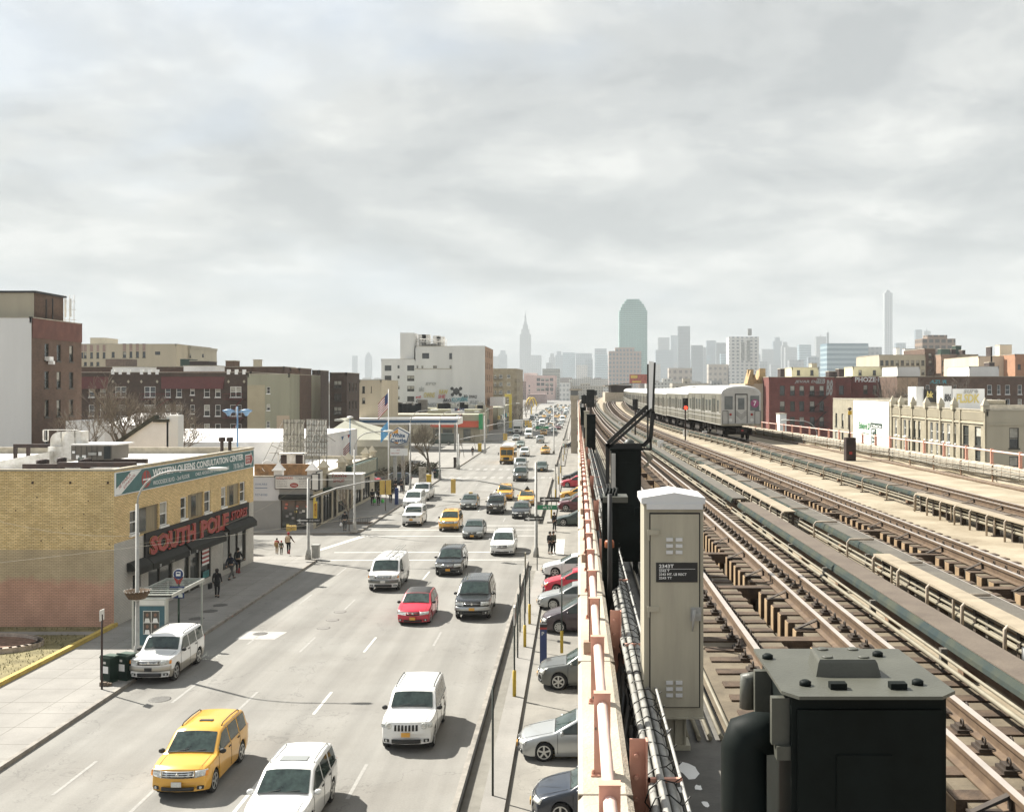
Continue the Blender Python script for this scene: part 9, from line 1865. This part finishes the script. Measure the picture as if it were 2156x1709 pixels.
# houses and huts on and behind the right roofs: x0 x1 top bottom distance, wall, windows
def rows(Z, xa, x0, x1, ys, n, h=38, w=24): return pw(Z, xa, [(x0+(x1-x0)*(k+.5)/n-w/2, y, x0+(x1-x0)*(k+.5)/n+w/2, y+h) for y in ys for k in range(n)], R=R4, f=FRD)
for (x0, x1, yt, Z, dep, m, ys, n, lab) in ((1068, 1415, 575, 300, 25, STB, (615, 685), 9, 'pale beige apartment house with small windows above the white letters'), (1410, 1490, 527, 306, 20, BB, (560, 615, 680), 1, 'narrow dark brown brick stair tower between two pale apartment houses'), (1532, 1658, 572, 300, 22, mat('rosy_brick', (.30, .20, .14), .85, var=.1, scale=1), (615, 682), 3, 'rosy brick apartment house with fire escapes'), (1660, 1812, 572, 302, 22, TB, (615, 682), 3, 'tan apartment house right of the rosy brick one'),
 (985, 1075, 580, 320, 12, mat('rust_brick', (.30, .16, .10), .85, var=.1, scale=1), (), 0, 'small rust brown building left of the pale beige apartments'), (1815, 2088, 585, 262, 25, PEACH, (), 0, 'blank peach coloured building at the right with a stepped top'), (2090, 2330, 570, 255, 24, mat('orange_brick', (.36, .19, .11), .85, var=.1, scale=1), (645,), 4, 'orange brick building at the right edge'), (1205, 1375, 664, 235, 12, STW, (), 0, 'plain white roof block above the brown row house, left one'), (1745, 1968, 662, 235, 14, STW, (), 0, 'wide plain white roof block above the brown row house, right one'),
 (410, 612, 670, 225, 8, mat('pale_yellow', (.58, .53, .34), .8, var=.06), (688,), 2, 'pale yellow roof house on the red brick building with green graffiti doors'), (870, 1085, 665, 228, 8, mat('pale_yellow', (.58, .53, .34), .8, var=.06), (688,), 2, 'pale yellow roof house above the white painted letters')):
 xa, xb = xz(R4(x0, 0)[0], Z), xz(R4(x1, 0)[0], Z); t_, o_ = building('apartment_house' if n > 1 and dep > 10 else 'building_block', lab, rectpts(xa, xb, Z, Z+dep), hz(R4(0, yt)[1], Z), m, {0: rows(Z, xa, x0, x1, ys, n)} if n else None)
 if 'fire' in lab: fire_escape(t_, o_, Z, xz(R4(1590, 0)[0], Z), xz(R4(1690, 0)[0], Z), [hz(R4(0, y)[1], Z) for y in (725, 660, 600)], FIREB)
for (x0, x1, yt, yb_, Z, m, lab) in ((1975, 2065, 500, 590, 264, PEACH, 'peach stair tower rising from the blank peach building'), (1905, 1918, 515, 640, 262, BEAM, 'tall dark chimney pipe in front of the peach building'), (1895, 1935, 632, 662, 236, BEAM, 'squat dark ventilator cap on the right white roof block'), (1262, 1392, 530, 576, 330, STW, 'white roof hut on the pale beige apartments'), (1195, 1222, 525, 576, 320, SW2, 'small white chimney on the pale beige apartments'), (1532, 1600, 530, 572, 320, DGREEN, 'long dark green tank on the tan apartments, left one'), (1612, 1642, 532, 572, 321, BEAM, 'dark box beside the long dark green tank'), (1642, 1685, 506, 572, 322, DGREEN, 'tall dark green tank on the tan apartments'), (1693, 1715, 540, 572, 318, BEAM, 'small dark water tank on the tan apartments'), (325, 358, 680, 738, 216, BEAM, 'dark vent stack on the red brick roof'), (765, 805, 682, 738, 216, BEAM, 'dark rooftop unit above the gap of the red houses'), (690, 765, 700, 738, 218, BEAM, 'low dark solar rack on the red brick roof'), (560, 600, 640, 672, 230, STB, 'pale cap on the left yellow roof house')):
 rooftop('rooftop_unit', lab, 'rooftop unit', x0, x1, yt, yb_, Z, 3, m, R4)
for i, (x, z, h, Z) in enumerate(((1905, 0, 14, 170), (1925, 0, 13, 178), (2010, 0, 15, 185))): tree(xz(x, Z), Z, z, h, .9, 'bare tree among the right houses, %s from the left' % ('leftmost', 'middle', 'rightmost')[i], 90+i, levels=5, trunk=.3, r0=.2, mt=BARK)
lamp(xz(1720, 112), 112, 9.3, 3.0, 'street lamp with a long arm in front of the red brick house', head_dir=-1, z0=.1); lamp(xz(2245, 84), 84, 6.2, 3.4, 'street lamp at the right edge before the corner building', head_dir=-1, z0=.1)
b = MB(); b.box(xz(1660, 150), 150, 0, xz(1765, 150), 160, hz(945, 150)); tag(b.build('low_shop', mat('blue_white_wall', (.42, .50, .56), .8, var=.3, scale=.8, tint=(.12, .25, .45))), 'low blue and white graffiti covered building behind the pink railing', 'building')
rooftop('low_white_building', 'low white building left of the blue and white one', 'building', 320, 370, 1020, 1200, 170, 3, STW, R4)
# ordinary city roofs filling the ground between here and the river
random.seed(33); cm = [gridmat('city_'+n, c, tuple(v*.4 for v in c), 3.0, 3.2, .45, .5) for n, c in (('tan', (.40, .36, .29)), ('brown', (.20, .14, .11)), ('pale', (.52, .51, .47)), ('grey', (.30, .30, .29)))]
k = 0; rn = ('brown', 'pale', 'tan', 'grey'); CG = 'distant city blocks'
for Yr, n, hh in ((350, 9, 12), (470, 12, 14), (640, 16, 16), (850, 20, 19), (1150, 26, 23), (1550, 30, 28), (2100, 34, 34)):
 for i in range(n):
  X = -Yr*.56+(Yr*1.0)*(i+random.random()*.7)/n
  if -60-Yr*.02 < X < 30+Yr*.03 and Yr < 1000: continue
  w_ = Yr*.03+random.random()*Yr*.02+4; h = hh*random.uniform(.55, 1.05); y = Yr+random.random()*60; b = MB(); b.box(X, y, 0, X+w_, y+w_*.9, h); b.box(X+w_*.3, y+3, h, X+w_*.5, y+8, h+3); m = random.randrange(4)
  tag(b.build('city_block', cm[m]), ('distant %s city block ' % ('tan', 'brown', 'pale', 'grey')[m])+('left of the avenue' if X < 0 else 'right of the viaduct')+' on the low skyline', 'building', CG+(' left ' if X < 0 else ' right ')+('tan', 'brown', 'pale', 'grey')[m])
# ------------------------------------------------------------------ the skyline across the river
GM = {'b': gridmat('tower_blue_grey', (.20, .24, .27), (.10, .13, .16), 9, 12, .5, .5), 'g': gridmat('tower_grey', (.26, .27, .27), (.15, .16, .17), 10, 12, .5, .5), 'd': gridmat('tower_dark_slab', (.07, .085, .095), (.04, .05, .06), 8, 14, .6, .6), 'w': gridmat('tower_white', (.60, .59, .56), (.24, .26, .27), 6.5, 5, .5, .5), 't': gridmat('tower_beige', (.45, .40, .34), (.25, .23, .21), 7, 8, .5, .45), 'c': gridmat('tower_teal_glass', (.30, .44, .40), (.10, .18, .18), 3.2, 4.1, .55, .42), 'l': gridmat('tower_light_glass', (.30, .38, .41), (.13, .20, .24), 400, 9, 1, .55), 'r': gridmat('tower_rose_frame', (.42, .335, .29), (.20, .24, .26), 5, 6, .55, .6), 's': gridmat('tower_slim_grid', (.46, .47, .47), (.16, .18, .20), 9.5, 10, .6, .6), 'n': gridmat('tower_construction', (.26, .19, .14), (.09, .08, .07), 5, 5, .7, .55)}
def tower(x0, x1, yt, Z, k, lab, steps=(), spire=None, cat='skyscraper', cap=None):
 a, c = xz(x0, Z), xz(x1, Z); m = (a+c)/2; w = c-a; b = MB().use(GM[k]); h = hz(yt, Z); top = h; lv = [(1.0, h)]+[(s, hz(y, Z)) for s, y in steps]; z = 0
 for s, hh in lv: b.box(m-w*s/2, Z-w*s*.35, z, m+w*s/2, Z+w*s*.35, hh); z = hh-.0
 if spire: b.tube([(m, Z, z), (m, Z, z+(hz(spire, Z)-z)*.4), (m, Z, hz(spire, Z))], [w*.09, w*.035, w*.012], 6)
 if cap: b.box(m-w*.3, Z-w*.2, z, m+w*.3, Z+w*.2, z+cap)
 return tag(b.build('skyscraper' if cat == 'skyscraper' else 'far_building'), lab, cat)
tower(1094.5, 1118, 704, 5300, 'g', 'hazy stepped tower with a tall needle spire left of centre', [(.72, 693), (.45, 684), (.28, 678), (.16, 668)], 652)
t = tower(1303, 1361.5, 655, 2100, 'c', 'broad pale green glass tower with a stepped crown, tallest near the centre', [(.90, 648), (.78, 641), (.62, 635), (.48, 630.5)])
tower(1860.5, 1877.5, 617, 4300, 's', 'extremely slim white gridded tower at the right', [(.5, 612)], 606)
for a in ((742, 752.5, 749, 6000, 'b', 'pale slab tower alone above the left roofs'), (1035, 1050, 750, 5600, 'g', 'low hazy tower left of the stepped spire tower'), (1050, 1068, 746, 5650, 'b', 'hazy stepped block left of the stepped spire tower'), (1118, 1140, 748, 5200, 'g', 'flat topped hazy tower just right of the spire tower'), (1156, 1169, 752, 5000, 'g', 'small hazy tower with a pointed top'), (1169, 1185, 747.5, 5100, 'b', 'hazy tower between the pointed one and a wide slab'), (1185, 1211, 742.5, 4700, 'l', 'wide pale glass slab left of centre'), (1212, 1246, 744, 4600, 'b', 'widest pale blue slab left of the green tower'), (1252, 1277, 734, 4400, 'b', 'blue grey flat tower left of the rose framed one'), (1254, 1279, 746, 4000, 'l', 'pale glass tower before the blue grey flat one'),
 (1281, 1349, 740, 1500, 'r', 'tower under construction with a rose coloured frame in front of the green tower'), (1385, 1409, 711, 5000, 'g', 'hazy flat tower right of the green one'), (1380, 1417, 737, 4600, 'b', 'wide hazy block below the flat tower'), (1412, 1426, 706, 5200, 'b', 'narrow faint tower left of the dark slab'), (1427, 1452, 687, 4300, 'd', 'plain dark grey slab tower'), (1455, 1479, 727, 4100, 'd', 'lower dark tower right of the dark slab'), (1479, 1487, 731, 4200, 'g', 'narrow tower behind the lower dark one'), (1487, 1507, 717, 4600, 'b', 'blue hazy tower left of the white tower'), (1507, 1531, 722, 4500, 'd', 'grey blue tower touching the white tower'), (1490, 1531, 767, 1500, 't', 'blank beige block before the blue towers'), (1407, 1455, 775, 1300, 't', 'low beige block below the dark slab'),
 (1532, 1594, 710, 1500, 'w', 'white apartment tower with two dark vertical signs'), (1603, 1627, 735, 4800, 'g', 'low hazy tower right of the white tower'), (1627, 1645, 718, 4900, 'b', 'hazy tower with a rounded stepped top'), (1645, 1660, 728, 4700, 'g', 'hazy tower beside the rounded one'), (1652, 1676, 731, 4500, 'g', 'flat hazy tower in the right skyline'), (1681, 1706, 726, 3900, 'l', 'pale green glass tower in the right skyline'), (1717, 1738, 709, 4700, 'g', 'faint tower with a dark line near its top'), (1734, 1820, 724, 1900, 'l', 'very wide pale blue glass building with horizontal bands'), (1820, 1853, 731, 2200, 'g', 'grey building right of the wide glass one'), (1885, 1905, 722, 4000, 'b', 'short tower right of the slim white one'), (1926, 1940, 694, 4600, 'b', 'faint blue tower with a slanted top'), (1944, 1958, 697, 4800, 'g', 'faint tower with an antenna at the right'), (1934, 2003, 714, 850, 'n', 'brown concrete building under construction'), (1700, 1722, 752, 3000, 'b', 'dark blue tower behind the wide glass building'), (1660, 1690, 758, 3200, 'g', 'low grey tower in the right skyline')):
 kw = dict(steps=[(.6, a[2]-8)]) if 'rounded' in a[5] or 'pointed' in a[5] or 'stepped block' in a[5] or 'under construction' in a[5] else {}
 if 'antenna' in a[5]: kw['spire'] = 682
 if 'faint tower with a dark' in a[5]: kw['spire'] = 700
 tower(*a, **kw)
for i in range(34): x = 1150+i*26+random.random()*12; w_ = 12+random.random()*16; tower(x, x+w_, 745+random.random()*32, random.uniform(3000, 5200), random.choice('bgglt'), 'one of the low hazy towers filling the foot of the skyline', cat='skyscraper')['group'] = 'low towers at the foot of the skyline'
tower(769, 783, 752, 6200, 'b', 'faint pointed clock tower above the left roofs', [(.8, 747), (.5, 743)], 736); tower(1741, 1745, 700, 4400, 'd', 'thin dark needle mast in the right skyline', spire=683)
b = MB(); Z = 1490
for x0, x1, y0, y1 in ((1559, 1567, 722, 760), (1571, 1579, 718, 762), (1574, 1582, 694, 708)): b.box(xz(x0, Z-22), Z-25, hz(y1, Z), xz(x1, Z-22), Z-22, hz(y0, Z))
tag(b.build('vertical_sign', mat('dark_sign_grey', (.10, .10, .09), .7, var=.5, scale=.4, tint=(.4, .4, .38))), 'dark vertical sign letters on the white apartment tower', 'sign')
t = thing('crane_sign', 'red and yellow billboard far beyond the train roofs', 'billboard', (xz(1345, 500), 500, 0)); mo = (-xz(1345, 500), -500, 0); b = MB().use(mat('bill_red', (.42, .10, .06), .6, var=.3, scale=1)); Z = 500; b.box(xz(1325.5, Z), Z, hz(807, Z), xz(1364, Z), Z+.5, hz(788, Z)); b.use(mat('bill_yellow', (.6, .42, .08), .6, var=0)); b.box(xz(1328, Z), Z-.1, hz(796, Z), xz(1342, Z), Z, hz(790, Z)); b.box(xz(1331, Z), Z-.1, hz(805, Z), xz(1350, Z), Z, hz(802, Z)); b.build('board', parent=t, loc=mo); b = MB(); [b.box(xz(x, Z), Z+.1, 0, xz(x+1.2, Z), Z+.6, hz(806, Z)) for x in (1330, 1345, 1360)]; b.build('post', BEAM, t, mo)
b = MB(); Z = 330; b.smooth = True; n = 13
for y, s in ((Z, 1), (Z+25, 1)): b.v += [(xz(1518, Z)+(12.5)*cos(pi*k/12), y, hz(826, Z)+2.4*sin(pi*k/12)**.6) for k in range(n)]
[b.face([k, k+1, n+k+1, n+k]) for k in range(n-1)]; b.smooth = False; b.face(range(n)); b.box(xz(1518, Z)-12.4, Z+.1, 0, xz(1518, Z)+12.4, Z+24.9, hz(826, Z)); tag(b.build('arched_hall', ROOFW), 'white arched hall roof behind the train', 'hall')
# ------------------------------------------------------------------ the air
hb = MB(); hb.box(-3500, -70, -1, 3500, 7000, 470); hz_ = hb.build('haze'); hz_['kind'] = 'stuff'
hm = bpy.data.materials.new('haze_air'); hm.use_nodes = True; N = hm.node_tree; N.nodes.clear(); o_ = N.nodes.new('ShaderNodeOutputMaterial'); v_ = N.nodes.new('ShaderNodeVolumePrincipled'); v_.inputs['Density'].default_value = HAZE; v_.inputs['Color'].default_value = (.545, .585, .61, 1); v_.inputs['Anisotropy'].default_value = 0; N.links.new(v_.outputs[0], o_.inputs['Volume']); hz_.data.materials.append(hm)
dg = bpy.context.evaluated_depsgraph_get()
_res = [(o, bpy.data.meshes.new_from_object(o.evaluated_get(dg))) for o in _Q]
for o, me in _res: o.modifiers.clear(); me.polygons.foreach_set('use_smooth', [True]*len(me.polygons)); o.data = me
for o in list(bpy.data.objects):      # buildings: keep nothing private on them
 if '_o' in o: del o['_o']
